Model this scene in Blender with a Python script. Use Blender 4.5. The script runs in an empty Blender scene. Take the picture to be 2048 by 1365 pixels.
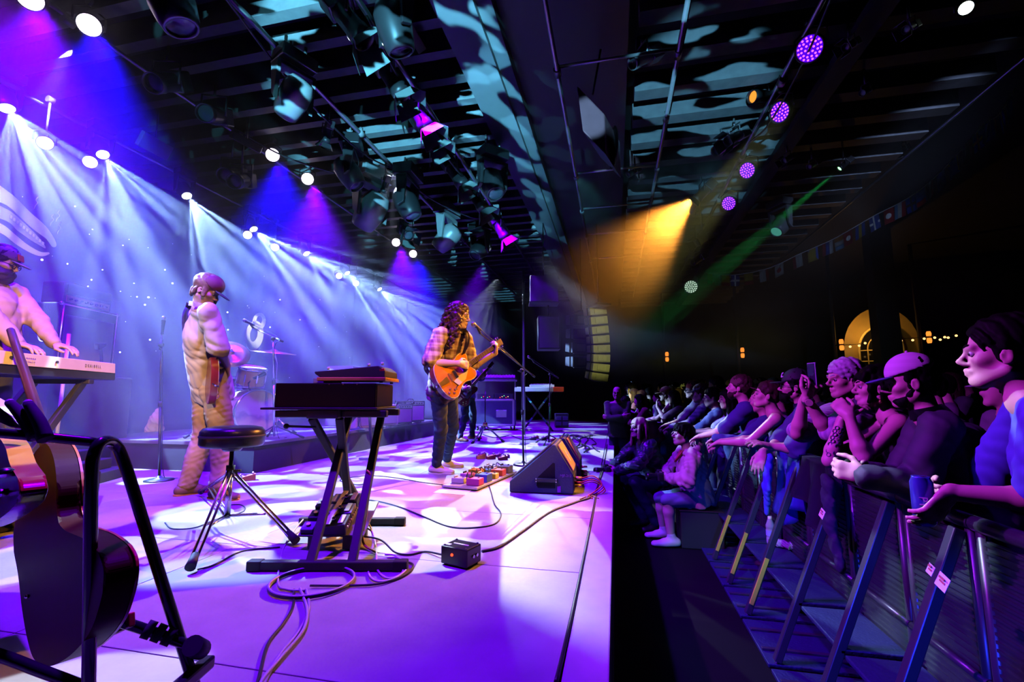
import bpy, bmesh, math, random
import numpy as np
from mathutils import Vector, Matrix, Quaternion

random.seed(7)
SC = bpy.context.scene
COL = SC.collection
R = math.radians

# ------------------------------------------------------------------ camera
# stage deck is z = 0, +Y runs along the front edge of the stage, +X is towards the audience
FPX = 910.0
VPX, VPY = 1230.0, 795.0
CAM = Vector((0.0, 0.0, 0.83))
PIT = math.atan((VPY - 682.5) / FPX)
YAW = math.atan((VPX - 1024.0) * math.cos(PIT) / FPX)
cam_d = bpy.data.cameras.new('camera')
cam_d.sensor_width = 36.0
cam_d.lens = FPX / 2048 * 36
cam_d.clip_start = 0.02
cam_d.clip_end = 200
cam = bpy.data.objects.new('camera', cam_d)
COL.objects.link(cam)
cam.location = CAM
cam.rotation_euler = (math.pi / 2 + PIT, 0, YAW)
SC.camera = cam
_q = cam.rotation_euler.to_matrix()
C_R, C_U, C_F = _q @ Vector((1, 0, 0)), _q @ Vector((0, 1, 0)), _q @ Vector((0, 0, -1))

def ray(u, v):
    return C_R * ((u - 1024) / FPX) + C_U * ((682.5 - v) / FPX) + C_F

def A(u, v, ax):
    """point seen at photo pixel (u, v) at a distance ax along the lens axis"""
    return CAM + ray(u, v) * ax

def G(u, v, z=0.0):
    """point seen at photo pixel (u, v) that lies at height z"""
    d = ray(u, v)
    return CAM + d * ((z - CAM.z) / d.z)

def XP(u, v, X):
    d = ray(u, v)
    return CAM + d * ((X - CAM.x) / d.x)

def axial(p):
    return (Vector(p) - CAM).dot(C_F)

# ------------------------------------------------------------------ world, exposure
w = bpy.data.worlds.new('world')
SC.world = w
w.use_nodes = True
w.node_tree.nodes['Background'].inputs[0].default_value = (0.02, 0.03, 0.12, 1)
w.node_tree.nodes['Background'].inputs[1].default_value = 0.004
SC.view_settings.view_transform = 'Standard'
SC.view_settings.look = 'None'
SC.view_settings.exposure = 0.0
SC.view_settings.gamma = 1.0
SC.view_settings.use_curve_mapping = False
cy = SC.cycles
cy.use_denoising = True
cy.max_bounces = 4
cy.diffuse_bounces = 0
cy.glossy_bounces = 2
cy.transmission_bounces = 4
cy.transparent_max_bounces = 8
cy.volume_bounces = 0
cy.sample_clamp_indirect = 3.0
cy.caustics_reflective = False
cy.caustics_refractive = False

# ------------------------------------------------------------------ stage lights
def gobo_nodes(lt, kind, scale, thr, soft, seed):
    """a metal gobo in the lamp: the beam is broken up by its direction"""
    lt.use_nodes = True
    nt = lt.node_tree
    em = [n for n in nt.nodes if n.type == 'EMISSION'][0]
    tc = nt.nodes.new('ShaderNodeTexCoord')
    sp = nt.nodes.new('ShaderNodeSeparateXYZ')
    nt.links.new(tc.outputs['Normal'], sp.inputs[0])
    cb = nt.nodes.new('ShaderNodeCombineXYZ')
    for i in (0, 1):
        dv = nt.nodes.new('ShaderNodeMath'); dv.operation = 'DIVIDE'
        nt.links.new(sp.outputs[i], dv.inputs[0])
        nt.links.new(sp.outputs[2], dv.inputs[1])
        nt.links.new(dv.outputs[0], cb.inputs[i])
    cb.inputs[2].default_value = seed
    mp = nt.nodes.new('ShaderNodeMapping')
    nt.links.new(cb.outputs[0], mp.inputs[0])
    rm = nt.nodes.new('ShaderNodeMapRange')
    rm.interpolation_type = 'SMOOTHSTEP'
    if kind == 'dots':
        tx = nt.nodes.new('ShaderNodeTexVoronoi'); tx.voronoi_dimensions = '2D'
        tx.inputs['Scale'].default_value = scale
        mp.inputs['Location'].default_value = (seed * 3.1, seed * 1.7, 0)
        nt.links.new(mp.outputs[0], tx.inputs['Vector'])
        nt.links.new(tx.outputs['Distance'], rm.inputs[0])
        rm.inputs[1].default_value = thr
        rm.inputs[2].default_value = max(0, thr - soft)
    else:
        tx = nt.nodes.new('ShaderNodeTexNoise')
        tx.inputs['Scale'].default_value = scale
        tx.inputs['Detail'].default_value = 1.5
        if kind == 'streak':
            mp.inputs['Scale'].default_value = (1.0, 0.28, 1)
        nt.links.new(mp.outputs[0], tx.inputs['Vector'])
        nt.links.new(tx.outputs['Fac'], rm.inputs[0])
        rm.inputs[1].default_value = thr - soft
        rm.inputs[2].default_value = thr + soft
    nt.links.new(rm.outputs[0], em.inputs['Strength'])

def spot(name, loc, tgt, col, watt, deg, blend=0.3, rad=0.04, gobo=None, roll=0.0):
    lt = bpy.data.lights.new(name, 'SPOT')
    lt.color = col
    lt.energy = watt
    lt.spot_size = R(deg)
    lt.spot_blend = blend
    lt.shadow_soft_size = rad
    if gobo:
        gobo_nodes(lt, *gobo)
    o = bpy.data.objects.new(name, lt)
    COL.objects.link(o)
    o.location = loc
    d = Vector(tgt) - Vector(loc)
    q = d.to_track_quat('-Z', 'Y')
    o.rotation_euler = (q @ Quaternion((0, 0, 1), roll)).to_euler()
    return o
BEAM = (0.30, 0.52, 1.0)
BLUE = (0.012, 0.0, 1.0)
VIOL = (0.24, 0.0, 1.0)
AMBER = (1.0, 0.36, 0.04)
HEAD_PX = [(8, 200), (200, 298), (368, 382), (502, 450), (608, 500), (690, 540), (755, 573)]
PAR_LOW = [(90, 286), (180, 324), (495, 470), (550, 495), (678, 552), (712, 567)]
PAR_TOP = [(60, -4), (178, 50), (545, 310), (615, 358), (792, 485), (826, 508)]
HEADS = [G(u, v, 4.0) for u, v in HEAD_PX]
PARS_L = [G(u, v, 3.78) for u, v in PAR_LOW]
PARS_T = [G(u, v, 4.43) for u, v in PAR_TOP]
ORANGE = A(1404, 388, 7.6)
GREEN = A(1688, 330, 7.2)
for i, p in enumerate(HEADS):
    spot('beam_light', p + Vector((0.12, 0, -0.14)), (p.x + (2.6 if i < 3 else 4.6), p.y + 0.6, 0), BEAM, 7500, 54, 0.08, 0.008, ('dots', 4.6, 0.25, 0.07, i * 1.37 + 0.2))
for i, p in enumerate(PARS_L):
    spot('wash_light', p + Vector((0.14, 0, -0.12)), (p.x + 3.0, p.y - 0.4, 0), (0.05, 0.0, 1.0), 300, 55, 0.8, 0.08)
for i, p in enumerate(PARS_T):
    spot('blue_wash_light', p + Vector((0.14, 0, -0.12)), (p.x + 0.5, p.y - 0.1, 0), (0.13, 0.0, 1.0) if i in (0, 3, 4) else BLUE, 2200, 66, 0.8, 0.08)
spot('violet_haze_light', (-5.25, 2.0, 4.75), (-6.4, 5.4, 1.2), (0.26, 0.0, 1.0), 2600, 70, 0.8, 0.08)
spot('lilac_back_light', (-4.6, -0.6, 4.2), A(395, 660, 3.74), (0.72, 0.62, 1.0), 1300, 12, 0.5, 0.04)
# violet wash of the deck from the overhead pipes, and broken-up white beams across it
for i, (x, y) in enumerate(((-2.2, 1.6), (-2.2, 4.6), (-2.2, 8.0), (-3.4, 11.5))):
    spot('violet_wash_light', (x, y, 4.4), (x + 0.1, y + 0.6, 0), (0.15, 0.0, 1.0), 2000, 88, 0.6, 0.10)
spot('breakup_light', (-3.4, 6.4, 4.4), (-1.0, 2.0, 0), (0.60, 0.72, 0.95), 5200, 62, 0.2, 0.010, ('noise', 6.5, 0.60, 0.008, 3.3))
spot('breakup_light', (-2.6, 3.9, 4.4), (-1.0, 1.1, 0), (0.60, 0.72, 0.95), 2500, 60, 0.2, 0.010, ('noise', 4.6, 0.55, 0.008, 6.1))
spot('breakup_light', (-2.2, 9.6, 4.35), (-1.8, 5.6, 0), (0.60, 0.72, 0.95), 3000, 58, 0.2, 0.010, ('streak', 15.0, 0.56, 0.010, 7.7))
spot('breakup_light', (-3.4, 13.0, 4.4), (-2.0, 9.5, 0), (0.60, 0.72, 0.95), 1700, 60, 0.2, 0.010, ('streak', 16.0, 0.55, 0.010, 1.9))
# amber front light: the lit lantern over the crowd and one behind the photographer
spot('amber_light', ORANGE + Vector((-0.16, -0.09, -0.10)), G(885, 880, 0.5), AMBER, 7000, 27, 0.5, 0.03)
spot('amber_house_light', (3.2, 0.7, 3.9), (-1.15, 4.15, 0.85), (1.0, 0.40, 0.06), 1500, 17, 0.35, 0.03)
spot('amber_front_light', (0.9, 0.2, 4.2), (-3.9, 4.6, 0.3), (1.0, 0.42, 0.12), 620, 32, 0.6, 0.04)
spot('amber_keys_light', (0.9, -1.0, 2.7), A(120, 728, 2.78), (1.0, 0.48, 0.12), 2600, 19, 0.6, 0.04)
# added unseen spots throw cyan light up over joists and box beam
spot('added_uplight', (-0.9, -1.3, 2.2), A(860, 330, 8.4), (0.12, 0.50, 0.72), 7000, 30, 0.3, 0.012, ('streak', 34.0, 0.54, 0.012, 5.1), 1.3)
spot('added_uplight', (-1.2, -1.2, 1.9), A(520, 110, 5.6), (0.12, 0.55, 0.70), 420, 34, 0.3, 0.012, ('streak', 26.0, 0.58, 0.015, 1.3))
spot('added_uplight', (0.1, -0.6, 1.7), A(1385, 290, 8.2), (0.14, 0.46, 0.70), 2400, 18, 0.4, 0.012, ('streak', 30.0, 0.50, 0.012, 2.4), 1.5)
spot('added_uplight', (-1.0, -1.2, 2.0), A(1075, 350, 8.8), (0.12, 0.50, 0.75), 4200, 15, 0.3, 0.010, ('streak', 40.0, 0.54, 0.012, 8.2), 1.45)
spot('speaker_side_fill', (-0.9, -0.9, 2.4), A(1180, 235, 5.0), (0.45, 0.62, 1.0), 700, 5, 0.6, 0.01)  # added unseen spot that brightens the hung speaker's side
# added unseen warm-white spots that brighten the backdrop emblems
for px, py, w in ((40, 440, 420), (512, 662, 600)):
    e = XP(px, py, -7.78)
    spot('emblem_fill', e + Vector((2.0, -0.9, 1.5)), e, (0.95, 1.0, 0.62), w, 26 if px < 100 else 14, 0.6, 0.03)
# crowd
spot('barrier_blue_fill', (0.35, 0.3, -0.1), (1.2, 2.6, -0.55), (0.015, 0.04, 1.0), 240, 50, 0.6, 0.05)  # added unseen fill that turns barrier and steps blue
spot('barrier_teal_light', (-0.4, -0.7, 3.4), (0.85, 4.3, -0.5), (0.35, 1.0, 0.50), 420, 11, 0.5, 0.03, ('noise', 9.0, 0.52, 0.05, 4.4))
spot('pit_spill_fill', (-1.4, 1.5, 4.4), (0.55, 4.5, 0.25), (0.9, 0.8, 0.75), 70, 13, 0.5, 0.03)  # added spot in place of white spill from the stage beams
spot('crowd_violet_light', (-2.3, 2.3, 3.0), (1.5, 2.9, 0.75), (0.44, 0.025, 0.88), 1150, 66, 0.5, 0.06)
spot('crowd_teal_light', (-0.5, 6.6, 4.2), (1.15, 2.6, -0.1), (0.18, 0.9, 0.85), 150, 26, 0.5, 0.03, ('noise', 6.0, 0.56, 0.05, 9.1))
spot('crowd_yellow_light', (-0.7, 9.0, 1.15), (1.3, 10.6, 0.8), (0.75, 0.80, 0.12), 150, 60, 0.6, 0.05)
spot('array_light', (2.3, 4.6, 4.3), A(1190, 690, 10.4), (0.75, 0.75, 0.22), 1100, 14, 0.5, 0.03)
spot('green_beam_light', GREEN + (A(1500, 490, 7.4) - GREEN).normalized() * 0.17, A(1500, 490, 7.4), (0.04, 1.0, 0.20), 2200, 8, 0.3, 0.01, ('dots', 26.0, 0.40, 0.2, 1.2))
spot('flag_fill', (4.2, 4.2, 4.5), A(1700, 500, 8.5), (0.40, 0.55, 1.0), 260, 36, 0.6, 0.05)  # added unseen spot that lifts the bunting out of the dark
# ------------------------------------------------------------------ materials
_M = {}
def mat(name, col, rough=0.5, metal=0.0, var=0.12, scale=12.0, bump=0.0, emit=0.0, ecol=None, spec=0.5, sheen=0.0):
    """procedural surface: base colour broken up by a fine noise, optional relief"""
    if name in _M:
        return _M[name]
    m = bpy.data.materials.new(name)
    m.use_nodes = True
    nt = m.node_tree
    b = nt.nodes['Principled BSDF']
    b.inputs['Roughness'].default_value = rough
    b.inputs['Metallic'].default_value = metal
    b.inputs['Specular IOR Level'].default_value = spec
    if sheen:
        b.inputs['Sheen Weight'].default_value = sheen
    tc = nt.nodes.new('ShaderNodeTexCoord')
    nz = nt.nodes.new('ShaderNodeTexNoise')
    nz.inputs['Scale'].default_value = scale
    nz.inputs['Detail'].default_value = 4
    nt.links.new(tc.outputs['Object'], nz.inputs['Vector'])
    mx = nt.nodes.new('ShaderNodeMix'); mx.data_type = 'RGBA'
    c = list(col)
    mx.inputs[6].default_value = [max(0, x * (1 - var)) for x in c] + [1]
    mx.inputs[7].default_value = [min(1, x * (1 + var)) for x in c] + [1]
    nt.links.new(nz.outputs['Fac'], mx.inputs[0])
    nt.links.new(mx.outputs[2], b.inputs['Base Color'])
    if bump:
        bp = nt.nodes.new('ShaderNodeBump')
        bp.inputs['Strength'].default_value = bump
        bp.inputs['Distance'].default_value = 0.01
        nt.links.new(nz.outputs['Fac'], bp.inputs['Height'])
        nt.links.new(bp.outputs[0], b.inputs['Normal'])
    if emit:
        b.inputs['Emission Color'].default_value = list(ecol or col) + [1]
        b.inputs['Emission Strength'].default_value = emit
    _M[name] = m
    return m

def pattern_mat(name, c1, c2, kind='check', scale=10.0, rough=0.8, width=0.5, axis='Z'):
    """woven pattern of two colours: plaid check or stripes"""
    if name in _M:
        return _M[name]
    m = mat(name, c1, rough)
    nt = m.node_tree
    b = nt.nodes['Principled BSDF']
    tc = nt.nodes.new('ShaderNodeTexCoord')
    sp = nt.nodes.new('ShaderNodeSeparateXYZ')
    nt.links.new(tc.outputs['Object'], sp.inputs[0])
    def band(out):
        mu = nt.nodes.new('ShaderNodeMath'); mu.operation = 'MULTIPLY'; mu.inputs[1].default_value = scale
        nt.links.new(out, mu.inputs[0])
        fr = nt.nodes.new('ShaderNodeMath'); fr.operation = 'FRACT'
        nt.links.new(mu.outputs[0], fr.inputs[0])
        lt = nt.nodes.new('ShaderNodeMath'); lt.operation = 'LESS_THAN'; lt.inputs[1].default_value = width
        nt.links.new(fr.outputs[0], lt.inputs[0])
        return lt.outputs[0]
    if kind == 'check':
        ad = nt.nodes.new('ShaderNodeMath'); ad.operation = 'ADD'
        s2 = nt.nodes.new('ShaderNodeMath'); s2.operation = 'ADD'
        nt.links.new(sp.outputs[0], s2.inputs[0]); nt.links.new(sp.outputs[1], s2.inputs[1])
        nt.links.new(band(s2.outputs[0]), ad.inputs[0]); nt.links.new(band(sp.outputs[2]), ad.inputs[1])
        hf = nt.nodes.new('ShaderNodeMath'); hf.operation = 'MULTIPLY'; hf.inputs[1].default_value = 0.5
        nt.links.new(ad.outputs[0], hf.inputs[0]); fac = hf.outputs[0]
    else:
        fac = band(sp.outputs['XYZ'.index(axis)])
    mx = nt.nodes.new('ShaderNodeMix'); mx.data_type = 'RGBA'
    mx.inputs[6].default_value = list(c1) + [1]; mx.inputs[7].default_value = list(c2) + [1]
    nt.links.new(fac, mx.inputs[0])
    nt.links.new(mx.outputs[2], b.inputs['Base Color'])
    return m

def lamp_mat(name, col, strength):
    if name in _M:
        return _M[name]
    m = bpy.data.materials.new(name); m.use_nodes = True
    nt = m.node_tree; nt.nodes.clear()
    o = nt.nodes.new('ShaderNodeOutputMaterial'); e = nt.nodes.new('ShaderNodeEmission')
    e.inputs[0].default_value = list(col) + [1]; e.inputs[1].default_value = strength
    nt.links.new(e.outputs[0], o.inputs[0])
    _M[name] = m
    return m

# ------------------------------------------------------------------ objects
def tag(o, label=None, cat=None, group=None, kind=None):
    if label: o['label'] = label
    if cat: o['category'] = cat
    if group: o['group'] = group
    if kind: o['kind'] = kind
    return o

def link(name, me, parent=None):
    o = bpy.data.objects.new(name, me)
    COL.objects.link(o)
    if parent is not None:
        o.parent = parent
    return o

def thing(name, label, cat, loc=(0, 0, 0), rz=0.0, group=None):
    o = bpy.data.objects.new(name, None)
    o.empty_display_size = 0.05
    COL.objects.link(o)
    o.location = loc
    o.rotation_euler = (0, 0, rz)
    return tag(o, label, cat, group)

def copy_tree(o, parent=None):
    c = o.copy(); COL.objects.link(c); c.parent = parent
    for ch in list(o.children):
        copy_tree(ch, c)
    return c

def frame_of(d, up=(0, 0, 1)):
    d = Vector(d).normalized()
    u = Vector(up)
    if abs(d.dot(u.normalized())) > 0.98:
        u = Vector((0, 1, 0))
    x = u.cross(d).normalized()
    return x, d.cross(x).normalized(), d

class MB:
    """collects shapes and links them as one mesh object"""
    def __init__(self):
        self.b = bmesh.new()
    def box(self, lo, hi, bev=0.0, M=None):
        c = [(a + b) / 2 for a, b in zip(lo, hi)]
        s = [max(1e-4, abs(b - a)) for a, b in zip(lo, hi)]
        T = Matrix.Translation(c) @ Matrix.Diagonal((*s, 1))
        r = bmesh.ops.create_cube(self.b, size=1, matrix=(M @ T) if M else T)
        if bev:
            es = list({e for v in r['verts'] for e in v.link_edges})
            bmesh.ops.bevel(self.b, geom=es, offset=bev, segments=2, affect='EDGES', profile=0.5)
        return self
    def obox(self, c, d, up, size, bev=0.0):
        """box centred at c, length along d"""
        x, y, z = frame_of(d, up)
        M = Matrix((x, y, z)).transposed().to_4x4()
        M.translation = Vector(c)
        s = [k / 2 for k in size]
        return self.box([-k for k in s], s, bev, M)
    def cyl(self, p0, p1, r0, r1=None, n=12, caps=True):
        p0, p1 = Vector(p0), Vector(p1)
        r1 = r0 if r1 is None else r1
        x, y, z = frame_of(p1 - p0)
        a = [self.b.verts.new(p0 + (x * math.cos(t) + y * math.sin(t)) * r0) for t in [2 * math.pi * i / n for i in range(n)]]
        c = [self.b.verts.new(p1 + (x * math.cos(t) + y * math.sin(t)) * r1) for t in [2 * math.pi * i / n for i in range(n)]]
        for i in range(n):
            f = self.b.faces.new((a[i], a[(i + 1) % n], c[(i + 1) % n], c[i])); f.smooth = True
        if caps:
            self.b.faces.new(a[::-1]); self.b.faces.new(c)
        return self
    def tube(self, pts, r, n=8, smooth=0, closed=False):
        pts = [Vector(p) for p in pts]
        if smooth:
            pts = spline(pts, smooth)
        rs = r if isinstance(r, (list, tuple)) else [r] * len(pts)
        if len(rs) != len(pts):
            rs = list(np.interp(np.linspace(0, 1, len(pts)), np.linspace(0, 1, len(rs)), rs))
        rings = []
        x = None
        for i, p in enumerate(pts):
            d = (pts[min(i + 1, len(pts) - 1)] - pts[max(i - 1, 0)])
            if d.length < 1e-9: d = Vector((0, 0, 1))
            d.normalize()
            if x is None:
                x, y, _ = frame_of(d)
            else:
                x = (x - d * x.dot(d))
                if x.length < 1e-6: x = frame_of(d)[0]
                x.normalize()
                y = d.cross(x)
            rings.append([self.b.verts.new(p + (x * math.cos(t) + y * math.sin(t)) * rs[i]) for t in [2 * math.pi * k / n for k in range(n)]])
        for a, c in zip(rings, rings[1:]):
            for i in range(n):
                f = self.b.faces.new((a[i], a[(i + 1) % n], c[(i + 1) % n], c[i])); f.smooth = True
        self.b.faces.new(rings[0][::-1]); self.b.faces.new(rings[-1])
        return self
    def lathe(self, prof, c=(0, 0, 0), axis=(0, 0, 1), n=24):
        """prof: (radius, height) pairs turned about the axis"""
        c = Vector(c)
        x, y, z = frame_of(axis)
        rings = []
        for r, h in prof:
            if r < 1e-5:
                rings.append([self.b.verts.new(c + z * h)])
            else:
                rings.append([self.b.verts.new(c + z * h + (x * math.cos(t) + y * math.sin(t)) * r) for t in [2 * math.pi * i / n for i in range(n)]])
        for a, d in zip(rings, rings[1:]):
            for i in range(n):
                if len(a) == 1 and len(d) == 1: continue
                if len(a) == 1: vs = (a[0], d[(i + 1) % n], d[i])
                elif len(d) == 1: vs = (a[i], a[(i + 1) % n], d[0])
                else: vs = (a[i], a[(i + 1) % n], d[(i + 1) % n], d[i])
                f = self.b.faces.new(vs); f.smooth = True
        return self
    def prism(self, poly, ext, bev=0.0):
        """polygon (3-D points) pushed along the vector ext"""
        ext = Vector(ext)
        a = [self.b.verts.new(Vector(p)) for p in poly]
        c = [self.b.verts.new(Vector(p) + ext) for p in poly]
        n = len(a)
        fs = [self.b.faces.new(a[::-1]), self.b.faces.new(c)]
        for i in range(n):
            fs.append(self.b.faces.new((a[i], a[(i + 1) % n], c[(i + 1) % n], c[i])))
        if bev:
            es = list({e for v in a + c for e in v.link_edges})
            bmesh.ops.bevel(self.b, geom=es, offset=bev, segments=2, affect='EDGES', profile=0.5)
        return self
    def ball(self, c, r, u=12, v=8):
        rr = r if isinstance(r, (list, tuple)) else (r, r, r)
        res = bmesh.ops.create_uvsphere(self.b, u_segments=u, v_segments=v, radius=1, matrix=Matrix.Translation(c) @ Matrix.Diagonal((*rr, 1)))
        for f in {f for x in res['verts'] for f in x.link_faces}: f.smooth = True
        return self
    def sheet(self, rows, thick=0.0, smooth=True):
        vs = [[self.b.verts.new(Vector(p)) for p in r] for r in rows]
        fs = []
        for a, c in zip(vs, vs[1:]):
            for i in range(len(a) - 1):
                f = self.b.faces.new((a[i], a[i + 1], c[i + 1], c[i])); f.smooth = smooth
                fs.append(f)
        if thick:
            bmesh.ops.solidify(self.b, geom=fs, thickness=thick)
        return self
    def mesh(self, name, m):
        bmesh.ops.recalc_face_normals(self.b, faces=self.b.faces)
        me = bpy.data.meshes.new(name)
        self.b.to_mesh(me); self.b.free()
        if m is not None:
            me.materials.append(m)
        return me
    def build(self, name, m, parent=None, label=None):
        o = link(name, self.mesh(name, m), parent)
        if label: o['label'] = label
        return o

def spline(pts, k=6):
    """Catmull-Rom through the points"""
    P = [Vector(p) for p in pts]
    P = [P[0] * 2 - P[1]] + P + [P[-1] * 2 - P[-2]]
    out = []
    for i in range(1, len(P) - 2):
        for j in range(k):
            t = j / k
            a, b, c, d = P[i - 1:i + 3]
            out.append(0.5 * ((2 * b) + (c - a) * t + (2 * a - 5 * b + 4 * c - d) * t * t + (3 * b - a - 3 * c + d) * t ** 3))
    out.append(P[-2])
    return out

def text_mesh(name, s, size, M, m, parent=None, depth=0.0006, align='CENTER', shear=0.0):
    """flat lettering laid on a surface: M maps text x/y into the world"""
    c = bpy.data.curves.new(name, 'FONT')
    c.body = s; c.size = size; c.extrude = depth; c.align_x = align; c.align_y = 'CENTER'; c.shear = shear
    c.resolution_u = 2
    t = bpy.data.objects.new(name, c)
    COL.objects.link(t)
    bpy.context.view_layer.update()
    me = bpy.data.meshes.new_from_object(t.evaluated_get(bpy.context.evaluated_depsgraph_get()))
    bpy.data.objects.remove(t); bpy.data.curves.remove(c)
    me.materials.clear(); me.materials.append(m)
    me.name = name
    me.transform(M)
    return link(name, me, parent)

def plane_M(o, x, y):
    """text frame at o with reading direction x and up y"""
    x = Vector(x).normalized(); y = Vector(y); z = x.cross(y).normalized(); y = z.cross(x)
    M = Matrix((x, y, z)).transposed().to_4x4(); M.translation = Vector(o)
    return M

# ------------------------------------------------------------------ implicit surfaces (bodies, clothes, hair)
class SDF:
    def __init__(self, vox=0.01):
        self.v = vox; self.p = []
    def cone(self, a, b, r0, r1=None, k=0.02, flat=None, sub=False):
        self.p.append(('c', np.array(a, float), np.array(b, float), r0, r0 if r1 is None else r1, k, flat, sub)); return self
    def chain(self, pts, rs, k=0.02, flat=None):
        for i in range(len(pts) - 1):
            self.cone(pts[i], pts[i + 1], rs[i], rs[i + 1], k, flat)
        return self
    def ell(self, c, r, M=None, k=0.02, sub=False):
        self.p.append(('e', np.array(c, float), np.array(r, float), None if M is None else np.array(M.to_3x3(), float), 0, k, None, sub)); return self
    def grid(self, fold=0.0, fscale=14.0, seed=0, fdir=None):
        lo = np.full(3, 1e9); hi = -lo
        for p in self.p:
            if p[7]: continue
            if p[0] == 'c':
                r = max(p[3], p[4])
                lo = np.minimum(lo, np.minimum(p[1], p[2]) - r); hi = np.maximum(hi, np.maximum(p[1], p[2]) + r)
            else:
                r = p[2].max(); lo = np.minimum(lo, p[1] - r); hi = np.maximum(hi, p[1] + r)
        h = self.v
        lo = lo - 3 * h - fold; n = np.ceil((hi + 3 * h + fold - lo) / h).astype(int) + 1
        D = np.full(n, 0.5, np.float32)
        ax = [(lo[i] + np.arange(n[i]) * h).astype(np.float32) for i in range(3)]
        for t, a, b, r0, r1, k, flat, sub in self.p:
            if t == 'h':
                X, Y, Z = np.meshgrid(*ax, indexing='ij', sparse=True)
                np.maximum(D, ((X - a[0]) * b[0] + (Y - a[1]) * b[1] + (Z - a[2]) * b[2]).astype(np.float32), out=D)
                continue
            if t == 'c':
                r = max(r0, r1); l = np.minimum(a, b) - r; u = np.maximum(a, b) + r
            else:
                r = b.max(); l = a - r; u = a + r
            pad = k + 2 * h
            i0 = np.maximum(0, np.floor((l - pad - lo) / h)).astype(int); i1 = np.minimum(n, np.ceil((u + pad - lo) / h).astype(int) + 1)
            if (i1 <= i0).any(): continue
            X, Y, Z = np.meshgrid(*[ax[i][i0[i]:i1[i]] for i in range(3)], indexing='ij', sparse=True)
            if t == 'c':
                ba = b - a; L = max(1e-9, ba @ ba)
                s = np.clip(((X - a[0]) * ba[0] + (Y - a[1]) * ba[1] + (Z - a[2]) * ba[2]) / L, 0, 1)
                qx, qy, qz = X - a[0] - s * ba[0], Y - a[1] - s * ba[1], Z - a[2] - s * ba[2]
                q2 = qx * qx + qy * qy + qz * qz
                if flat is not None:
                    nn = np.array(flat[0], float); nn /= np.linalg.norm(nn)
                    q2 = q2 + (qx * nn[0] + qy * nn[1] + qz * nn[2]) ** 2 * (1 / flat[1] ** 2 - 1)
                d = np.sqrt(q2) - (r0 + s * (r1 - r0))
            else:
                qx, qy, qz = X - a[0], Y - a[1], Z - a[2]
                if r0 is not None:
                    m = r0
                    qx, qy, qz = (m[0, 0] * qx + m[1, 0] * qy + m[2, 0] * qz, m[0, 1] * qx + m[1, 1] * qy + m[2, 1] * qz, m[0, 2] * qx + m[1, 2] * qy + m[2, 2] * qz)
                e = np.sqrt((qx / b[0]) ** 2 + (qy / b[1]) ** 2 + (qz / b[2]) ** 2)
                g = np.sqrt((qx / b[0] ** 2) ** 2 + (qy / b[1] ** 2) ** 2 + (qz / b[2] ** 2) ** 2) + 1e-9
                d = e * (e - 1) / g
            S = D[i0[0]:i1[0], i0[1]:i1[1], i0[2]:i1[2]]
            d = d.astype(np.float32)
            kk = max(k, 1e-5)
            if sub:
                d = -d
                hh = np.maximum(kk - np.abs(S - d), 0) / kk
                np.copyto(S, np.maximum(S, d) + hh * hh * kk * 0.25)
            else:
                hh = np.maximum(kk - np.abs(S - d), 0) / kk
                np.copyto(S, np.minimum(S, d) - hh * hh * kk * 0.25)
        if fold:
            X, Y, Z = np.meshgrid(*ax, indexing='ij', sparse=True)
            rs = np.random.RandomState(seed)
            acc = np.zeros(n, np.float32)
            for q in range(4):
                f = rs.normal(size=3) * fscale * (0.6 + 0.5 * q)
                if fdir is not None:
                    f = f * np.array(fdir)
                ph = rs.uniform(0, 6.28)
                w = rs.normal(size=3) * fscale * 0.4
                acc += (0.64 - np.abs(np.sin(0.5 * (f[0] * X + f[1] * Y + f[2] * Z) + ph + 1.5 * np.sin(w[0] * X + w[1] * Y + w[2] * Z)))) * 1.5 / (1 + q * 0.5)
            D = D + acc * fold * 0.5
        return D, lo
    def mesh(self, name, m, **kw):
        D, lo = self.grid(**kw)
        V, Fc = surface_nets(D, lo, self.v)
        me = bpy.data.meshes.new(name)
        nq = len(Fc)
        me.vertices.add(len(V)); me.loops.add(nq * 4); me.polygons.add(nq)
        me.vertices.foreach_set('co', V.astype(np.float32).ravel())
        me.loops.foreach_set('vertex_index', Fc.astype(np.int32).ravel())
        me.polygons.foreach_set('loop_start', np.arange(0, nq * 4, 4, dtype=np.int32))
        me.polygons.foreach_set('use_smooth', np.ones(nq, bool))
        me.update(calc_edges=True)
        if m is not None: me.materials.append(m)
        return me
    def build(self, name, m, parent=None, label=None, **kw):
        o = link(name, self.mesh(name, m, **kw), parent)
        if label: o['label'] = label
        return o

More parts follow.
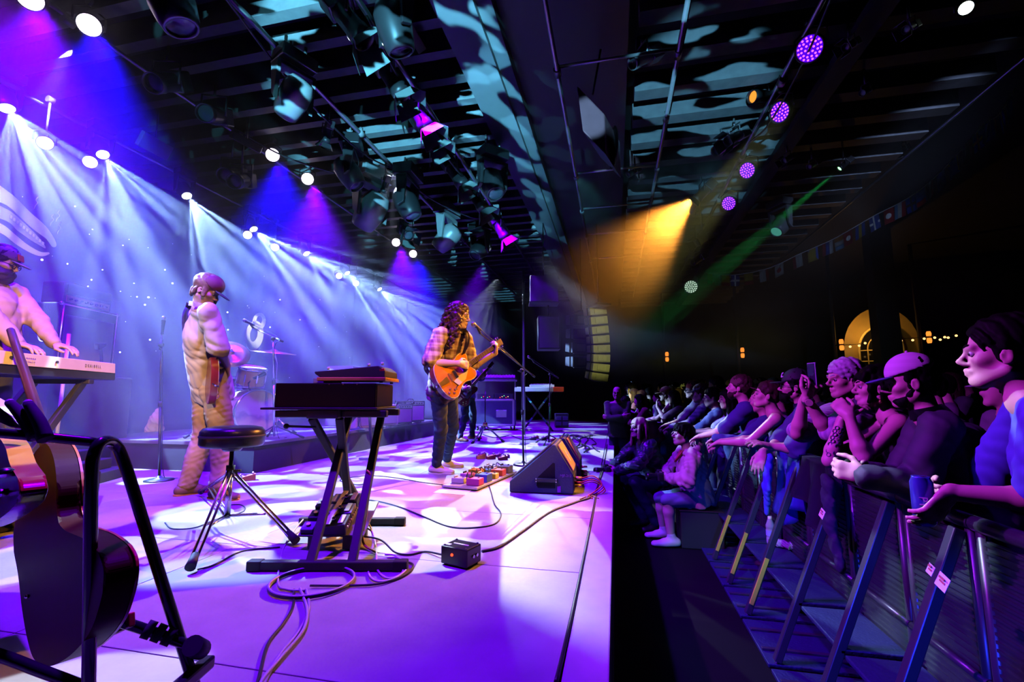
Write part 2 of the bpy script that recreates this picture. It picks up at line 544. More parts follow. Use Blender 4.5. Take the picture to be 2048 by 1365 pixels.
def surface_nets(D, lo, h):
    s = D < 0
    n = np.array(D.shape)
    c = s[:-1, :-1, :-1].astype(np.int8)
    cnt = np.zeros(n - 1, np.int8)
    offs = [(i, j, k) for i in (0, 1) for j in (0, 1) for k in (0, 1)]
    for i, j, k in offs:
        cnt += s[i:n[0] - 1 + i, j:n[1] - 1 + j, k:n[2] - 1 + k]
    act = (cnt > 0) & (cnt < 8)
    I = np.argwhere(act)
    idx = np.full(n - 1, -1, np.int32)
    idx[act] = np.arange(len(I))
    vals = {o: D[I[:, 0] + o[0], I[:, 1] + o[1], I[:, 2] + o[2]] for o in offs}
    acc = np.zeros((len(I), 3)); num = np.zeros(len(I))
    for o in offs:
        for a in range(3):
            if o[a]: continue
            q = list(o); q[a] = 1; q = tuple(q)
            da, db = vals[o], vals[q]
            mk = (da < 0) != (db < 0)
            t = np.where(mk, da / np.where(mk, da - db, 1), 0)
            pt = np.array(o, float)[None, :].repeat(len(I), 0)
            pt[:, a] += t
            acc += pt * mk[:, None]; num += mk
    V = lo + (I + acc / num[:, None]) * h
    F = []
    for a in range(3):
        b, c2 = (a + 1) % 3, (a + 2) % 3
        sl0 = [slice(None)] * 3; sl1 = [slice(None)] * 3
        sl0[a] = slice(0, -1); sl1[a] = slice(1, None)
        e0, e1 = s[tuple(sl0)], s[tuple(sl1)]
        E = np.argwhere(e0 != e1)
        E = E[(E[:, b] > 0) & (E[:, c2] > 0) & (E[:, b] < n[b] - 1) & (E[:, c2] < n[c2] - 1)]
        if not len(E): continue
        def cell(db, dc):
            q = E.copy(); q[:, b] -= db; q[:, c2] -= dc
            return idx[q[:, 0], q[:, 1], q[:, 2]]
        quad = np.stack([cell(1, 1), cell(0, 1), cell(0, 0), cell(1, 0)], 1)
        fl = e0[E[:, 0], E[:, 1], E[:, 2]]
        quad[~fl] = quad[~fl][:, ::-1]
        F.append(quad)
    return V, np.concatenate(F)
# ------------------------------------------------------------------ people
def V3(*a): return Vector(a)
def hdir(deg):
    """level direction, 0 = away from the camera along the stage edge, +90 = towards the stage"""
    return Vector((-math.sin(R(deg)), math.cos(R(deg)), 0))

def half(S, o, n):
    """flat cut (a hem, a cap's edge): acts on the shapes listed before it"""
    S.p.append(('h', np.array(o, float), np.array(n, float), 0, 0, 0, None, True)); return S

def ik(a, b, l1, l2, hint):
    """elbow or knee between a and b, bent towards hint"""
    a, b = Vector(a), Vector(b)
    d = b - a; L = min(d.length, (l1 + l2) * 0.999)
    dn = d.normalized()
    x = (l1 * l1 - l2 * l2 + L * L) / (2 * L)
    r = math.sqrt(max(1e-6, l1 * l1 - x * x))
    h = Vector(hint); h = (h - dn * h.dot(dn))
    if h.length < 1e-5: h = frame_of(dn)[0]
    return a + dn * x + h.normalized() * r

def pose(base, H=1.75, face=90, lean=0.0, head=None, headyaw=None, pitch=0.0, spread=0.12, wide=1.0):
    """joints of a standing figure; base between the feet"""
    s = H / 1.75
    f = hdir(face); l = Vector((0, 0, 1)).cross(f); z = Vector((0, 0, 1))
    b = Vector(base)
    P = {'s': s, 'f': f, 'l': l, 'w': wide}
    pel = b + z * 0.95 * s
    t = (z * math.cos(R(lean)) + f * math.sin(R(lean))).normalized()
    neck = pel + t * 0.50 * s
    if head is not None:            # the head fixes the figure
        hc = Vector(head)
        hf0 = hdir(face if headyaw is None else headyaw)
        neck = hc - z * 0.125 * s - hf0 * 0.035 * s
        t = (neck - pel).normalized()
    P['pel'], P['neck'], P['t'] = pel, neck, t
    hf = hdir(face if headyaw is None else headyaw)
    P['hf'] = (hf * math.cos(R(pitch)) + z * math.sin(R(pitch))).normalized()
    P['head'] = Vector(head) if head is not None else neck + z * 0.125 * s + hf * 0.035 * s
    for n, q in (('L', 1), ('R', -1)):
        P['sh' + n] = neck - t * 0.072 * s + l * q * 0.168 * s * wide
        P['hip' + n] = pel - z * 0.04 * s + l * q * 0.078 * s
        P['an' + n] = b + l * q * spread * s + z * 0.085 * s
        P['kn' + n] = (P['hip' + n] + P['an' + n]) / 2 + f * 0.03 * s
        P['el' + n] = P['sh' + n] - z * 0.29 * s + l * q * 0.05
        P['wr' + n] = P['el' + n] - z * 0.25 * s + f * 0.08
        P['toe' + n] = f
    return P

def arm(P, n, wrist, hint=(0, 0, -1), k=1.0):
    s = P['s']
    P['wr' + n] = Vector(wrist)
    P['el' + n] = ik(P['sh' + n], wrist, 0.295 * s * k, 0.262 * s * k, hint)
    d = Vector(wrist) - P['sh' + n]
    mx = (0.557 * s * k) * 0.999
    if d.length > mx:
        P['wr' + n] = P['sh' + n] + d.normalized() * mx

def hand(S, w, d, n, side, curl=(0.35, 0.4, 0.45, 0.5), s=1.0, thumb=0.5, k=0.006):
    """w wrist, d finger direction, n palm direction, side = the thumb's side"""
    w, d, n = Vector(w), Vector(d).normalized(), Vector(n)
    n = (n - d * n.dot(d)).normalized(); sd = Vector(side); sd = (sd - d * sd.dot(d) - n * sd.dot(n)).normalized()
    S.cone(w, w + d * 0.03 * s, 0.029 * s, 0.034 * s, 0.015, (n, 0.62))
    S.cone(w + d * 0.03 * s + sd * 0.012 * s, w + d * 0.082 * s + sd * 0.016 * s, 0.027 * s, 0.026 * s, 0.012, (n, 0.5))
    S.cone(w + d * 0.03 * s - sd * 0.012 * s, w + d * 0.078 * s - sd * 0.018 * s, 0.027 * s, 0.026 * s, 0.012, (n, 0.5))
    tips = []
    for i, (o, L) in enumerate(((0.031, 0.074), (0.011, 0.083), (-0.010, 0.077), (-0.030, 0.060))):
        p = w + d * (0.092 - abs(o - 0.005) * 0.25) * s + sd * o * s
        a = 0.0; dd = (d + sd * o * 2.2).normalized()
        r = 0.0092 * s
        for q, fr in enumerate((0.45, 0.31, 0.26)):
            a += curl[i] * (0.8, 1.0, 0.75)[q]
            v = dd * math.cos(a) + n * math.sin(a)
            e = p + v * L * fr * s
            S.cone(p, e, r, r * 0.93, k if q else 0.01)
            p = e; r *= 0.93
        tips.append(p)
    p = w + d * 0.022 * s + sd * 0.028 * s + n * 0.006 * s
    a = w + d * 0.052 * s + sd * (0.05 + 0.012 * (1 - thumb)) * s + n * (0.012 + 0.02 * thumb) * s
    b = a + (d * 0.030 + sd * 0.010 * (1 - thumb) + n * 0.012 * thumb) * s
    c = b + (d * 0.026 - sd * 0.006 * thumb + n * 0.010 * thumb) * s
    S.cone(p, a, 0.015 * s, 0.0115 * s, 0.012).cone(a, b, 0.0115 * s, 0.0105 * s, k).cone(b, c, 0.0105 * s, 0.009 * s, k)
    return tips

class HeadF:
    """local frame of a head: x to the face, y to its left, z up"""
    def __init__(s, P, k=0.92):
        s.c = P['head']; s.f = P['hf'].normalized()
        u = Vector(P.get('hu', (0, 0, 1))); u = (u - s.f * u.dot(s.f)).normalized()
        s.u = u; s.l = u.cross(s.f); s.k = k * P['s']
        s.M = Matrix((s.f, s.l, s.u)).transposed()
    def __call__(s, x, y, z):
        return s.c + (s.f * x + s.l * y + s.u * z) * s.k

def head_shape(S, Hd, nose=1.0, jaw=1.0, near=True, chub=0.0):
    k = Hd.k
    e = lambda c, r, kk=0.02, sub=False: S.ell(Hd(*c), [q * k for q in r], Hd.M, kk, sub)
    e((-0.012, 0, 0.052), (0.100, 0.077, 0.088))
    e((0.030, 0, -0.020), (0.062, 0.058 + chub * 0.012, 0.090), 0.03)
    e((0.066 * jaw, 0, -0.096), (0.029, 0.028, 0.023), 0.025)
    if not near:
        e((0.098, 0, -0.02), (0.018, 0.014, 0.022), 0.012)
        e((-0.005, 0.078, -0.01), (0.020, 0.010, 0.030), 0.006); e((-0.005, -0.078, -0.01), (0.020, 0.010, 0.030), 0.006)
        return
    for q in (1, -1):
        S.cone(Hd(-0.005, q * (0.058 + chub * 0.012), -0.055), Hd(0.056, q * 0.022, -0.098), 0.017 * k, 0.014 * k, 0.03)
        e((0.058, q * 0.043, -0.018), (0.026, 0.022, 0.020), 0.02)
        e((0.093, q * 0.031, 0.006), (0.016, 0.017, 0.012), 0.016, True)
        S.cone(Hd(0.083, q * 0.045, 0.030), Hd(0.094, q * 0.014, 0.026), 0.010 * k, 0.010 * k, 0.016)
        S.cone(Hd(0.076, q * 0.043, 0.014), Hd(0.086, q * 0.020, 0.014), 0.006 * k, 0.006 * k, 0.006)
        S.cone(Hd(0.104, q * 0.010, -0.031), Hd(0.096, q * 0.014, -0.033), 0.0068 * k, 0.007 * k, 0.007)
        e((-0.006, q * 0.080, -0.006), (0.021, 0.008, 0.033), 0.008)
        e((0.000, q * 0.089, -0.004), (0.011, 0.007, 0.020), 0.004, True)
    S.cone(Hd(0.090, 0, 0.020), Hd(0.110 + 0.008 * nose, 0, -0.022), 0.0075 * k, 0.0092 * k, 0.012)
    S.cone(Hd(0.110 + 0.008 * nose, 0, -0.023), Hd(0.103, 0, -0.034), 0.0092 * k, 0.0075 * k, 0.008)
    S.cone(Hd(0.087, 0.019, -0.060), Hd(0.098, 0, -0.056), 0.006 * k, 0.0075 * k, 0.006).cone(Hd(0.098, 0, -0.056), Hd(0.087, -0.019, -0.060), 0.0075 * k, 0.006 * k, 0.006)
    S.cone(Hd(0.085, 0.017, -0.069), Hd(0.094, 0, -0.071), 0.006 * k, 0.0085 * k, 0.006).cone(Hd(0.094, 0, -0.071), Hd(0.085, -0.017, -0.069), 0.0085 * k, 0.006 * k, 0.006)

def face_parts(root, Hd, hairm, glasses=None):
    k = Hd.k
    ew = mat('eye_white', (0.5, 0.47, 0.45), 0.3); ir = mat('eye_dark', (0.03, 0.02, 0.015), 0.15)
    for q in (1, -1):
        b = MB(); b.ball(Hd(0.080, q * 0.031, 0.005), 0.0122 * k); eye = b.build('eye', ew, root)
        b = MB(); b.ball(Hd(0.0865, q * 0.032, 0.004), 0.0078 * k, 8, 6); b.build('iris', ir, eye)
        b = MB(); b.tube([Hd(0.082, q * 0.052, 0.030), Hd(0.094, q * 0.036, 0.037), Hd(0.101, q * 0.014, 0.031)], [0.003 * k, 0.0055 * k, 0.005 * k], 6, 4); b.build('eyebrow', hairm, root)
    if glasses:
        b = MB()
        for q in (1, -1):
            ring = [Hd(0.104, q * 0.034 + 0.024 * math.cos(t), 0.002 + 0.019 * math.sin(t)) for t in np.linspace(0, 2 * math.pi, 17)]
            b.tube(ring, 0.0022, 6)
            b.tube([Hd(0.104, q * 0.058, 0.006), Hd(0.06, q * 0.082, 0.010), Hd(-0.008, q * 0.086, 0.008), Hd(-0.02, q * 0.086, -0.01)], 0.0022, 6)
        b.tube([Hd(0.106, 0.010, 0.006), Hd(0.112, 0, 0.008), Hd(0.106, -0.010, 0.006)], 0.0022, 6)
        b.build('glasses', glasses, root)

def hair_short(root, Hd, m, vox=0.006, vol=0.010, front=0.060, nape=-0.045, seed=1, name='hair', part=None):
    k = Hd.k
    S = SDF(vox)
    S.ell(Hd(-0.018, 0, 0.062), [q * k for q in (0.100 + vol, 0.079 + vol, 0.088 + vol)], Hd.M)
    S.ell(Hd(-0.060, 0, 0.005), [q * k for q in (0.055, 0.070, 0.065)], Hd.M, 0.03)
    for q in (1, -1):   # sideburns
        S.cone(Hd(0.004, q * 0.074, 0.05), Hd(0.016, q * 0.071, -0.018), 0.014 * k, 0.008 * k, 0.015)
    S.ell(Hd(0.115, 0, -0.030), [q * k for q in (0.085, 0.105, front + 0.035)], Hd.M, 0.012, True)
    for q in (1, -1):
        S.ell(Hd(0.000, q * 0.085, -0.018), [0.024 * k, 0.02 * k, 0.034 * k], Hd.M, 0.008, True)
    return S.build(name, m, root, fold=0.010, fscale=85, seed=seed)

def hair_strands(root, Hd, m, ends, vox, seed=3, top=0.012, curl=0.0, r=0.012, name='hair', fold=0.008, cut=True):
    """long hair: a cap plus locks that fall from the crown to the given ends"""
    rs = random.Random(seed); k = Hd.k
    S = SDF(vox)
    S.ell(Hd(-0.016, 0, 0.060), [q * k for q in (0.102 + top, 0.080 + top, 0.088 + top)], Hd.M)
    if cut:
        S.ell(Hd(0.115, 0, -0.035), [q * k for q in (0.075, 0.09, 0.098)], Hd.M, 0.012, True)
    for (x0, y0, z0), e, L in ends:
        a = Hd(x0, y0, z0); e = Vector(e)
        out = (a - Hd(-0.01, 0, 0.04)).normalized()
        pts = [a]; N = max(3, int((e - a).length / 0.022))
        ph = rs.uniform(0, 6.28)
        x, y, z = frame_of(e - a)
        for i in range(1, N + 1):
            t = i / N
            p = a.lerp(e, t) + out * 0.03 * math.sin(t * 3.14) * L
            if curl:
                p = p + (x * math.cos(ph + i * 1.9) + y * math.sin(ph + i * 1.9)) * curl
            pts.append(p)
        S.chain(pts, [r * (1 - 0.45 * i / N) for i in range(N + 1)], 0.008)
    return S.build(name, m, root, fold=fold, fscale=60, seed=seed)

def cap(root, Hd, m, vox=0.006, back=False, brim=None, tall=0.0, name='cap', tilt=0.0, logo=None):
    k = Hd.k
    S = SDF(vox)
    q = -1 if back else 1
    S.ell(Hd(-0.012, 0, 0.055), [x * k for x in (0.112, 0.092, 0.100 + tall)], Hd.M)
    half(S, Hd(0.09, 0, 0.040), -(Hd.u + Hd.f * 0.25 * q).normalized())
    o = S.build(name, m, root)
    S = SDF(max(0.004, vox * 0.7))
    S.ell(Hd(0.128 * q - 0.01, 0, 0.034), [x * k for x in (0.072, 0.074, 0.009)], (Matrix.Rotation(R(8) * q, 3, Hd.l) @ Hd.M), 0.01)
    S.build('brim', brim or m, o)
    b = MB(); b.ball(Hd(-0.012, 0, 0.156 + tall), 0.008 * k); b.build('button', m, o)
    return o

def body(root, P, skin, vox=0.008, near=True, nose=1.0, jaw=1.0, hands=True, handspec=None, legs=False, chub=0.0, neckr=0.047):
    s = P['s']; f, t, l = P['f'], P['t'], P['l']
    S = SDF(vox); Hd = HeadF(P)
    head_shape(S, Hd, nose, jaw, near, chub)
    S.cone(Hd(-0.022, 0, -0.03), P['neck'] - t * 0.02, neckr * s, (neckr + 0.006) * s, 0.03)
    S.cone(P['neck'] - t * 0.16 * s - f * 0.005, P['pel'], 0.115 * s, 0.105 * s, 0.04, (f, 0.66))
    S.cone(P['neck'] - t * 0.045, P['shL'], 0.040 * s, 0.045 * s, 0.04).cone(P['neck'] - t * 0.045, P['shR'], 0.040 * s, 0.045 * s, 0.04)
    for n in 'LR':
        S.cone(P['sh' + n], P['el' + n], 0.046 * s, 0.036 * s, 0.025)
        mid = P['el' + n].lerp(P['wr' + n], 0.25)
        S.cone(P['el' + n], mid, 0.036 * s, 0.039 * s, 0.02).cone(mid, P['wr' + n], 0.039 * s, 0.025 * s, 0.02)
        if hands:
            hs = (handspec or {}).get(n)
            d = (P['wr' + n] - P['el' + n]).normalized()
            if hs:
                P['tips' + n] = hand(S, P['wr' + n], hs[0], hs[1], hs[2], *hs[3:])
            else:
                hand(S, P['wr' + n], d, -f if near else f, f, s=s)
    if legs:
        for n in 'LR':
            S.cone(P['hip' + n], P['kn' + n], 0.085 * s, 0.056 * s, 0.03)
            S.cone(P['kn' + n], P['kn' + n].lerp(P['an' + n], 0.3), 0.054 * s, 0.056 * s, 0.02).cone(P['kn' + n].lerp(P['an' + n], 0.3), P['an' + n], 0.056 * s, 0.036 * s, 0.02)
    S.build('body', skin, root)
    return Hd

def top(root, P, m, sleeve=1.0, loose=0.014, vox=0.010, hem=0.12, fold=0.012, fscale=24, seed=1, name='shirt', neckline=0.0, belly=0.0, collar=None, cuff=None):
    """upper garment; sleeve 0 none, 1 to the elbow, 2 to the wrist"""
    s = P['s']; f, t, l = P['f'], P['t'], P['l']
    S = SDF(vox); q = loose
    up = P['neck'] - t * (0.115 + neckline) * s
    pz = P['pel'] - t * (hem + 0.1) * s
    S.cone(up - f * 0.005 - t * 0.04 * s, P['neck'] - t * 0.26 * s, (0.105 + q * 0.7) * s, (0.148 + q) * s, 0.04, (f, 0.70))
    S.cone(P['neck'] - t * (0.055 + neckline) * s - f * 0.01, P['neck'] - t * 0.15 * s, (0.062 + q * 0.4) * s, 0.10 * s, 0.04, (f, 0.85))
    S.cone(P['neck'] - t * 0.24 * s, pz, (0.155 + q) * s, (0.168 + q * 1.2) * s, 0.04, (f, 0.80 + belly))
    if belly:
        S.ell(P['pel'] + t * 0.12 * s + f * 0.09 * s, [0.13 * s, 0.13 * s, 0.15 * s], None, 0.08)
    half(S, P['pel'] - t * hem * s, -t)
    for n in 'LR':
        if sleeve > 0:
            S.cone(P['neck'] - t * (0.045 + neckline * 0.5) * s + (P['sh' + n] - P['neck']) * 0.33, P['sh' + n], (0.040 + q * 0.4) * s, (0.050 + q * 0.6) * s, 0.035)
            e = P['sh' + n].lerp(P['el' + n], min(1, sleeve))
            if sleeve > 1:
                S.cone(P['sh' + n], P['el' + n], (0.050 + q) * s, (0.042 + q * 0.9) * s, 0.025)
                wv = P['el' + n].lerp(P['wr' + n], sleeve - 1)
                S.cone(P['el' + n], wv, (0.042 + q * 0.9) * s, (0.032 + q * 0.7) * s, 0.02)
            else:
                d = (P['el' + n] - P['sh' + n]).normalized()
                S.cone(P['sh' + n], e, (0.050 + q) * s, (0.048 + q * 1.4) * s, 0.025)

        else:
            S.cone(P['neck'] - t * 0.04 * s + (P['sh' + n] - P['neck']) * 0.5, P['sh' + n].lerp(P['neck'], 0.3) - t * 0.05, 0.036 * s, 0.06 * s, 0.03)
    o = S.build(name, m, root, fold=fold, fscale=fscale, seed=seed)
    if collar:
        b = MB()
        c = P['neck'] + (P['head'] - P['neck']) * 0.12
        ring = []
        for a in np.linspace(-2.7, 2.7, 14):
            ring.append((c - f * 0.012 + (f * math.cos(a) * 0.074 + l * math.sin(a) * 0.074) * s - t * 0.018 * math.cos(a), c - f * 0.012 + (f * math.cos(a) * 0.088 + l * math.sin(a) * 0.088) * s - t * (0.045 + 0.02 * math.cos(a))))
        b.sheet([[r[0] for r in ring], [r[1] for r in ring]], 0.004)
        b.build('collar', collar, o)
    if cuff:
        for n in 'LR':
            w1 = P['el' + n].lerp(P['wr' + n], sleeve - 1.0 - 0.10) if sleeve > 1 else P['sh' + n].lerp(P['el' + n], sleeve - 0.08)
            w2 = P['el' + n].lerp(P['wr' + n], sleeve - 1.0) if sleeve > 1 else P['sh' + n].lerp(P['el' + n], sleeve)
            b = MB(); b.cyl(w1, w2, (0.050 + q) * s * cuff[1], n=18, caps=False)
            b.build('cuff', cuff[0], o)
    return o

def legs(root, P, m, shoes, vox=0.012, loose=0.012, fold=0.012, fscale=22, seed=2, name='trousers', short=False, sole=None, shoe_label=None):
    s = P['s']; f = P['f']
    S = SDF(vox)
    S.cone(P['hipL'], P['hipR'], (0.088 + loose * 0.6) * s, None, 0.04).cone(P['pel'] + P['t'] * 0.06 * s, P['pel'] - V3(0, 0, 0.06) * s, 0.122 * s, 0.12 * s, 0.04, (f, 0.76))
    half(S, P['pel'] + P['t'] * 0.10 * s, P['t'])
    for n in 'LR':
        S.cone(P['hip' + n], P['kn' + n], (0.080 + loose) * s, (0.056 + loose) * s, 0.03)
        if not short:
            S.cone(P['kn' + n], P['an' + n] + V3(0, 0, 0.01), (0.056 + loose) * s, (0.042 + loose) * s, 0.02)
    S.build(name, m, root, fold=fold, fscale=fscale, seed=seed, fdir=(0.8, 0.8, 1.2))
    for n in 'LR':
        a = P['an' + n]; tf = P['toe' + n]; g = a - V3(0, 0, 0.085 * s)
        side = V3(0, 0, 1).cross(tf)
        S = SDF(min(vox, 0.009))
        S.cone(g - tf * 0.055 * s + V3(0, 0, 0.045), g + tf * 0.06 * s + V3(0, 0, 0.040), 0.042 * s, 0.046 * s, 0.02)
        S.cone(g + tf * 0.05 * s + V3(0, 0, 0.034), g + tf * 0.165 * s + V3(0, 0, 0.028), 0.046 * s, 0.040 * s, 0.03, (V3(0, 0, 1), 0.8))
        S.cone(g - tf * 0.02 * s + V3(0, 0, 0.05), a + V3(0, 0, 0.035), 0.042 * s, 0.042 * s, 0.03)
        half(S, g + V3(0, 0, 0.012), V3(0, 0, -1))
        sh = S.build('shoe', shoes, root)
        if sole:
            b = MB()
            pr = [(-0.10, 0.0), (-0.085, 0.032), (-0.03, 0.038), (0.05, 0.043), (0.12, 0.048), (0.18, 0.036), (0.208, 0.0)]
            poly = [g + tf * x * s + side * y * s for x, y in pr] + [g + tf * x * s - side * y * s for x, y in pr[-2:0:-1]]
            b.prism(poly, (0, 0, 0.020), 0.004); b.build('sole', sole, sh)
# ------------------------------------------------------------------ the room
FLOOR_Z = -0.66
m_deck = mat('stage_deck', (0.36, 0.35, 0.36), 0.42, var=0.25, scale=5, bump=0.12, spec=0.2)
def deck_material():
    """worn, scuffed stage ply"""
    nt = m_deck.node_tree; b = nt.nodes['Principled BSDF']
    tc = nt.nodes.new('ShaderNodeTexCoord'); nz = nt.nodes.new('ShaderNodeTexNoise')
    nz.inputs['Scale'].default_value = 60; nz.inputs['Detail'].default_value = 6
    nt.links.new(tc.outputs['Object'], nz.inputs['Vector'])
    mr = nt.nodes.new('ShaderNodeMapRange')
    mr.inputs[3].default_value = 0.32; mr.inputs[4].default_value = 0.62
    nt.links.new(nz.outputs['Fac'], mr.inputs[0]); nt.links.new(mr.outputs[0], b.inputs['Roughness'])
deck_material()
m_black = mat('black_paint', (0.02, 0.02, 0.022), 0.6)
m_drape = mat('black_drape', (0.012, 0.012, 0.016), 0.9)
m_steel = mat('dark_steel', (0.05, 0.05, 0.055), 0.35, 0.6)
m_chrome = mat('chrome', (0.75, 0.75, 0.78), 0.16, 1.0)
m_alu = mat('aluminium', (0.45, 0.46, 0.48), 0.35, 0.9)

root = tag(MB().box((-8.0, -1.5, -0.14), (-0.185, 17, -0.03)).build('floor', m_black), kind='structure')
xs = [-8.0, -6.0, -4.0, -2.1, -0.185]
for j in range(-1, 17):
    for i in range(4):
        if 0:
            pass
        b = MB().box((xs[i] + 0.002, j * 1.0 + 0.3 + 0.002, -0.03), (xs[i + 1] - 0.002, j * 1.0 + 1.3 - 0.002, 0.0), 0.0025)
        b.build('panel', m_deck, root)
tag(MB().box((-0.178, -1.5, -0.12), (-0.038, 17, 0.001), 0.006).build('trim_1', mat('edge_board', (0.42, 0.40, 0.42), 0.35, var=0.15)), kind='structure')
tag(MB().box((-0.10, -1.5, FLOOR_Z), (-0.045, 17, -0.12)).build('wall_front', m_drape), kind='structure')
m_conc = mat('hall_concrete', (0.004, 0.004, 0.005), 0.8, var=0.3, scale=4, spec=0.1)
tag(MB().box((-0.1, -1.5, FLOOR_Z - 0.1), (15, 22, FLOOR_Z)).build('ground', m_conc), kind='structure')
m_wall = mat('dark_wall', (0.012, 0.012, 0.014), 0.8)
tag(MB().box((-8.4, -1.5, -0.9), (-8.2, 22, 6.0)).build('wall_back', m_wall), kind='structure')
tag(MB().box((-8.4, 21.8, -0.9), (15, 22, 6.0)).build('wall_far', m_wall), kind='structure')
tag(MB().box((14.8, -1.5, -0.9), (15, 22, 6.0)).build('wall_right', m_wall), kind='structure')
# ceiling slab with timber joists below it
ceil = tag(MB().box((-8.4, -1.5, 5.45), (15, 22, 5.6)).build('ceiling', m_wall), kind='structure')
m_joist = mat('ceiling_joist', (0.30, 0.31, 0.33), 0.55, var=0.3, scale=9)
jm = MB().box((-8.2, -0.06, 4.62), (-1.62, 0.06, 4.90)).mesh('joist', m_joist)
jm2 = MB().box((0.35, -0.10, 4.70), (4.6, 0.10, 4.95)).mesh('joist', m_joist)
for j in range(40):
    o = link('joist', jm, ceil); o.location = (0, 1.0 + j * 0.42, 0)
for j in range(28):
    o = link('joist', jm2, ceil); o.location = (0, 3.2 + j * 0.62, 0)
m_soffit = mat('soffit_paint', (0.38, 0.40, 0.44), 0.5, var=0.2, scale=3)
# the box beam that runs above the stage edge: a wide face and a stepped lip
tag(MB().box((-1.61, -1.5, 4.55), (-1.21, 20, 5.45)).build('beam_1', m_soffit), kind='structure')
tag(MB().box((-1.21, -1.5, 4.62), (-1.06, 20, 5.45)).build('beam_2', m_soffit), kind='structure')
tag(MB().box((-1.06, -1.5, 4.78), (0.25, 20, 5.45)).build('beam_3', m_black), kind='structure')
tag(MB().box((2.55, 3.0, 4.62), (2.78, 20, 4.72)).build('beam_4', m_black), kind='structure')

def under(x):
    """height of the lowest structure overhead"""
    return 4.618 if x < -1.61 else 4.545 if x < -1.21 else 4.615 if x < -1.06 else 4.775 if x < 0.25 else 4.695 if x < 4.6 else 5.445

# ------------------------------------------------------------------ risers
def riser():
    t = thing('drum_riser', 'long low black riser carrying the drum kit and the row of small amplifiers', 'riser', (0, 0, 0))
    y0, y1 = 4.35, 9.6
    m_rt = mat('riser_top', (0.16, 0.14, 0.14), 0.4, var=0.3, scale=6)
    for j in range(5):
        MB().box((-6.6, y0 + j * 1.05 + .003, 0.29), (-3.87, y0 + j * 1.05 + 1.047, 0.33), 0.004).build('deck_panel', m_rt, t)
    MB().box((-6.6, y0 + 0.02, 0.0), (-3.89, y1 - 0.02, 0.29)).build('skirt', mat('riser_skirt', (0.05, 0.05, 0.06), 0.7), t)
riser()
# ------------------------------------------------------------------ things on the stage
hR = Vector((math.cos(YAW), math.sin(YAW), 0)); hF = Vector((-math.sin(YAW), math.cos(YAW), 0)); UP = Vector((0, 0, 1))
m_rubber = mat('rubber', (0.015, 0.015, 0.015), 0.7)
m_gold = mat('brass', (0.75, 0.52, 0.20), 0.3, 1.0)
m_cable = mat('black_cable', (0.012, 0.012, 0.014), 0.5)
m_greycable = mat('grey_cable', (0.42, 0.42, 0.45), 0.45)
m_white = mat('white_plastic', (0.75, 0.75, 0.75), 0.4)
m_red = mat('red_plastic', (0.6, 0.03, 0.03), 0.35)
m_grille = mat('mic_grille', (0.35, 0.35, 0.36), 0.3, 0.9, var=0.5, scale=300)

def cable(name, label, pts, r=0.004, m=None, k=8, group=None):
    o = MB().tube(pts, r, 6, k).build(name, m or m_cable)
    return tag(o, label, 'cable', group)

def floor_px(lst, z=0.005):
    return [G(u, v, z) for u, v in lst]

# --- mic stands -------------------------------------------------------------
def microphone(parent, tip, d, m=None, r=0.024):
    tip = Vector(tip); d = Vector(d).normalized()
    b = MB(); b.lathe([(0.010, -0.005), (0.0115, 0.0), (0.017, 0.10), (0.019, 0.125)], tip + d * 0.165, -d, 14); b.cyl(tip + d * 0.165, tip + d * 0.17, 0.010)
    mic = b.build('microphone', m or m_black, parent)
    b = MB(); b.lathe([(0.0, 0.0), (r * 0.75, 0.008), (r, 0.024), (r, 0.036), (r * 0.8, 0.048)], tip, d, 14)
    b.build('mic_grille', m_grille, mic)
    return tip + d * 0.165

def tripod(parent, hub, r, zfoot, n=3, a0=0.4, m=None, tr=0.009):
    for i in range(n):
        a = a0 + i * 2 * math.pi / n
        f = V3(hub.x + r * math.cos(a), hub.y + r * math.sin(a), zfoot + 0.012)
        b = MB(); b.tube([hub, hub.lerp(f, 0.1), f], tr, 8); lg = b.build('leg', m or m_steel, parent)
        b = MB(); b.cyl(f - (f - hub).normalized() * 0.05, f + (f - hub).normalized() * 0.012, tr * 1.5, n=10); b.build('rubber_foot', m_rubber, lg)

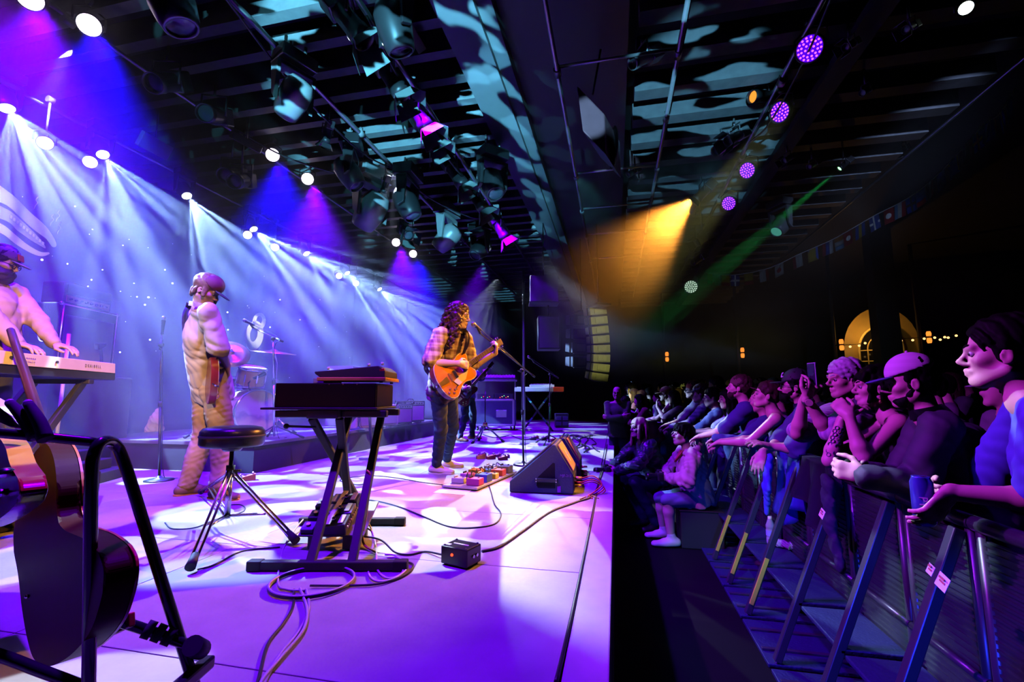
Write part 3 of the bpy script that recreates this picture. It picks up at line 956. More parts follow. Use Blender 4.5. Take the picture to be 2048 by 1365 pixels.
def mic_stand(label, base, pivot, mic_tip, tail, round_base=False, group=None, m=None):
    m = m or m_steel
    t = thing('microphone_stand', label, 'microphone stand', base, 0, group)
    inv = Matrix.Translation(-Vector(base))
    def bl(b, n, mm, par=t):
        o = b.build(n, mm, par); return o
    o0 = Vector(base); L = lambda p: Vector(p) - o0
    piv = L(pivot); tip = L(mic_tip); tl = L(tail)
    if round_base:
        b = MB(); b.lathe([(0.0, 0.028), (0.02, 0.05), (0.028, 0.03), (0.10, 0.018), (0.128, 0.010), (0.128, 0.0), (0, 0)], (0, 0, 0.001), (0, 0, 1), 28); bl(b, 'base', m)
    else:
        hub = V3(0, 0, 0.16)
        tripod(t, hub, 0.33, 0.0)
        b = MB(); b.cyl(hub - V3(0, 0, 0.03), hub + V3(0, 0, 0.04), 0.02); bl(b, 'leg_hub', m)
    mid = V3(0, 0, 0.05).lerp(V3(piv.x, piv.y, piv.z), 0.55)
    b = MB(); b.cyl((0, 0, 0.03), mid, 0.0125); b.cyl(mid, piv, 0.0085); bl(b, 'pole', m)
    b = MB(); b.cyl(mid - V3(0, 0, 0.03), mid + V3(0, 0, 0.025), 0.019); bl(b, 'clutch', m_black)
    d = (tip - tl).normalized()
    b = MB(); b.ball(piv, 0.026); b.cyl(piv + d.cross(UP) * 0.05, piv - d.cross(UP) * 0.03, 0.008); bl(b, 'boom_joint', m_black)
    end = tip - d * 0.16 - V3(0, 0, 0.03)
    b = MB(); b.cyl(tl, end, 0.0075); bl(b, 'boom_arm', m)
    b = MB(); b.cyl(tl, tl + (end - tl).normalized() * 0.10, 0.013); bl(b, 'counterweight', m_black)
    md = (tl - tip); md = (md.normalized() + V3(0, 0, 0.05)).normalized()
    e = microphone(t, tip, md)
    b = MB(); b.cyl(end, tip + md * 0.10, 0.012); bl(b, 'mic_clip', m_black)
    b = MB(); b.tube([e, e + md * 0.06, piv + V3(0, 0, 0.05) - d * 0.1, piv + V3(0.03, 0, -0.1), mid * 1.0 + V3(0.025, 0, 0), V3(0.03, 0.02, 0.05), V3(0.06, 0.15, 0.004)], 0.0032, 6, 6); bl(b, 'mic_cable', m_cable)
    return t

# --- drum throne ------------------------------------------------------------
def throne():
    c = G(452, 1062, 0.0); c.z = 0
    t = thing('drum_throne', 'round black padded stool on a chrome tripod at the front of the stage', 'stool', c)
    b = MB(); b.lathe([(0, 0.585), (0.12, 0.585), (0.165, 0.575), (0.182, 0.555), (0.184, 0.53), (0.184, 0.475), (0.172, 0.46), (0, 0.458)], (0, 0, 0.06), (0, 0, 1), 40)
    b.build('seat', mat('black_vinyl', (0.010, 0.010, 0.014), 0.3, bump=0.15, scale=40, spec=0.3), t)
    b = MB(); b.lathe([(0.1845, 0.532), (0.188, 0.528), (0.188, 0.522), (0.1845, 0.518)], (0, 0, 0.06), (0, 0, 1), 40); b.build('piping', m_rubber, t)
    b = MB(); b.cyl((0, 0, 0.518), (0, 0, 0.49), 0.07, 0.05); b.cyl((0, 0, 0.5), (0, 0, 0.20), 0.0125); b.build('post', m_steel, t)
    b = MB(); b.cyl((0, 0, 0.40), (0, 0, 0.33), 0.026); b.cyl((0, 0, 0.365), (0.06, 0.02, 0.365), 0.008); b.build('collar', m_black, t)
    b = MB(); b.cyl((0, 0, 0.33), (0, 0, 0.075), 0.018); b.build('tube', m_chrome, t)
    feet = [G(384, 1136, 0.02) - c, G(585, 1085, 0.02) - c]
    feet.append(V3(-(feet[0].x + feet[1].x), -(feet[0].y + feet[1].y), 0.02))
    for f in feet:
        n = V3(f.x, f.y, 0).normalized(); sd = UP.cross(n)
        b = MB()
        for q in (1, -1):
            b.tube([V3(0, 0, 0.37) + n * 0.028 + sd * q * 0.013, V3(0, 0, 0.34) + n * 0.05 + sd * q * 0.013, V3(f.x, f.y, 0.045) + sd * q * 0.013], 0.0075, 8)
        lg = b.build('leg', m_chrome, t)
        b = MB()
        e = V3(0, 0, 0.34).lerp(V3(f.x, f.y, 0.03), 0.62)
        for q in (1, -1):
            b.tube([V3(0, 0, 0.09) + sd * q * 0.013, e + sd * q * 0.013], 0.006, 8)
        b.build('brace', m_chrome, lg)
        b = MB(); d = (V3(f.x, f.y, 0.04) - V3(0, 0, 0.34)).normalized()
        b.cyl(V3(f.x, f.y, 0.045) - d * 0.05, V3(f.x, f.y, 0.045) + d * 0.035, 0.018, 0.024, 12); b.build('rubber_foot', m_rubber, lg)
throne()

# --- organ on its folding stand ---------------------------------------------
def organ():
    o = A(652, 803, 2.62); o.z = 0
    fr = lambda x, y, z: hR * x + hF * y + V3(0, 0, z)
    t = thing('keyboard_stand', 'black folding keyboard stand with slanting legs and long feet in mid stage', 'stand', o)
    b = MB()
    for y in (0.02, 0.30):
        b.obox(fr(0.03, y, 0.735), hR, UP, (0.045, 0.04, 0.64), 0.006)
    b.build('top_bar', m_black, t)
    b = MB(); b.obox(fr(0.0, -0.02, 0.735), hR, UP, (0.05, 0.05, 0.18), 0.006); b.build('bar_clamp', m_black, t)
    zf = 0.025
    f0 = G(656, 1131, zf); f1 = G(745, 1043, zf)
    for p, w, off in ((f0, 0.70, 0.0), (f1, 0.62, -0.13)):
        q = p - o; 
        b = MB(); b.obox(V3(q.x, q.y, zf) + hR * off, hR, UP, (0.042, 0.042, w), 0.006)
        ft = b.build('foot_bar', m_black, t)
        for s in (1, -1):
            b = MB(); b.obox(V3(q.x, q.y, zf) + hR * (off + s * w / 2), hR, UP, (0.048, 0.048, 0.07), 0.006); b.build('end_cap', m_rubber, ft)
    q0 = f0 - o; q1 = f1 - o
    for xt, xb, qa in ((-0.07, 0.115, q1), (0.085, 0.16, q1), (0.02, -0.16, q1 + hR * 0.02), (0.21, 0.13, q1 + hR * 0.02)):
        pass
    legs_ = [(fr(-0.085, 0.02, 0.71), A(735, 1035, 3.05) - o), (fr(0.075, 0.02, 0.71), A(704, 985, 2.95) - o),
             (fr(0.03, 0.30, 0.71), V3(*q0) + hR * (-0.085)), (fr(0.235, 0.30, 0.71), V3(*q0) + hR * 0.115)]
    legs_[0][1].z = 0.03; legs_[1][1].z = 0.03
    for a, c in legs_:
        c = V3(c.x, c.y, 0.03)
        b = MB(); b.obox((a + c) / 2, c - a, hF, (0.045, 0.03, (c - a).length), 0.006); b.build('leg', m_black, t)
    b = MB(); b.cyl(fr(-0.22, 0.0, 0.665), fr(-0.05, 0.0, 0.66), 0.007); b.ball(fr(-0.22, 0.0, 0.665), 0.016); b.build('lock_lever', m_black, t)
    b = MB()
    b.tube([fr(0.25, 0.0, 0.42), fr(0.275, -0.01, 0.38), fr(0.262, -0.01, 0.2), fr(0.25, -0.02, 0.04), fr(0.35, -0.1, 0.008)], 0.006, 6, 5)
    b.build('cable', mat('orange_cable', (0.5, 0.25, 0.06), 0.5), t)

    g = thing('organ', 'black wooden portable organ seen from its plain end, resting on the folding stand', 'organ', o)
    z0 = 0.762
    b = MB(); b.obox(fr(0, 0.17, z0 + 0.075), hR, UP, (0.37, 0.148, 0.58), 0.006); b.build('case', mat('black_lacquer', (0.008, 0.005, 0.005), 0.35, spec=0.25), g)
    b = MB(); b.obox(fr(0.29, 0.17, z0 + 0.075), hR, UP, (0.345, 0.125, 0.008), 0.002); b.build('end_panel', mat('black_lacquer', (0.008, 0.005, 0.005), 0.35, spec=0.25), g)
    b = MB(); b.obox(fr(-0.02, 0.16, z0 + 0.004), hR, UP, (0.42, 0.012, 0.66), 0.003); b.build('base_board', m_black, g)
    for x in (-0.31,):
        b = MB(); b.cyl(fr(-0.29, 0.05, z0 + 0.05), fr(-0.30, 0.05, z0 + 0.05), 0.035, n=16); b.build('latch', m_black, g)
    b = MB()
    for x in (0.02, 0.10, 0.18):
        b.cyl(fr(x, -0.016, z0 + 0.142), fr(x, -0.018, z0 + 0.142), 0.003, n=8)
    b.build('screws', m_gold, g)
    s = thing('synthesizer', 'small wood-sided synthesizer with a tilted black panel on top of the organ', 'synthesizer', o + V3(0, 0, z0 + 0.152))
    b = MB(); b.obox(fr(0.135, 0.17, 0.021), hR, UP, (0.32, 0.022, 0.40), 0.004); b.build('wooden_base', mat('orange_wood', (0.62, 0.30, 0.07), 0.4, var=0.3, scale=20), s)
    for x in (-0.03, 0.30):
        b = MB(); b.cyl(fr(x, 0.05, 0.0), fr(x, 0.05, 0.012), 0.010, n=10); b.cyl(fr(x, 0.28, 0.0), fr(x, 0.28, 0.012), 0.010, n=10); b.build('foot', m_rubber, s)
    b = MB(); b.prism([fr(-0.055, 0.03, 0.032), fr(0.325, 0.03, 0.032), fr(0.325, 0.03, 0.07), fr(0.285, 0.03, 0.10), fr(-0.09, 0.03, 0.065), fr(-0.085, 0.03, 0.052)], hF * 0.29, 0.004)
    b.build('body', m_black, s)
    b = MB(); b.obox(fr(0.305, 0.04, 0.075), hF, UP, (0.03, 0.018, 0.02), 0.003); b.build('switch', m_red, s)
    b = MB()
    for x in (-0.02, 0.22, 0.30):
        b.cyl(fr(x, 0.06, 0.07 + 0.09 * (x + 0.09)), fr(x, 0.06, 0.088 + 0.09 * (x + 0.09)), 0.008, n=10)
    b.build('knobs', m_white, s)
    p = thing('effects_box', 'flat grey effects box lying on the organ lid beside the synthesizer', 'effects box', o + fr(-0.09, 0.22, z0 + 0.151))
    b = MB(); b.obox((0, 0, 0.018), hR, UP, (0.12, 0.032, 0.12), 0.004); b.build('case', mat('grey_enamel', (0.25, 0.26, 0.3), 0.4), p)
    b = MB(); b.obox(hR * 0.01 + V3(0, 0, 0.042), hR, UP, (0.08, 0.014, 0.08), 0.005); b.build('cover', mat('dull_blue', (0.2, 0.22, 0.35), 0.5), p)
organ()

# --- second stand just behind the organ: bare A-frame
def aframe():
    o = G(735, 915, 0.0)
    t = thing('folding_trestle', 'bare steel A-frame trestle standing behind the organ near the riser', 'trestle', o)
    top_ = A(737, 800, axial(o)) - o
    for u, v in ((652, 912), (745, 916), (657, 1016)):
        pass
    ends = [G(655, 905, 0.02) - o, G(745, 918, 0.02) - o]
    for e in ends:
        b = MB(); b.obox((top_ + e) / 2, e - top_, hF, (0.035, 0.025, (e - top_).length), 0.004); b.build('leg', m_steel, t)
    b = MB(); b.obox(ends[1] + hR * 0.02, hR, UP, (0.03, 0.03, 0.40), 0.005); b.build('foot_bar', m_alu, t)
    b = MB(); b.obox(ends[0] + hR * 0.10, hR, UP, (0.03, 0.03, 0.40), 0.005); b.build('foot_bar', m_alu, t)
aframe()

# --- pedals in front of the organ -------------------------------------------
def organ_pedals():
    o = G(660, 1102, 0.0); 
    t = thing('pedalboard', 'tilted pedalboard of three chunky effects pedals in front of the organ stand', 'pedalboard', o)
    X, Yd = hR, (hF * math.cos(R(24)) + UP * math.sin(R(24))); N = X.cross(Yd)
    fr = lambda x, y, z: V3(0, 0, 0.075) + X * x + Yd * y + N * z
    b = MB(); b.obox(fr(0.0, 0.15, 0.0), X, N, (0.30, 0.012, 0.36), 0.003); b.build('board', mat('pedalboard_tray', (0.22, 0.22, 0.24), 0.5), t)
    for x in (-0.10, 0.09):
        b = MB(); b.obox(V3(*(X * x)) + Yd * 0.02 + V3(0, 0, 0.035), UP, hF, (0.05, 0.04, 0.075), 0.004); b.build('leg', m_black, t)
        b = MB(); b.obox(V3(*(X * x)) + hF * 0.27 + V3(0, 0, 0.088), UP, hF, (0.05, 0.04, 0.18), 0.004); b.build('leg', m_black, t)
    m_p = mat('pedal_violet', (0.24, 0.20, 0.34), 0.35); m_p2 = mat('pedal_silver', (0.55, 0.52, 0.58), 0.35, 0.3)
    for i in range(3):
        y = 0.045 + i * 0.10
        b = MB(); b.prism([fr(-0.09, y - 0.045, 0.006), fr(0.085, y - 0.045, 0.006), fr(0.085, y - 0.045, 0.075), fr(-0.09, y - 0.045, 0.055)], Yd * 0.088, 0.004)
        pd = b.build('effects_pedal', m_p if i % 2 else mat('pedal_black', (0.03, 0.03, 0.04), 0.4), t)
        MB().obox(fr(-0.045, y, 0.068), X, N, (0.075, 0.006, 0.05), 0.002).build('faceplate', m_p2, pd); MB().obox(fr(0.055, y, 0.078), X, N, (0.07, 0.006, 0.028), 0.002).build('faceplate', m_p2, pd)
        b = MB()
        for q in range(4):
            b.cyl(fr(0.088, y - 0.03 + q * 0.02, 0.05), fr(0.097, y - 0.03 + q * 0.02, 0.05), 0.006, n=8)
        b.build('jacks', m_gold, pd)
        b = MB(); b.cyl(fr(0.01, y, 0.066), fr(0.01, y, 0.085), 0.010, n=10); b.cyl(fr(-0.02, y + 0.02, 0.062), fr(-0.02, y + 0.02, 0.078), 0.007, n=8); b.build('footswitch', m_chrome, pd)
        b = MB(); b.obox(fr(-0.135, y, 0.02), X, N, (0.07, 0.03, 0.07), 0.004); sm = b.build('mini_pedal', m_p, t)
        b = MB(); b.cyl(fr(-0.135, y, 0.035), fr(-0.135, y, 0.047), 0.012, n=10); b.build('knob', m_white, sm)
    b = MB()
    for x0, x1 in ((-0.045, -0.008), (0.018, 0.055)):
        pass
    b.obox(fr(-0.012, 0.15, 0.077), Yd, N, (0.032, 0.004, 0.30), 0.001); b.build('tape_strip', mat('grey_tape', (0.45, 0.42, 0.5), 0.5), t)
organ_pedals()

# --- DI box -----------------------------------------------------------------
def di_box():
    o = G(922, 1128, 0.0)
    t = thing('di_box', 'small black effects box with a glowing red light, alone on the deck', 'box', o)
    d = (G(962, 1118, 0) - G(917, 1143, 0)); d.z = 0; d.normalize(); n = UP.cross(d)
    b = MB(); b.obox(V3(0, 0, 0.05) , d, UP, (0.16, 0.085, 0.125), 0.006); b.build('case', mat('black_enamel', (0.012, 0.012, 0.014), 0.3), t)
    b = MB()
    for x in (-0.05, 0.05):
        for y in (-0.065, 0.065):
            b.cyl(V3(0, 0, 0.0925) + d * x + n * y, V3(0, 0, 0.097) + d * x + n * y, 0.006, n=8)
    b.build('screws', m_chrome, t)
    for x in (-0.045, 0.045):
        b = MB()
        for y in (-0.06, 0.06): b.cyl(V3(0, 0, 0.0) + d * x + n * y, V3(0, 0, 0.009) + d * x + n * y, 0.009, n=8)
        b.build('foot', m_rubber, t)
    b = MB(); b.obox(V3(0, 0, 0.093) - n * 0.0, n, UP, (0.01, 0.003, 0.09), 0.001); b.obox(V3(0, 0, 0.093) + n * 0.055 - d * 0.03, n, UP, (0.02, 0.003, 0.03), 0.001); b.build('label_plate', m_white, t)
    fc = -d
    b = MB(); b.ball(V3(0, 0, 0.058) - d * 0.0635 + n * 0.01, 0.007); b.build('indicator', lamp_mat('red_led', (1, 0.03, 0.01), 6), t)
    b = MB()
    for y in (0.02, 0.05): b.cyl(V3(0, 0, 0.05) - n * 0.08 + d * (y - 0.03), V3(0, 0, 0.05) - n * 0.086 + d * (y - 0.03), 0.008, n=10)
    b.build('jacks', m_chrome, t)
di_box()

# --- monitor wedges -----------------------------------------------------------
def wedge(off, label, back_label=True):
    p0 = G(1019, 986, 0.0) + off; p1 = G(1147, 991, 0.0) + off
    p0.z = p1.z = 0
    ax_ = (p1 - p0).normalized(); L = (p1 - p0).length
    w = UP.cross(ax_)
    t = thing('monitor_wedge', label, 'loudspeaker', p0, 0, 'floor monitor wedges')
    m_w = mat('wedge_paint', (0.04, 0.06, 0.10), 0.38, var=0.2, scale=60, bump=0.3)
    fr = lambda x, y, z: ax_ * (x * L) + w * y + V3(0, 0, z)
    W = 0.62
    prof = [(0.0, 0.004), (1.0, 0.004), (1.0, 0.17), (0.735, 0.415), (0.69, 0.42), (0.0, 0.095)]
    b = MB(); b.prism([fr(x, 0, z) for x, z in prof], w * W, 0.008); b.build('cabinet', m_w, t)
    # hand hole, its inner shade a flat black sheet, with grip bar
    b = MB(); b.prism([fr(x, -0.003, z) for x, z in ((0.45, 0.05), (0.72, 0.05), (0.72, 0.26), (0.69, 0.265), (0.44, 0.135), (0.43, 0.07))], w * 0.006, 0.002); b.build('hand_hole', mat('hole_shade', (0.002, 0.002, 0.002), 0.9), t)
    b = MB(); b.obox(fr(0.585, -0.016, 0.118), ax_, UP, (0.02, 0.034, L * 0.36), 0.006); gr = b.build('grip_bar', m_steel, t)
    b = MB()
    for x in (0.43, 0.74):
        for z in (0.108, 0.128): b.cyl(fr(x, -0.024, z), fr(x, -0.029, z), 0.005, n=8)
    b.build('bolts', m_chrome, gr)
    # grille on the slope facing the singer
    s0, s1 = V3(*fr(0.03, 0.03, 0.118)), V3(*fr(0.67, 0.03, 0.419))
    sl = (s1 - s0); nn = sl.cross(w).normalized(); nn = nn if nn.z > 0 else -nn
    b = MB(); b.obox((s0 + s1) / 2 + w * (W / 2 - 0.03) + nn * 0.004, sl, nn, (W - 0.06, 0.012, sl.length), 0.003); b.build('grille', mat('grille_mesh', (0.10, 0.10, 0.12), 0.4, 0.5, var=0.5, scale=180), t)
    # panel on the back slope
    b0, b1 = fr(0.985, 0.04, 0.19), fr(0.755, 0.04, 0.405)
    bl_ = b1 - b0; bn = bl_.cross(w).normalized(); bn = bn if bn.x > 0 else -bn
    b = MB(); b.obox((b0 + b1) / 2 + w * (0.215) + bn * 0.006, bl_, bn, (0.40, 0.010, bl_.length), 0.002); pn = b.build('back_panel', mat('varnished_panel', (0.60, 0.36, 0.12), 0.45, var=0.25, scale=7), t)
    b = MB(); b.obox((b0 + b1) / 2 + w * 0.20 + bn * 0.0125, bl_, bn, (0.06, 0.002, 0.12), 0.0005); b.obox((b0 + b1) / 2 + w * 0.27 + bn * 0.0125 + bl_.normalized() * 0.02, bl_, bn, (0.035, 0.002, 0.04), 0.0005); b.build('sticker', mat('pale_sticker', (0.8, 0.62, 0.4), 0.5), pn)
    text_mesh('lettering', '15', 0.05, plane_M((b0 + b1) / 2 + w * 0.27 + bn * 0.014, w, bl_), mat('pale_print', (0.85, 0.7, 0.5), 0.5), pn)
    text_mesh('lettering', 'MJF-212', 0.030, plane_M(fr(0.885, -0.004, 0.158), ax_, UP), m_white, t)
    b = MB(); b.obox(fr(0.78, -0.004, 0.045), UP, w, (0.03, 0.003, 0.055), 0.001); b.build('tape_strip', m_white, t)
    # connector panel, plugs
    b = MB(); b.obox(fr(1.0, 0.2, 0.09) + ax_ * 0.004, w, UP, (0.006, 0.12, 0.34), 0.002); cp = b.build('connector_panel', m_black, t)
    for i, (y, z) in enumerate(((0.08, 0.13), (0.08, 0.09), (0.09, 0.06), (0.16, 0.12), (0.16, 0.07))):
        b = MB(); b.cyl(fr(1.0, y, z) + ax_ * 0.006, fr(1.0, y, z) + ax_ * 0.07, 0.013, 0.009, 10); b.build('plug', m_gold if i % 2 == 0 else m_red, cp)
    return t, fr, ax_, w
wd, wfr, wax, ww = wedge(V3(0, 0, 0), 'near black monitor wedge with a lit wooden back panel, by the stage edge')
wedge(ww * 0.66 + wax * 0.03, 'second monitor wedge tucked right behind the wedge with the lit panel')
for i, (cm, h) in enumerate((((0.7, 0.3, 0.05), 0.16), ((0.35, 0.1, 0.6), 0.19), ((0.7, 0.06, 0.03), 0.10), ((0.6, 0.4, 0.1), 0.13))):
    o = wd.location
    a = o + wfr(1.0, 0.08 + 0.02 * i, 0.13 - 0.02 * i) + wax * 0.07
    cable('signal_cable', ('orange', 'violet', 'red', 'yellow')[i] + ' cable looping out of the near wedge connector panel', [a, a + wax * 0.10 + V3(0, 0, 0.02), a + wax * (0.17 + 0.01 * i) + V3(0, -0.02, -0.04), a + wax * 0.12 + V3(0, -0.06, -0.09), V3(a.x + wax.x * 0.06, a.y - 0.10, 0.006), V3(a.x + 0.05 * i, a.y - 0.25, 0.006)], 0.005, mat('cable_%d' % i, cm, 0.45), group='wedge cables')

# --- paper and pedalboard at the singer's feet --------------------------------
b = MB(); q = floor_px([(866, 986), (888, 974), (949, 977), (931, 991)], 0.001); b.prism(q, (0, 0, 0.0012)); tag(b.build('set_list', mat('paper', (0.8, 0.8, 0.78), 0.7)), 'white sheet of paper taped to the deck at the singer feet', 'paper')
def singer_pedals():
    o = G(965, 962, 0.0)
    t = thing('pedalboard', 'long silver pedalboard crowded with colourful effects pedals in front of the singer', 'pedalboard', o)
    p0, p1 = G(905, 975, 0) - o, G(1010, 935, 0) - o
    d = (p1 - p0); L = d.length; d.normalize(); n = UP.cross(d)
    b = MB(); b.obox(V3(0, 0, 0.022) + d * 0.0, d, UP, (0.36, 0.02, 1.0), 0.004); b.build('board', mat('pale_aluminium', (0.6, 0.6, 0.62), 0.35, 0.5), t)
    b = MB(); b.obox(V3(0, 0, 0.008) + n * 0.15, d, UP, (0.02, 0.016, 0.9), 0.003); b.obox(V3(0, 0, 0.008) - n * 0.15, d, UP, (0.02, 0.016, 0.9), 0.003); b.build('runner', m_rubber, t)
    cols = [(0.5, 0.05, 0.3), (0.05, 0.1, 0.5), (0.6, 0.5, 0.1), (0.6, 0.1, 0.1), (0.2, 0.2, 0.22), (0.6, 0.6, 0.6), (0.4, 0.1, 0.5), (0.55, 0.25, 0.05), (0.1, 0.3, 0.5), (0.5, 0.5, 0.55)]
    k = 0
    for row in (-0.1, 0.08):
        for i in range(5):
            x = -0.38 + i * 0.185 + (0.04 if row > 0 else 0)
            c = V3(0, 0, 0.032) + d * x + n * row
            pm = mat('pedal_col_%d' % k, cols[k], 0.35); k += 1
            h = 0.05 + 0.012 * ((k * 7) % 3)
            b = MB(); b.obox(c + V3(0, 0, h / 2), d, UP, (0.13, h, 0.09 + 0.02 * (k % 3)), 0.006); pd = b.build('effects_pedal', pm, t)
            b = MB()
            for q in (-0.025, 0.0, 0.025): b.cyl(c + d * q + n * 0.04 + V3(0, 0, h), c + d * q + n * 0.04 + V3(0, 0, h + 0.016), 0.008, n=8)
            b.build('knobs', m_black if k % 2 else m_white, pd)
            b = MB(); b.cyl(c - n * 0.035 + V3(0, 0, h), c - n * 0.035 + V3(0, 0, h + 0.014), 0.010, n=8); b.build('footswitch', m_chrome, pd)
    b = MB()
    for i in range(8):
        x = -0.36 + i * 0.1
        b.tube([V3(0, 0, 0.07) + d * x, V3(0, 0, 0.13) + d * (x + 0.03) + n * 0.0, V3(0, 0, 0.07) + d * (x + 0.09) + n * (0.05 * (-1) ** i)], 0.005, 6, 4)
    b.build('patch_cable', m_cable, t)
singer_pedals()
def pedal_cluster(u, v, label, seed, n=6, spread=0.28):
    rs = random.Random(seed); o = G(u, v, 0.0)
    for i in range(n):
        a = rs.uniform(0, 6.28)
        c = o + V3(((i % 3) - 1) * spread * 0.55 + rs.uniform(-.03, .03), ((i // 3) - 0.5) * spread * 0.8 + rs.uniform(-.03, .03), 0)
        d = V3(math.cos(a * 0.15), math.sin(a * 0.15), 0)
        t = thing('effects_pedal', label % ('first', 'second', 'third', 'fourth', 'fifth', 'sixth', 'seventh')[i], 'effects pedal', c, 0, 'loose pedals ' + str(seed))
        h = rs.uniform(0.045, 0.07); col = rs.choice([(0.55, 0.1, 0.35), (0.5, 0.1, 0.08), (0.15, 0.15, 0.5), (0.5, 0.45, 0.5), (0.1, 0.1, 0.1), (0.6, 0.3, 0.1)])
        b = MB(); b.prism([d * -0.06 + UP.cross(d) * -0.035 + V3(0, 0, 0.0), d * 0.06 + UP.cross(d) * -0.035, d * 0.06 + UP.cross(d) * -0.035 + V3(0, 0, h), d * -0.06 + UP.cross(d) * -0.035 + V3(0, 0, h * 0.6)], UP.cross(d) * 0.07, 0.004)
        b.build('case', mat('loose_%.2f_%.2f' % col[:2], col, 0.35), t)
        b = MB()
        for q in (-0.02, 0.0, 0.02): b.cyl(d * 0.035 + UP.cross(d) * q + V3(0, 0, h * 0.9), d * 0.035 + UP.cross(d) * q + V3(0, 0, h + 0.015), 0.007, n=8)
        b.build('knobs', m_white, t)
        b = MB(); b.cyl(d * -0.03 + V3(0, 0, h * 0.68), d * -0.03 + V3(0, 0, h * 0.68 + 0.02), 0.009, n=8); b.build('footswitch', m_chrome, t)
pedal_cluster(985, 917, 'pinkish effects pedal behind the singer pedalboard, %s of the loose row', 5)
pedal_cluster(1090, 880, 'effects pedal at the foot of the far microphone stand, %s of the huddle', 11, 5, 0.4)
pedal_cluster(488, 958, 'grey effects pedal on the deck behind the stool, %s of three', 17, 3, 0.22)

# --- microphone stands -------------------------------------------------------
bs = G(1047, 931, 0.0)
mic_stand('round-based microphone stand whose boom holds the mic at the singer mouth', bs, A(1043, 742, axial(bs) - 0.15), A(944, 647, 4.30), A(1069, 754, axial(bs) - 0.05), True)
bs = G(1098, 889, 0.0)
mic_stand('far boom microphone stand with a silver mic between the wedges and the rear keyboard', bs, A(1100, 749, axial(bs)), A(1055, 713, axial(bs) - 0.4), A(1117, 757, axial(bs)), False)
bs = G(318, 962, 0.0)
mic_stand('slim straight microphone stand behind the guitarist back', bs, A(322, 690, axial(bs)), A(328, 632, axial(bs) + 0.05), A(321, 700, axial(bs)), True)
bs = G(518, 925, 0.0); 
t_ = thing('microphone_stand', 'short drum microphone stand with a bent neck in front of the bass drum', 'microphone stand', bs)
hubz = A(512, 850, axial(bs)) - bs
b = MB(); b.tube([V3(0, 0, 0.02), hubz, A(498, 775, axial(bs)) - bs, A(499, 765, axial(bs)) - bs, A(506, 757, axial(bs) + .03) - bs], 0.009, 8, 5); b.build('pole', m_steel, t_)
b = MB(); b.cyl(hubz - V3(0, 0, 0.05), hubz + V3(0, 0, 0.05), 0.018); b.build('clutch', m_black, t_)
e_ = A(506, 757, axial(bs) + .03) - bs
b = MB(); b.cyl(e_, e_ + V3(0.10, 0.1, 0.07), 0.028, 0.022, 14); b.build('microphone', m_black, t_)
tripod(t_, V3(0, 0, 0.10), 0.26, 0.0)
# ------------------------------------------------------------------ drum kit
RZ = 0.33
m_shell = mat('drum_shell', (0.72, 0.55, 0.36), 0.3, var=0.15, scale=14)
m_skin = mat('drum_skin', (0.72, 0.70, 0.66), 0.5)
m_cym = mat('cymbal_bronze', (0.62, 0.36, 0.26), 0.28, 0.9, var=0.25, scale=40)
def drum(name, label, c, axis, r, h, group='drum kit', legs=None, head=None, lugs=8, snare=False):
    c = Vector(c); z = Vector(axis).normalized()
    t = thing(name, label, 'drum', c, 0, group)
    b = MB(); b.lathe([(r, -h / 2), (r, h / 2)], (0, 0, 0), z, 36); b.build('shell', m_shell, t)
    for s in (1, -1):
        b = MB(); b.lathe([(r + 0.002, s * (h / 2 - 0.022)), (r + 0.012, s * (h / 2 - 0.022)), (r + 0.012, s * (h / 2 + 0.006)), (r - 0.004, s * (h / 2 + 0.008))], (0, 0, 0), z, 36); b.build('hoop', m_chrome, t)
        b = MB(); b.lathe([(0, s * (h / 2 + 0.001)), (r, s * (h / 2))], (0, 0, 0), z, 36); b.build('drum_head', head if (head and s > 0) else m_skin, t)
    x, y, _ = frame_of(z)
    for i in range(lugs):
        a = 2 * math.pi * i / lugs
        d = x * math.cos(a) + y * math.sin(a)
        b = MB(); b.obox(d * (r + 0.010), z, d, (0.018, 0.022, h * 0.42), 0.004); b.cyl(d * (r + 0.012) - z * h * 0.48, d * (r + 0.012) + z * h * 0.48, 0.0035, n=6)
        b.build('lug', m_chrome, t)
    for l in legs or ():
        b = MB(); b.tube(l, 0.008, 8); b.build('leg', m_chrome, t)
    return t
def moon_head():
    """front skin: pale night scene, lighter lower half"""
    m = mat('bass_head_print', (0.62, 0.60, 0.62), 0.4)
    nt = m.node_tree; b = nt.nodes['Principled BSDF']
    tc = nt.nodes.new('ShaderNodeTexCoord'); nz = nt.nodes.new('ShaderNodeTexNoise'); nz.inputs['Scale'].default_value = 7
    sp = nt.nodes.new('ShaderNodeSeparateXYZ'); nt.links.new(tc.outputs['Object'], sp.inputs[0]); nt.links.new(tc.outputs['Object'], nz.inputs['Vector'])
    ad = nt.nodes.new('ShaderNodeMath'); ad.operation = 'MULTIPLY_ADD'; ad.inputs[1].default_value = 0.3
    nt.links.new(nz.outputs['Fac'], ad.inputs[0]); nt.links.new(sp.outputs[2], ad.inputs[2])
    rp = nt.nodes.new('ShaderNodeValToRGB')
    e = rp.color_ramp; e.elements[0].position = 0.0; e.elements[0].color = (0.75, 0.62, 0.42, 1); e.elements[1].position = 0.10; e.elements[1].color = (0.35, 0.33, 0.36, 1)
    e2 = e.elements.new(0.16); e2.color = (0.60, 0.58, 0.58, 1)
    nt.links.new(ad.outputs[0], rp.inputs[0]); nt.links.new(rp.outputs[0], b.inputs['Base Color'])
    return m
bc = A(500, 829, 5.95); bc.z = RZ + 0.305
bax = V3(0.93, -0.36, 0)
sd_ = UP.cross(bax)
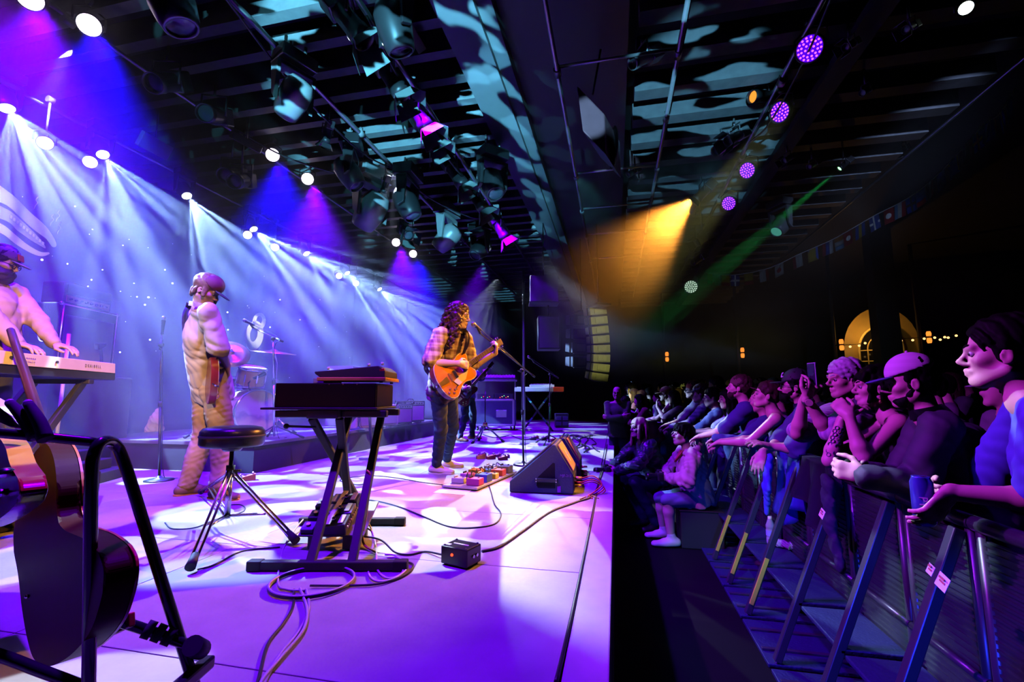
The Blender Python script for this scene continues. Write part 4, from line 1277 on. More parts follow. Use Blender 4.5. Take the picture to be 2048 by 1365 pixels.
drum('bass_drum', 'big bass drum with a pale printed front skin on the riser', bc, bax, 0.285, 0.40, head=moon_head(), lugs=10,
     legs=[[bax * 0.1 + sd_ * q * 0.28 - V3(0, 0, 0.05), bax * 0.28 + sd_ * q * 0.42 - V3(0, 0, 0.298)] for q in (1, -1)])
rt = A(503, 753, 6.0)
drum('rack_tom', 'rack tom mounted above the bass drum', rt, V3(0.25, -0.12, 0.96), 0.165, 0.24)
ft = A(448, 805, 6.25); ft.z = RZ + 0.42
drum('floor_tom', 'floor tom half hidden behind the guitarist elbow', ft, V3(0, 0, 1), 0.20, 0.40, legs=[[V3(0.22 * math.cos(a), 0.22 * math.sin(a), 0.1), V3(0.23 * math.cos(a), 0.23 * math.sin(a), -0.41)] for a in (0.3, 2.4, 4.5)])
sn = A(455, 775, 6.5); sn.z = RZ + 0.72
drum('snare_drum', 'snare drum behind the floor tom', sn, V3(0.08, 0, 1), 0.17, 0.15, legs=[[V3(0, 0, -0.08), V3(0, 0, -0.5), V3(0.22 * math.cos(a), 0.22 * math.sin(a), -0.71)] for a in (0.3, 2.4, 4.5)])
b = MB(); b.tube([rt - V3(0.02, 0, 0.10), bc + V3(-0.05, 0.02, 0.27)], 0.014, 8); tag(b.build('tom_mount', m_chrome), 'chrome post joining the rack tom to the bass drum', 'drum mount', 'drum kit')
def cymbal(label, c, axis, r, base, tr=True, m=m_cym):
    c = Vector(c); z = Vector(axis).normalized(); base = Vector(base)
    t = thing('cymbal', label, 'cymbal', base, 0, 'cymbals')
    cc = c - base
    b = MB(); b.lathe([(0.008, 0.028), (0.03, 0.024), (r * 0.16, 0.010), (r * 0.2, 0.006), (r * 0.6, -0.006), (r, -0.020), (r, -0.022), (r * 0.6, -0.009), (r * 0.2, 0.003), (0.008, 0.02)], cc, z, 40); b.build('plate', m, t)
    b = MB(); b.cyl(cc + z * 0.02, cc + z * 0.06, 0.008, n=10); b.cyl(cc + z * 0.03, cc + z * 0.038, 0.02, n=12); b.build('wing_nut', m_chrome, t)
    hub = V3(0, 0, 0.24)
    b = MB(); b.tube([cc, V3(0, 0, cc.z - 0.12), hub], 0.010, 10); b.cyl(hub, V3(0, 0, (cc.z + hub.z) * 0.55), 0.014); b.build('pole', m_chrome, t)
    b = MB(); b.cyl(V3(0, 0, (cc.z + hub.z) * 0.55 - 0.03), V3(0, 0, (cc.z + hub.z) * 0.55 + 0.02), 0.022); b.cyl(V3(0, 0, (cc.z + hub.z) * 0.55), V3(0.05, 0, (cc.z + hub.z) * 0.55), 0.008); b.build('clutch', m_chrome, t)
    tripod(t, hub, 0.32, 0.0, a0=0.2, m=m_chrome, tr=0.011)
    return t
cb = G(545, 868, RZ)
cymbal('dark flat ride cymbal beside the drum microphone, on a tripod', A(548, 703, 5.95), V3(0.12, -0.05, 1), 0.27, cb)
cymbal('pink-lit crash cymbal tilted steeply behind the guitarist hand', A(462, 706, 5.7), V3(0.62, -0.45, 0.62), 0.22, A(440, 700, 5.95).xy.to_3d() + V3(0, 0, RZ))
bs = G(541, 878, RZ) + V3(0.05, 0, 0)
mic_stand('drum overhead microphone stand with a boom reaching over the rack tom', bs, A(546, 678, axial(bs)), A(486, 640, axial(bs) + 0.1), A(566, 684, axial(bs)), False, m=m_chrome)
# hardware left of the kit
b = G(310, 862, RZ)
t_ = thing('towel', 'crumpled cream towel draped over a small stand left of the drums', 'towel', b)
S = SDF(0.012); S.chain([V3(-0.05, 0, 0.02), V3(0.0, 0, 0.16), V3(0.03, 0, 0.3)], [0.10, 0.075, 0.04], 0.05); S.cone(V3(0.03, 0, 0.27), V3(0.09, 0, 0.02), 0.03, 0.05); S.build('cloth', mat('cream_towel', (0.75, 0.62, 0.45), 0.9), t_, fold=0.02, fscale=30)
b_ = MB(); b_.cyl((0, 0, 0), (0, 0, 0.3), 0.01); b_.build('post', m_chrome, t_)

# ------------------------------------------------------------------ amplifiers
m_tolex = mat('cream_tolex', (0.66, 0.55, 0.42), 0.6, bump=0.2, scale=90)
m_tolexb = mat('black_tolex', (0.025, 0.025, 0.03), 0.55, bump=0.2, scale=90)
m_cloth = mat('grille_cloth', (0.42, 0.33, 0.32), 0.8, var=0.3, scale=120)
def combo(label, c, d, w, h, dp, m, clothm, group, piping=None):
    """small combo amplifier; c front-bottom centre, d direction the front faces"""
    c = Vector(c); d = Vector(d).normalized(); x = UP.cross(d)
    t = thing('combo_amplifier', label, 'amplifier', c, 0, group)
    b = MB(); b.obox(V3(0, 0, h / 2 + 0.012) - d * dp / 2, x, UP, (dp, h, w), 0.012); b.build('cabinet', m, t)
    b = MB(); b.obox(V3(0, 0, h * 0.42 + 0.012) + d * 0.003, x, UP, (0.012, h * 0.66, w * 0.86), 0.004); b.build('grille', clothm, t)
    b = MB(); b.obox(V3(0, 0, h * 0.87 + 0.012) + d * 0.004, x, UP, (0.012, h * 0.13, w * 0.86), 0.003); pn = b.build('control_panel', m_alu, t)
    b = MB()
    for i in range(6): b.cyl(V3(0, 0, h * 0.87 + 0.012) + d * 0.008 + x * (i - 2.5) * w * 0.12, V3(0, 0, h * 0.87 + 0.012) + d * 0.03 + x * (i - 2.5) * w * 0.12, 0.012, 0.009, 8)
    b.build('knobs', m_black, pn)
    b = MB(); b.tube([V3(0, 0, h + 0.012) - d * dp / 2 - x * 0.09, V3(0, 0, h + 0.045) - d * dp / 2 - x * 0.05, V3(0, 0, h + 0.045) - d * dp / 2 + x * 0.05, V3(0, 0, h + 0.012) - d * dp / 2 + x * 0.09], 0.010, 8); b.build('handle', m_black, t)
    for s in (1, -1):
        b = MB()
        for q in (0.05, dp - 0.05): b.cyl(-d * q + x * s * w * 0.4, -d * q + x * s * w * 0.4 + V3(0, 0, 0.014), 0.015, n=8)
        b.build('foot', m_rubber, t)
    return t
fd = V3(0.95, -0.3, 0)
for i, (u, v, w, h, m, lb) in enumerate(((736, 858, 0.50, 0.40, m_tolex, 'cream combo amplifier, first of the riser row beside the organ stand'), (775, 853, 0.52, 0.36, m_tolex, 'cream combo amplifier with a mauve grille, second of the riser row'), (806, 850, 0.50, 0.36, m_tolexb, 'dark combo amplifier third along the riser row'), (829, 846, 0.60, 0.42, m_tolexb, 'tall silver-fronted amplifier at the far end of the riser row'))):
    p = G(u, v, RZ)
    combo(lb, p, fd, w, h, 0.24, m, m_cloth if i < 3 else mat('silver_cloth', (0.55, 0.48, 0.45), 0.6), 'riser amplifiers')
    mb = p + fd * 0.35 + V3(0, -0.12, 0); mb.x = min(mb.x, -3.9)
    mic_stand('little boom microphone stand on the riser pointing at %s' % ('the first cream amplifier', 'the second cream amplifier', 'the dark third amplifier', 'the silver-fronted amplifier')[i], mb, mb + V3(0, 0, 0.35), mb + V3(-0.10, 0.10, 0.22), mb + V3(0.16, -0.1, 0.42), True, 'amplifier microphones')
# tall pale cabinet standing behind the row
p = G(768, 858, RZ) + V3(-1.1, 0.6, 0)
t_ = thing('speaker_cabinet', 'tall narrow pale speaker cabinet behind the riser amplifiers', 'loudspeaker', V3(p.x, p.y, RZ))
b = MB(); b.box((-0.25, -0.2, 0), (0.25, 0.2, 1.05), 0.012); b.build('cabinet', mat('pale_cabinet', (0.4, 0.38, 0.42), 0.6), t_)
b = MB(); b.box((0.245, -0.16, 0.28), (0.262, 0.16, 0.98), 0.004); b.build('grille', m_cloth, t_)
b = MB(); b.box((0.245, -0.16, 0.06), (0.262, 0.16, 0.22), 0.004); b.build('panel', m_tolex, t_)

# big half stack on the left
hd15 = hdir(15); nf = V3(hd15.y, -hd15.x, 0)
ca = A(123, 604, 4.9)
def half_stack():
    H = 0.78; z0 = ca.z - H
    o = V3(ca.x, ca.y, z0)
    base = thing('amplifier_plinth', 'tall black draped plinth under the big amplifier stack', 'plinth', V3(ca.x, ca.y, 0))
    b = MB(); b.obox(hd15 * 0.42 - nf * 0.22 + V3(0, 0, z0 / 2), hd15, UP, (0.62, z0, 1.1), 0.02); b.build('drape', mat('plinth_drape', (0.03, 0.03, 0.05), 0.9, bump=0.4, scale=8), base)
    t = thing('speaker_cabinet', 'large black guitar speaker cabinet with a grey grille behind the white keyboard', 'loudspeaker', o)
    fr = lambda x, y, z: hd15 * x - nf * y + V3(0, 0, z)
    b = MB(); b.obox(fr(0.38, 0.18, H / 2), hd15, UP, (0.36, H, 0.76), 0.015); b.build('cabinet', m_tolexb, t)
    b = MB(); b.obox(fr(0.38, -0.002, H * 0.44), hd15, UP, (0.012, H * 0.80, 0.64), 0.003); b.build('grille', mat('grey_grille_cloth', (0.40, 0.36, 0.36), 0.8, var=0.2, scale=150), t)
    b = MB()
    for a, c in ((fr(0.03, -0.004, 0.02), fr(0.03, -0.004, H - 0.02)), (fr(0.73, -0.004, 0.02), fr(0.73, -0.004, H - 0.02)), (fr(0.03, -0.004, H - 0.02), fr(0.73, -0.004, H - 0.02))): b.tube([a, c], 0.006, 6)
    b.build('piping', m_white, t)
    for x, z in ((0.012, H - 0.012), (0.748, H - 0.012), (0.012, 0.012), (0.748, 0.012)):
        b = MB(); b.ball(fr(x, 0.008, z), 0.024, 8, 6); b.build('corner_cap', m_chrome, t)
    b = MB(); b.obox(fr(0.0, 0.18, H * 0.62), nf, UP, (0.015, 0.10, 0.2), 0.004); b.build('handle', m_black, t)
    hd_ = thing('valve_amplifier', 'black valve amplifier head with a row of knobs on top of the big cabinet', 'amplifier', o + V3(0, 0, H + 0.002))
    b = MB(); b.obox(fr(0.36, 0.15, 0.12), hd15, UP, (0.24, 0.235, 0.62), 0.014); b.build('cabinet', m_tolexb, hd_)
    b = MB(); b.obox(fr(0.36, 0.028, 0.055), hd15, UP, (0.01, 0.075, 0.56), 0.002); pn = b.build('control_panel', mat('copper_panel', (0.5, 0.36, 0.24), 0.35, 0.5), hd_)
    for i in range(8):
        b = MB(); x = 0.12 + i * 0.065; b.cyl(fr(x, 0.022, 0.052), fr(x, 0.0, 0.052), 0.013, 0.010, 10); b.build('knob', m_black, pn)
    b = MB(); b.obox(fr(0.36, 0.026, 0.165), hd15, UP, (0.008, 0.09, 0.56), 0.002); b.build('grille', m_black, hd_)
    b = MB(); b.tube([fr(0.26, 0.15, 0.238), fr(0.30, 0.15, 0.27), fr(0.42, 0.15, 0.27), fr(0.46, 0.15, 0.238)], 0.009, 8); b.build('handle', m_black, hd_)
    # microphone hung over the front
    mk = thing('microphone', 'black microphone hanging on its cable in front of the big speaker grille', 'microphone', o + fr(0.40, -0.06, 0.30))
    b = MB(); b.prism([V3(0, 0, 0), hd15 * 0.09 + V3(0, 0, 0.05), hd15 * 0.10 + V3(0, 0, 0.09), hd15 * -0.02 + V3(0, 0, 0.07)], nf * 0.05, 0.008); b.build('head', m_black, mk)
    b = MB(); b.tube([V3(0, 0, 0.06) + hd15 * 0.03 + nf * .03, V3(0, 0, -0.1) + hd15 * 0.07 + nf * .03, V3(0, 0, -0.29) + hd15 * 0.08 + nf * .03], 0.016, 8, 4); b.build('stem', m_steel, mk)
    c = thing('coiled_cable', 'coiled cable hanging at the corner of the big speaker cabinet', 'cable', o + fr(-0.02, 0.10, 0.42))
    b = MB(); b.tube([nf * 0.05 * math.sin(a) - hd15 * 0.03 + V3(0, 0, 0.08 * math.cos(a)) for a in np.linspace(0, 12.5, 40)], 0.007, 6); b.build('coil', m_greycable, c)
    p = o + fr(-0.09, -0.2, 0)
    c2 = thing('light_tube', 'thin pale upright tube standing behind the keyboard end', 'tube light', V3(p.x, p.y, 0))
    b = MB(); b.cyl((0, 0, 0.02), (0, 0, p.z + 0.42), 0.016, n=14); b.build('tube', mat('pale_tube', (0.75, 0.78, 0.85), 0.35), c2)
    b = MB(); b.lathe([(0, 0.03), (0.09, 0.02), (0.1, 0.0), (0, 0)], (0, 0, 0), (0, 0, 1), 20); b.build('base', m_black, c2)
half_stack()

# ------------------------------------------------------------------ white-backed keyboard at the left
kd = hdir(26); kn = V3(kd.y, -kd.x, 0)
kp = A(232, 742, 3.3)
def keyboard():
    zb = kp.z - 0.07
    o = V3(kp.x, kp.y, 0)
    fr = lambda x, y, z: -kd * x - kn * y + V3(0, 0, z)
    rz_ = thing('keyboard_stand', 'black X-frame stand under the keyboard with the pale back at the left', 'stand', o)
    for y in (0.05, 0.32):
        for a, c in ((0.25, 1.05), (1.05, 0.25)):
            b = MB(); b.obox((fr(a, y, zb - 0.02) + fr(c, y, 0.03)) / 2, fr(c, y, 0.03) - fr(a, y, zb - 0.02), kn, (0.05, 0.03, (fr(c, y, 0.03) - fr(a, y, zb - 0.02)).length), 0.005); b.build('leg', m_black, rz_)
    for x in (0.25, 1.05):
        b = MB(); b.obox(fr(x, 0.18, zb - 0.018), kn, UP, (0.05, 0.03, 0.36), 0.005); b.build('support_arm', m_black, rz_)
        b = MB(); b.obox(fr(x, 0.18, 0.022), kn, UP, (0.05, 0.04, 0.42), 0.005); b.build('foot_bar', m_black, rz_)
    b = MB(); b.cyl(fr(0.65, 0.02, zb * 0.52), fr(0.65, 0.36, zb * 0.52), 0.02); b.build('pivot', m_chrome, rz_)
    k = thing('keyboard', 'stage keyboard seen from behind, pale back panel with lettering, at the left edge', 'keyboard', V3(o.x, o.y, zb))
    fz = fr
    b = MB(); b.prism([fz(0, 0.0, 0.0), fz(0, 0.0, 0.045), fz(0, 0.02, 0.115), fz(0, 0.14, 0.115), fz(0, 0.2, 0.075), fz(0, 0.33, 0.065), fz(0, 0.33, 0.0)], -kd * 1.32, 0.004); b.build('body', mat('keyboard_black', (0.02, 0.02, 0.03), 0.4), k)
    b = MB(); b.prism([fz(0.02, -0.008, 0.050), fz(0.02, -0.002, 0.120), fz(0.02, 0.012, 0.120), fz(0.02, 0.010, 0.050)], -kd * 1.28, 0.002); bp = b.build('back_panel', mat('pale_panel', (0.80, 0.70, 0.52), 0.5), k)
    Mx = lambda x, z: plane_M(fz(x, -0.0095 + (z - 0.05) * 0.086, z), kd, UP * 0.99 - kn * 0.0 + (-kn) * 0.086)
    text_mesh('lettering', 'D E X I B E L L', 0.026, Mx(0.265, 0.085), mat('grey_print', (0.16, 0.13, 0.10), 0.5), bp)
    for x in (0.60, 0.93):
        b = MB(); b.cyl(fz(x, -0.007, 0.088), fz(x, -0.014, 0.088), 0.008, n=10); b.build('screw', m_black, bp)
    for x, z in ((0.80, 0.095), (0.80, 0.075)):
        b = MB()
        for q in range(5): b.cyl(fz(x - 0.03 + q * 0.014, -0.0075, z), fz(x - 0.03 + q * 0.014, -0.011, z), 0.003, n=6)
        b.build('jacks', mat('dull_print', (0.5, 0.42, 0.3), 0.5), bp)
    b = MB()
    for i in range(36): b.obox(fz(0.06 + i * 0.0335, 0.265, 0.074), kn, UP, (0.031, 0.016, 0.13), 0.002)
    b.build('keys', m_white, k)
keyboard()
def keys_steps():
    o = G(205, 965, 0.0)
    t = thing('stage_steps', 'low black carpeted steps at the left below the keyboard', 'steps', o)
    for i, (w, z0, z1) in enumerate(((1.5, 0, 0.10), (1.35, 0.10, 0.20), (1.2, 0.20, 0.30))):
        b = MB(); b.obox(-kn * (0.25 + i * 0.12) - kd * 0.35 + V3(0, 0, (z0 + z1) / 2), kd, UP, (0.55 - i * 0.02, z1 - z0, w), 0.008); b.build('step', mat('step_carpet', (0.03, 0.028, 0.03), 0.9, bump=0.3), t)
keys_steps()

# ------------------------------------------------------------------ backdrop with emblems and star lights
BX = -7.9
def backdrop():
    t = thing('backdrop', 'dark blue star-cloth backdrop with pale painted emblems behind the band', 'backdrop', (BX, 8, 0))
    rows = []
    for zi in np.linspace(0.02, 4.58, 12):
        rows.append([V3(0.06 * math.sin(y * 5.2) + 0.03 * math.sin(y * 11.7 + 1), y - 8, zi) for y in np.linspace(-1.4, 17, 240)])
    MB().sheet(rows).build('cloth', mat('backdrop_cloth', (0.05, 0.06, 0.17), 0.9), t)
    m_e = mat('pale_emblem', (0.80, 0.78, 0.60), 0.7, var=0.1)
    def shape(name, pts, holes, mm, off=0.12):
        P = [XP(u, v, BX + off) - V3(BX, 8, 0) for u, v in pts]
        if len(P) > 5: P = spline(P + [P[0]], 4)[:-1]
        b = MB(); b.prism(P, (0.008, 0, 0)); return b.build(name, mm, t)
    # long animal skull: cranium and upper jaw, lower jaw, tooth row
    shape('skull_emblem', [(-60, 330), (0, 372), (30, 395), (60, 425), (90, 452), (108, 478), (112, 492), (104, 494), (92, 478), (70, 462), (45, 440), (22, 418), (0, 405), (-60, 385)], None, m_e)
    shape('skull_emblem', [(-60, 372), (0, 412), (22, 424), (48, 447), (72, 470), (88, 490), (90, 497), (80, 492), (60, 480), (35, 462), (12, 442), (-60, 415)], None, mat('pale_emblem_shade', (0.55, 0.55, 0.46), 0.7))
    shape('skull_emblem', [(-60, 430), (0, 447), (30, 470), (55, 490), (80, 504), (96, 505), (97, 509), (82, 513), (60, 506), (30, 488), (0, 466), (-60, 450)], None, m_e)
    for i in range(11):
        u, v = 20 + i * 6.4, 430 + i * 5.3
        shape('tooth', [(u, v), (u + 4, v + 2.5), (u + 3, v + 8), (u - 1.5, v + 6)], None, mat('tooth_cream', (0.9, 0.9, 0.8), 0.6), 0.14)
    for u, v in ((72, 402), (104, 436), (116, 428), (118, 452)):
        b = MB(); b.tube([XP(u + dx, v + dy, BX + 0.13) - V3(BX, 8, 0) for dx, dy in ((4, -8), (0, -2), (3, 4), (-2, 10), (-4, 16))], 0.006, 5, 3); b.build('squiggle', m_e, t)
    # figure-eight shaped pale emblem: two stacked loops
    def ring(pts_o, pts_i):
        b = MB(); off = V3(BX, 8, 0)
        O = [XP(u, v, BX + 0.12) - off for u, v in pts_o]; I = [XP(u, v, BX + 0.12) - off for u, v in pts_i]
        n = len(O); e = V3(0.01, 0, 0)
        vo = [b.b.verts.new(p) for p in O]; vi = [b.b.verts.new(p) for p in I]
        vo2 = [b.b.verts.new(p + e) for p in O]; vi2 = [b.b.verts.new(p + e) for p in I]
        for i in range(n):
            j = (i + 1) % n
            b.b.faces.new((vo2[i], vo2[j], vi2[j], vi2[i])); b.b.faces.new((vo[i], vo[j], vo2[j], vo2[i])); b.b.faces.new((vi[i], vi2[i], vi2[j], vi[j])); b.b.faces.new((vo[i], vi[i], vi[j], vo[j]))
        return b.build('loop_emblem', m_e, t)
    def lp(c, a, b_, rot, k): return [(c[0] + a * math.cos(q) * math.cos(rot) - b_ * math.sin(q) * math.sin(rot), c[1] + a * math.cos(q) * math.sin(rot) + b_ * math.sin(q) * math.cos(rot)) for q in np.linspace(0, 2 * math.pi, k, endpoint=False)]
    ring(lp((508, 672), 18, 30, 0.15, 32), lp((507, 669), 7.5, 15, 0.15, 32))
    ring(lp((518, 643), 13, 17, 0.12, 32), lp((518, 641), 6, 8.5, 0.12, 32))
    star = lamp_mat('star_light', (0.75, 0.88, 1.0), 3.5)
    rs = random.Random(4)
    pts = [(246, 491), (185, 459), (183, 560), (176, 573), (241, 583), (274, 594), (297, 595), (84, 520), (456, 660), (72, 638), (240, 705), (150, 413), (495, 612), (530, 640), (268, 567), (345, 567), (290, 610), (300, 680), (560, 600), (205, 540), (135, 528), (330, 540), (540, 655), (455, 625), (600, 640), (640, 600)]
    sm = MB().ball((0, 0, 0), 0.013, 8, 6).mesh('star_light', star)
    for u, v in pts:
        o = link('star_light', sm, t); o.location = XP(u, v, BX + 0.15) - V3(BX, 8, 0); o.scale = [rs.uniform(0.6, 1.3)] * 3
    sm2 = MB().ball((0, 0, 0), 0.008, 6, 4).mesh('star_light', star)
    for i in range(50):
        o = link('star_light', sm2, t); o.location = (0.15, rs.uniform(-5, 5), rs.uniform(1.2, 3.6)); o.scale = [rs.uniform(0.4, 0.9)] * 3
backdrop()

# ------------------------------------------------------------------ far gear: racks, desk, red keyboard on X-stand
def far_gear():
    p = G(985, 862, 0.0)
    t = thing('flight_case', 'wide low flight case on castors behind the second guitarist', 'flight case', p)
    b = MB(); b.obox(V3(0, 0.3, 0.45), hR, UP, (0.6, 0.62, 1.05), 0.01); b.build('case', mat('case_blue', (0.05, 0.05, 0.12), 0.5), t)
    b = MB()
    for x in (-0.52, 0.52): b.obox(hR * x + V3(0, 0, 0.45), UP, hF, (0.05, 0.03, 0.64), 0.004)
    for z in (0.14, 0.76): b.obox(V3(0, 0, z), hR, UP, (0.03, 0.045, 1.05), 0.004)
    b.build('edge_trim', m_alu, t)
    b = MB(); b.obox(hR * 0.22 + V3(0, 0, 0.42) - hF * 0.01, hR, UP, (0.02, 0.18, 0.26), 0.004); b.build('latch_plate', m_alu, t)
    for x in (-0.42, 0.42):
        b = MB(); b.cyl(hR * x + V3(0, 0.1, 0.05), hR * (x + 0.04) + V3(0, 0.1, 0.05), 0.05, n=14); b.build('castor', m_white, t)
        b = MB(); b.cyl(hR * x + V3(0, 0.5, 0.05), hR * (x + 0.04) + V3(0, 0.5, 0.05), 0.05, n=14); b.build('castor', m_white, t)
    r = thing('equipment_rack', 'open equipment rack with small lights standing on the flight case', 'rack', p + V3(0, 0.3, 0.765))
    b = MB()
    for x in (-0.50, 0.50):
        for y in (-0.26, 0.2): b.obox(hR * x + hF * y + V3(0, 0, 0.24), UP, hF, (0.03, 0.03, 0.48), 0.004)
    b.build('upright', m_alu, r)
    b = MB(); b.obox(V3(0, 0, 0.49) - hF * 0.02, hR, UP, (0.55, 0.03, 1.1), 0.005); b.build('shelf', m_alu, r)
    b = MB(); b.obox(V3(0, 0, 0.0075), hR, UP, (0.55, 0.015, 1.04), 0.003); b.build('floor_panel', m_black, r)
    led = [lamp_mat('green_led', (0.1, 1, 0.2), 5), lamp_mat('red_led', (1, 0.03, 0.01), 6), lamp_mat('amber_led', (1, 0.6, 0.2), 5)]
    for i, (x, w) in enumerate(((-0.25, 0.42), (0.22, 0.46))):
        b = MB(); b.obox(hR * x + V3(0, 0, 0.085) - hF * 0.05, hR, UP, (0.35, 0.14, w), 0.005); u_ = b.build('unit', mat('unit_dark', (0.04, 0.04, 0.06), 0.4), r)
        for j in range(5):
            b = MB(); b.ball(hR * (x - 0.1 + 0.05 * j) + V3(0, 0, 0.06 + 0.02 * (j % 3)) - hF * 0.228, 0.008, 6, 4); b.build('indicator', led[(i + j) % 3], u_)
    k = thing('mixing_desk', 'small mixing desk with lit edges on top of the rack', 'mixing desk', p + V3(0, 0.3, 1.272))
    b = MB(); b.prism([hR * -0.5 + hF * -0.25, hR * -0.5 + hF * 0.2, hR * -0.5 + hF * 0.2 + V3(0, 0, 0.14), hR * -0.5 + hF * -0.25 + V3(0, 0, 0.06)], hR * 1.0, 0.006); b.build('body', mat('desk_grey', (0.35, 0.35, 0.42), 0.4), k)
    b = MB()
    for i in range(12):
        for j in range(3): b.cyl(hR * (-0.45 + i * 0.08) + hF * (-0.18 + j * 0.12) + V3(0, 0, 0.07 + j * 0.022), hR * (-0.45 + i * 0.08) + hF * (-0.18 + j * 0.12) + V3(0, 0, 0.10 + j * 0.022), 0.012, n=6)
    b.build('knobs', m_white, k)
    p = G(1075, 862, 0.0)
    t = thing('keyboard_stand', 'far X-frame keyboard stand with green tape under the red keyboard', 'stand', p)
    zt = A(1070, 785, axial(p)).z
    for q, (a, c) in enumerate(((-0.35, 0.35), (0.35, -0.35))):
        v = [hR * a + V3(0, 0.02 * q, zt), hR * c + V3(0, 0.02 * q, 0.03)]
        b = MB(); b.obox((v[0] + v[1]) / 2, v[1] - v[0], hF, (0.045, 0.03, (v[1] - v[0]).length), 0.004); lg = b.build('leg', m_black, t)
        gm = mat('green_tape', (0.1, 0.75, 0.35), 0.5)
        for f in (0.22, 0.75):
            b = MB(); c0 = v[0].lerp(v[1], f); d = (v[1] - v[0]).normalized(); b.obox(c0, d, hF, (0.049, 0.034, 0.14), 0.002); b.build('tape', gm, lg)
    for a in (-0.35, 0.35):
        b = MB(); b.obox(hR * a + V3(0, 0.0, 0.02), hF, UP, (0.04, 0.04, 0.45), 0.004); b.build('foot_bar', m_black, t)
        b = MB(); b.obox(hR * a + V3(0, 0.0, zt), hF, UP, (0.04, 0.03, 0.35), 0.004); b.build('support_arm', m_black, t)
    k = thing('keyboard', 'red-ended keyboard on the far X-frame stand', 'keyboard', p + V3(0, 0, zt + 0.016))
    b = MB(); b.obox(V3(0, 0, 0.05), hR, UP, (0.34, 0.10, 1.15), 0.008); b.build('body', mat('pale_key_body', (0.5, 0.48, 0.55), 0.4), k)
    b = MB(); b.obox(hR * 0.52 + V3(0, 0, 0.055), hR, UP, (0.36, 0.12, 0.26), 0.008); b.build('end_cheek', mat('bright_red', (0.75, 0.05, 0.04), 0.35), k)
    b = MB()
    for i in range(24): b.obox(hR * (-0.5 + i * 0.036) - hF * 0.08 + V3(0, 0, 0.107), hF, UP, (0.033, 0.016, 0.14), 0.002)
    b.build('keys', m_white, k)
    k2 = thing('synthesizer', 'small white synthesizer stacked on the red-ended keyboard', 'synthesizer', k.location + V3(0, 0.05, 0.118))
    b = MB(); b.obox(hR * 0.1 + V3(0, 0.05, 0.03), hR, UP, (0.2, 0.06, 0.62), 0.006); b.build('body', m_white, k2)
    b = MB()
    for i in range(14): b.cyl(hR * (-0.17 + i * 0.04) + V3(0, 0.05, 0.06), hR * (-0.17 + i * 0.04) + V3(0, 0.05, 0.085), 0.012, n=6)
    b.build('knobs', m_white, k2)
    p = G(1123, 856, 0.0)
    t = thing('stage_box', 'small dark connection box at the far edge of the stage', 'box', p)
    b = MB(); b.obox(V3(0, 0, 0.2), hR, UP, (0.3, 0.38, 0.36), 0.01); b.build('case', mat('unit_dark', (0.04, 0.04, 0.06), 0.4), t)
    b = MB()
    for x in (-0.09, 0.09):
        for z in (0.12, 0.26): b.obox(hR * x + V3(0, 0, z) - hF * 0.152, hR, UP, (0.01, 0.10, 0.14), 0.002)
    b.build('socket_plate', mat('plate_blue', (0.2, 0.2, 0.35), 0.4), t)
    # tripod stand base with pale legs
    p = G(970, 885, 0)
    t = thing('tripod_stand', 'short tripod stand with pale splayed legs right of the second guitarist', 'stand', p)
    tripod(t, V3(0, 0, 0.32), 0.35, 0, a0=0.1, m=m_alu, tr=0.016)
    b = MB(); b.cyl((0, 0, 0.25), (0, 0, 0.95), 0.012); b.build('pole', m_steel, t)
    b = MB(); b.cyl((0, 0, 0.29), (0, 0, 0.36), 0.05, 0.04); b.build('collar', m_gold, t)
far_gear()

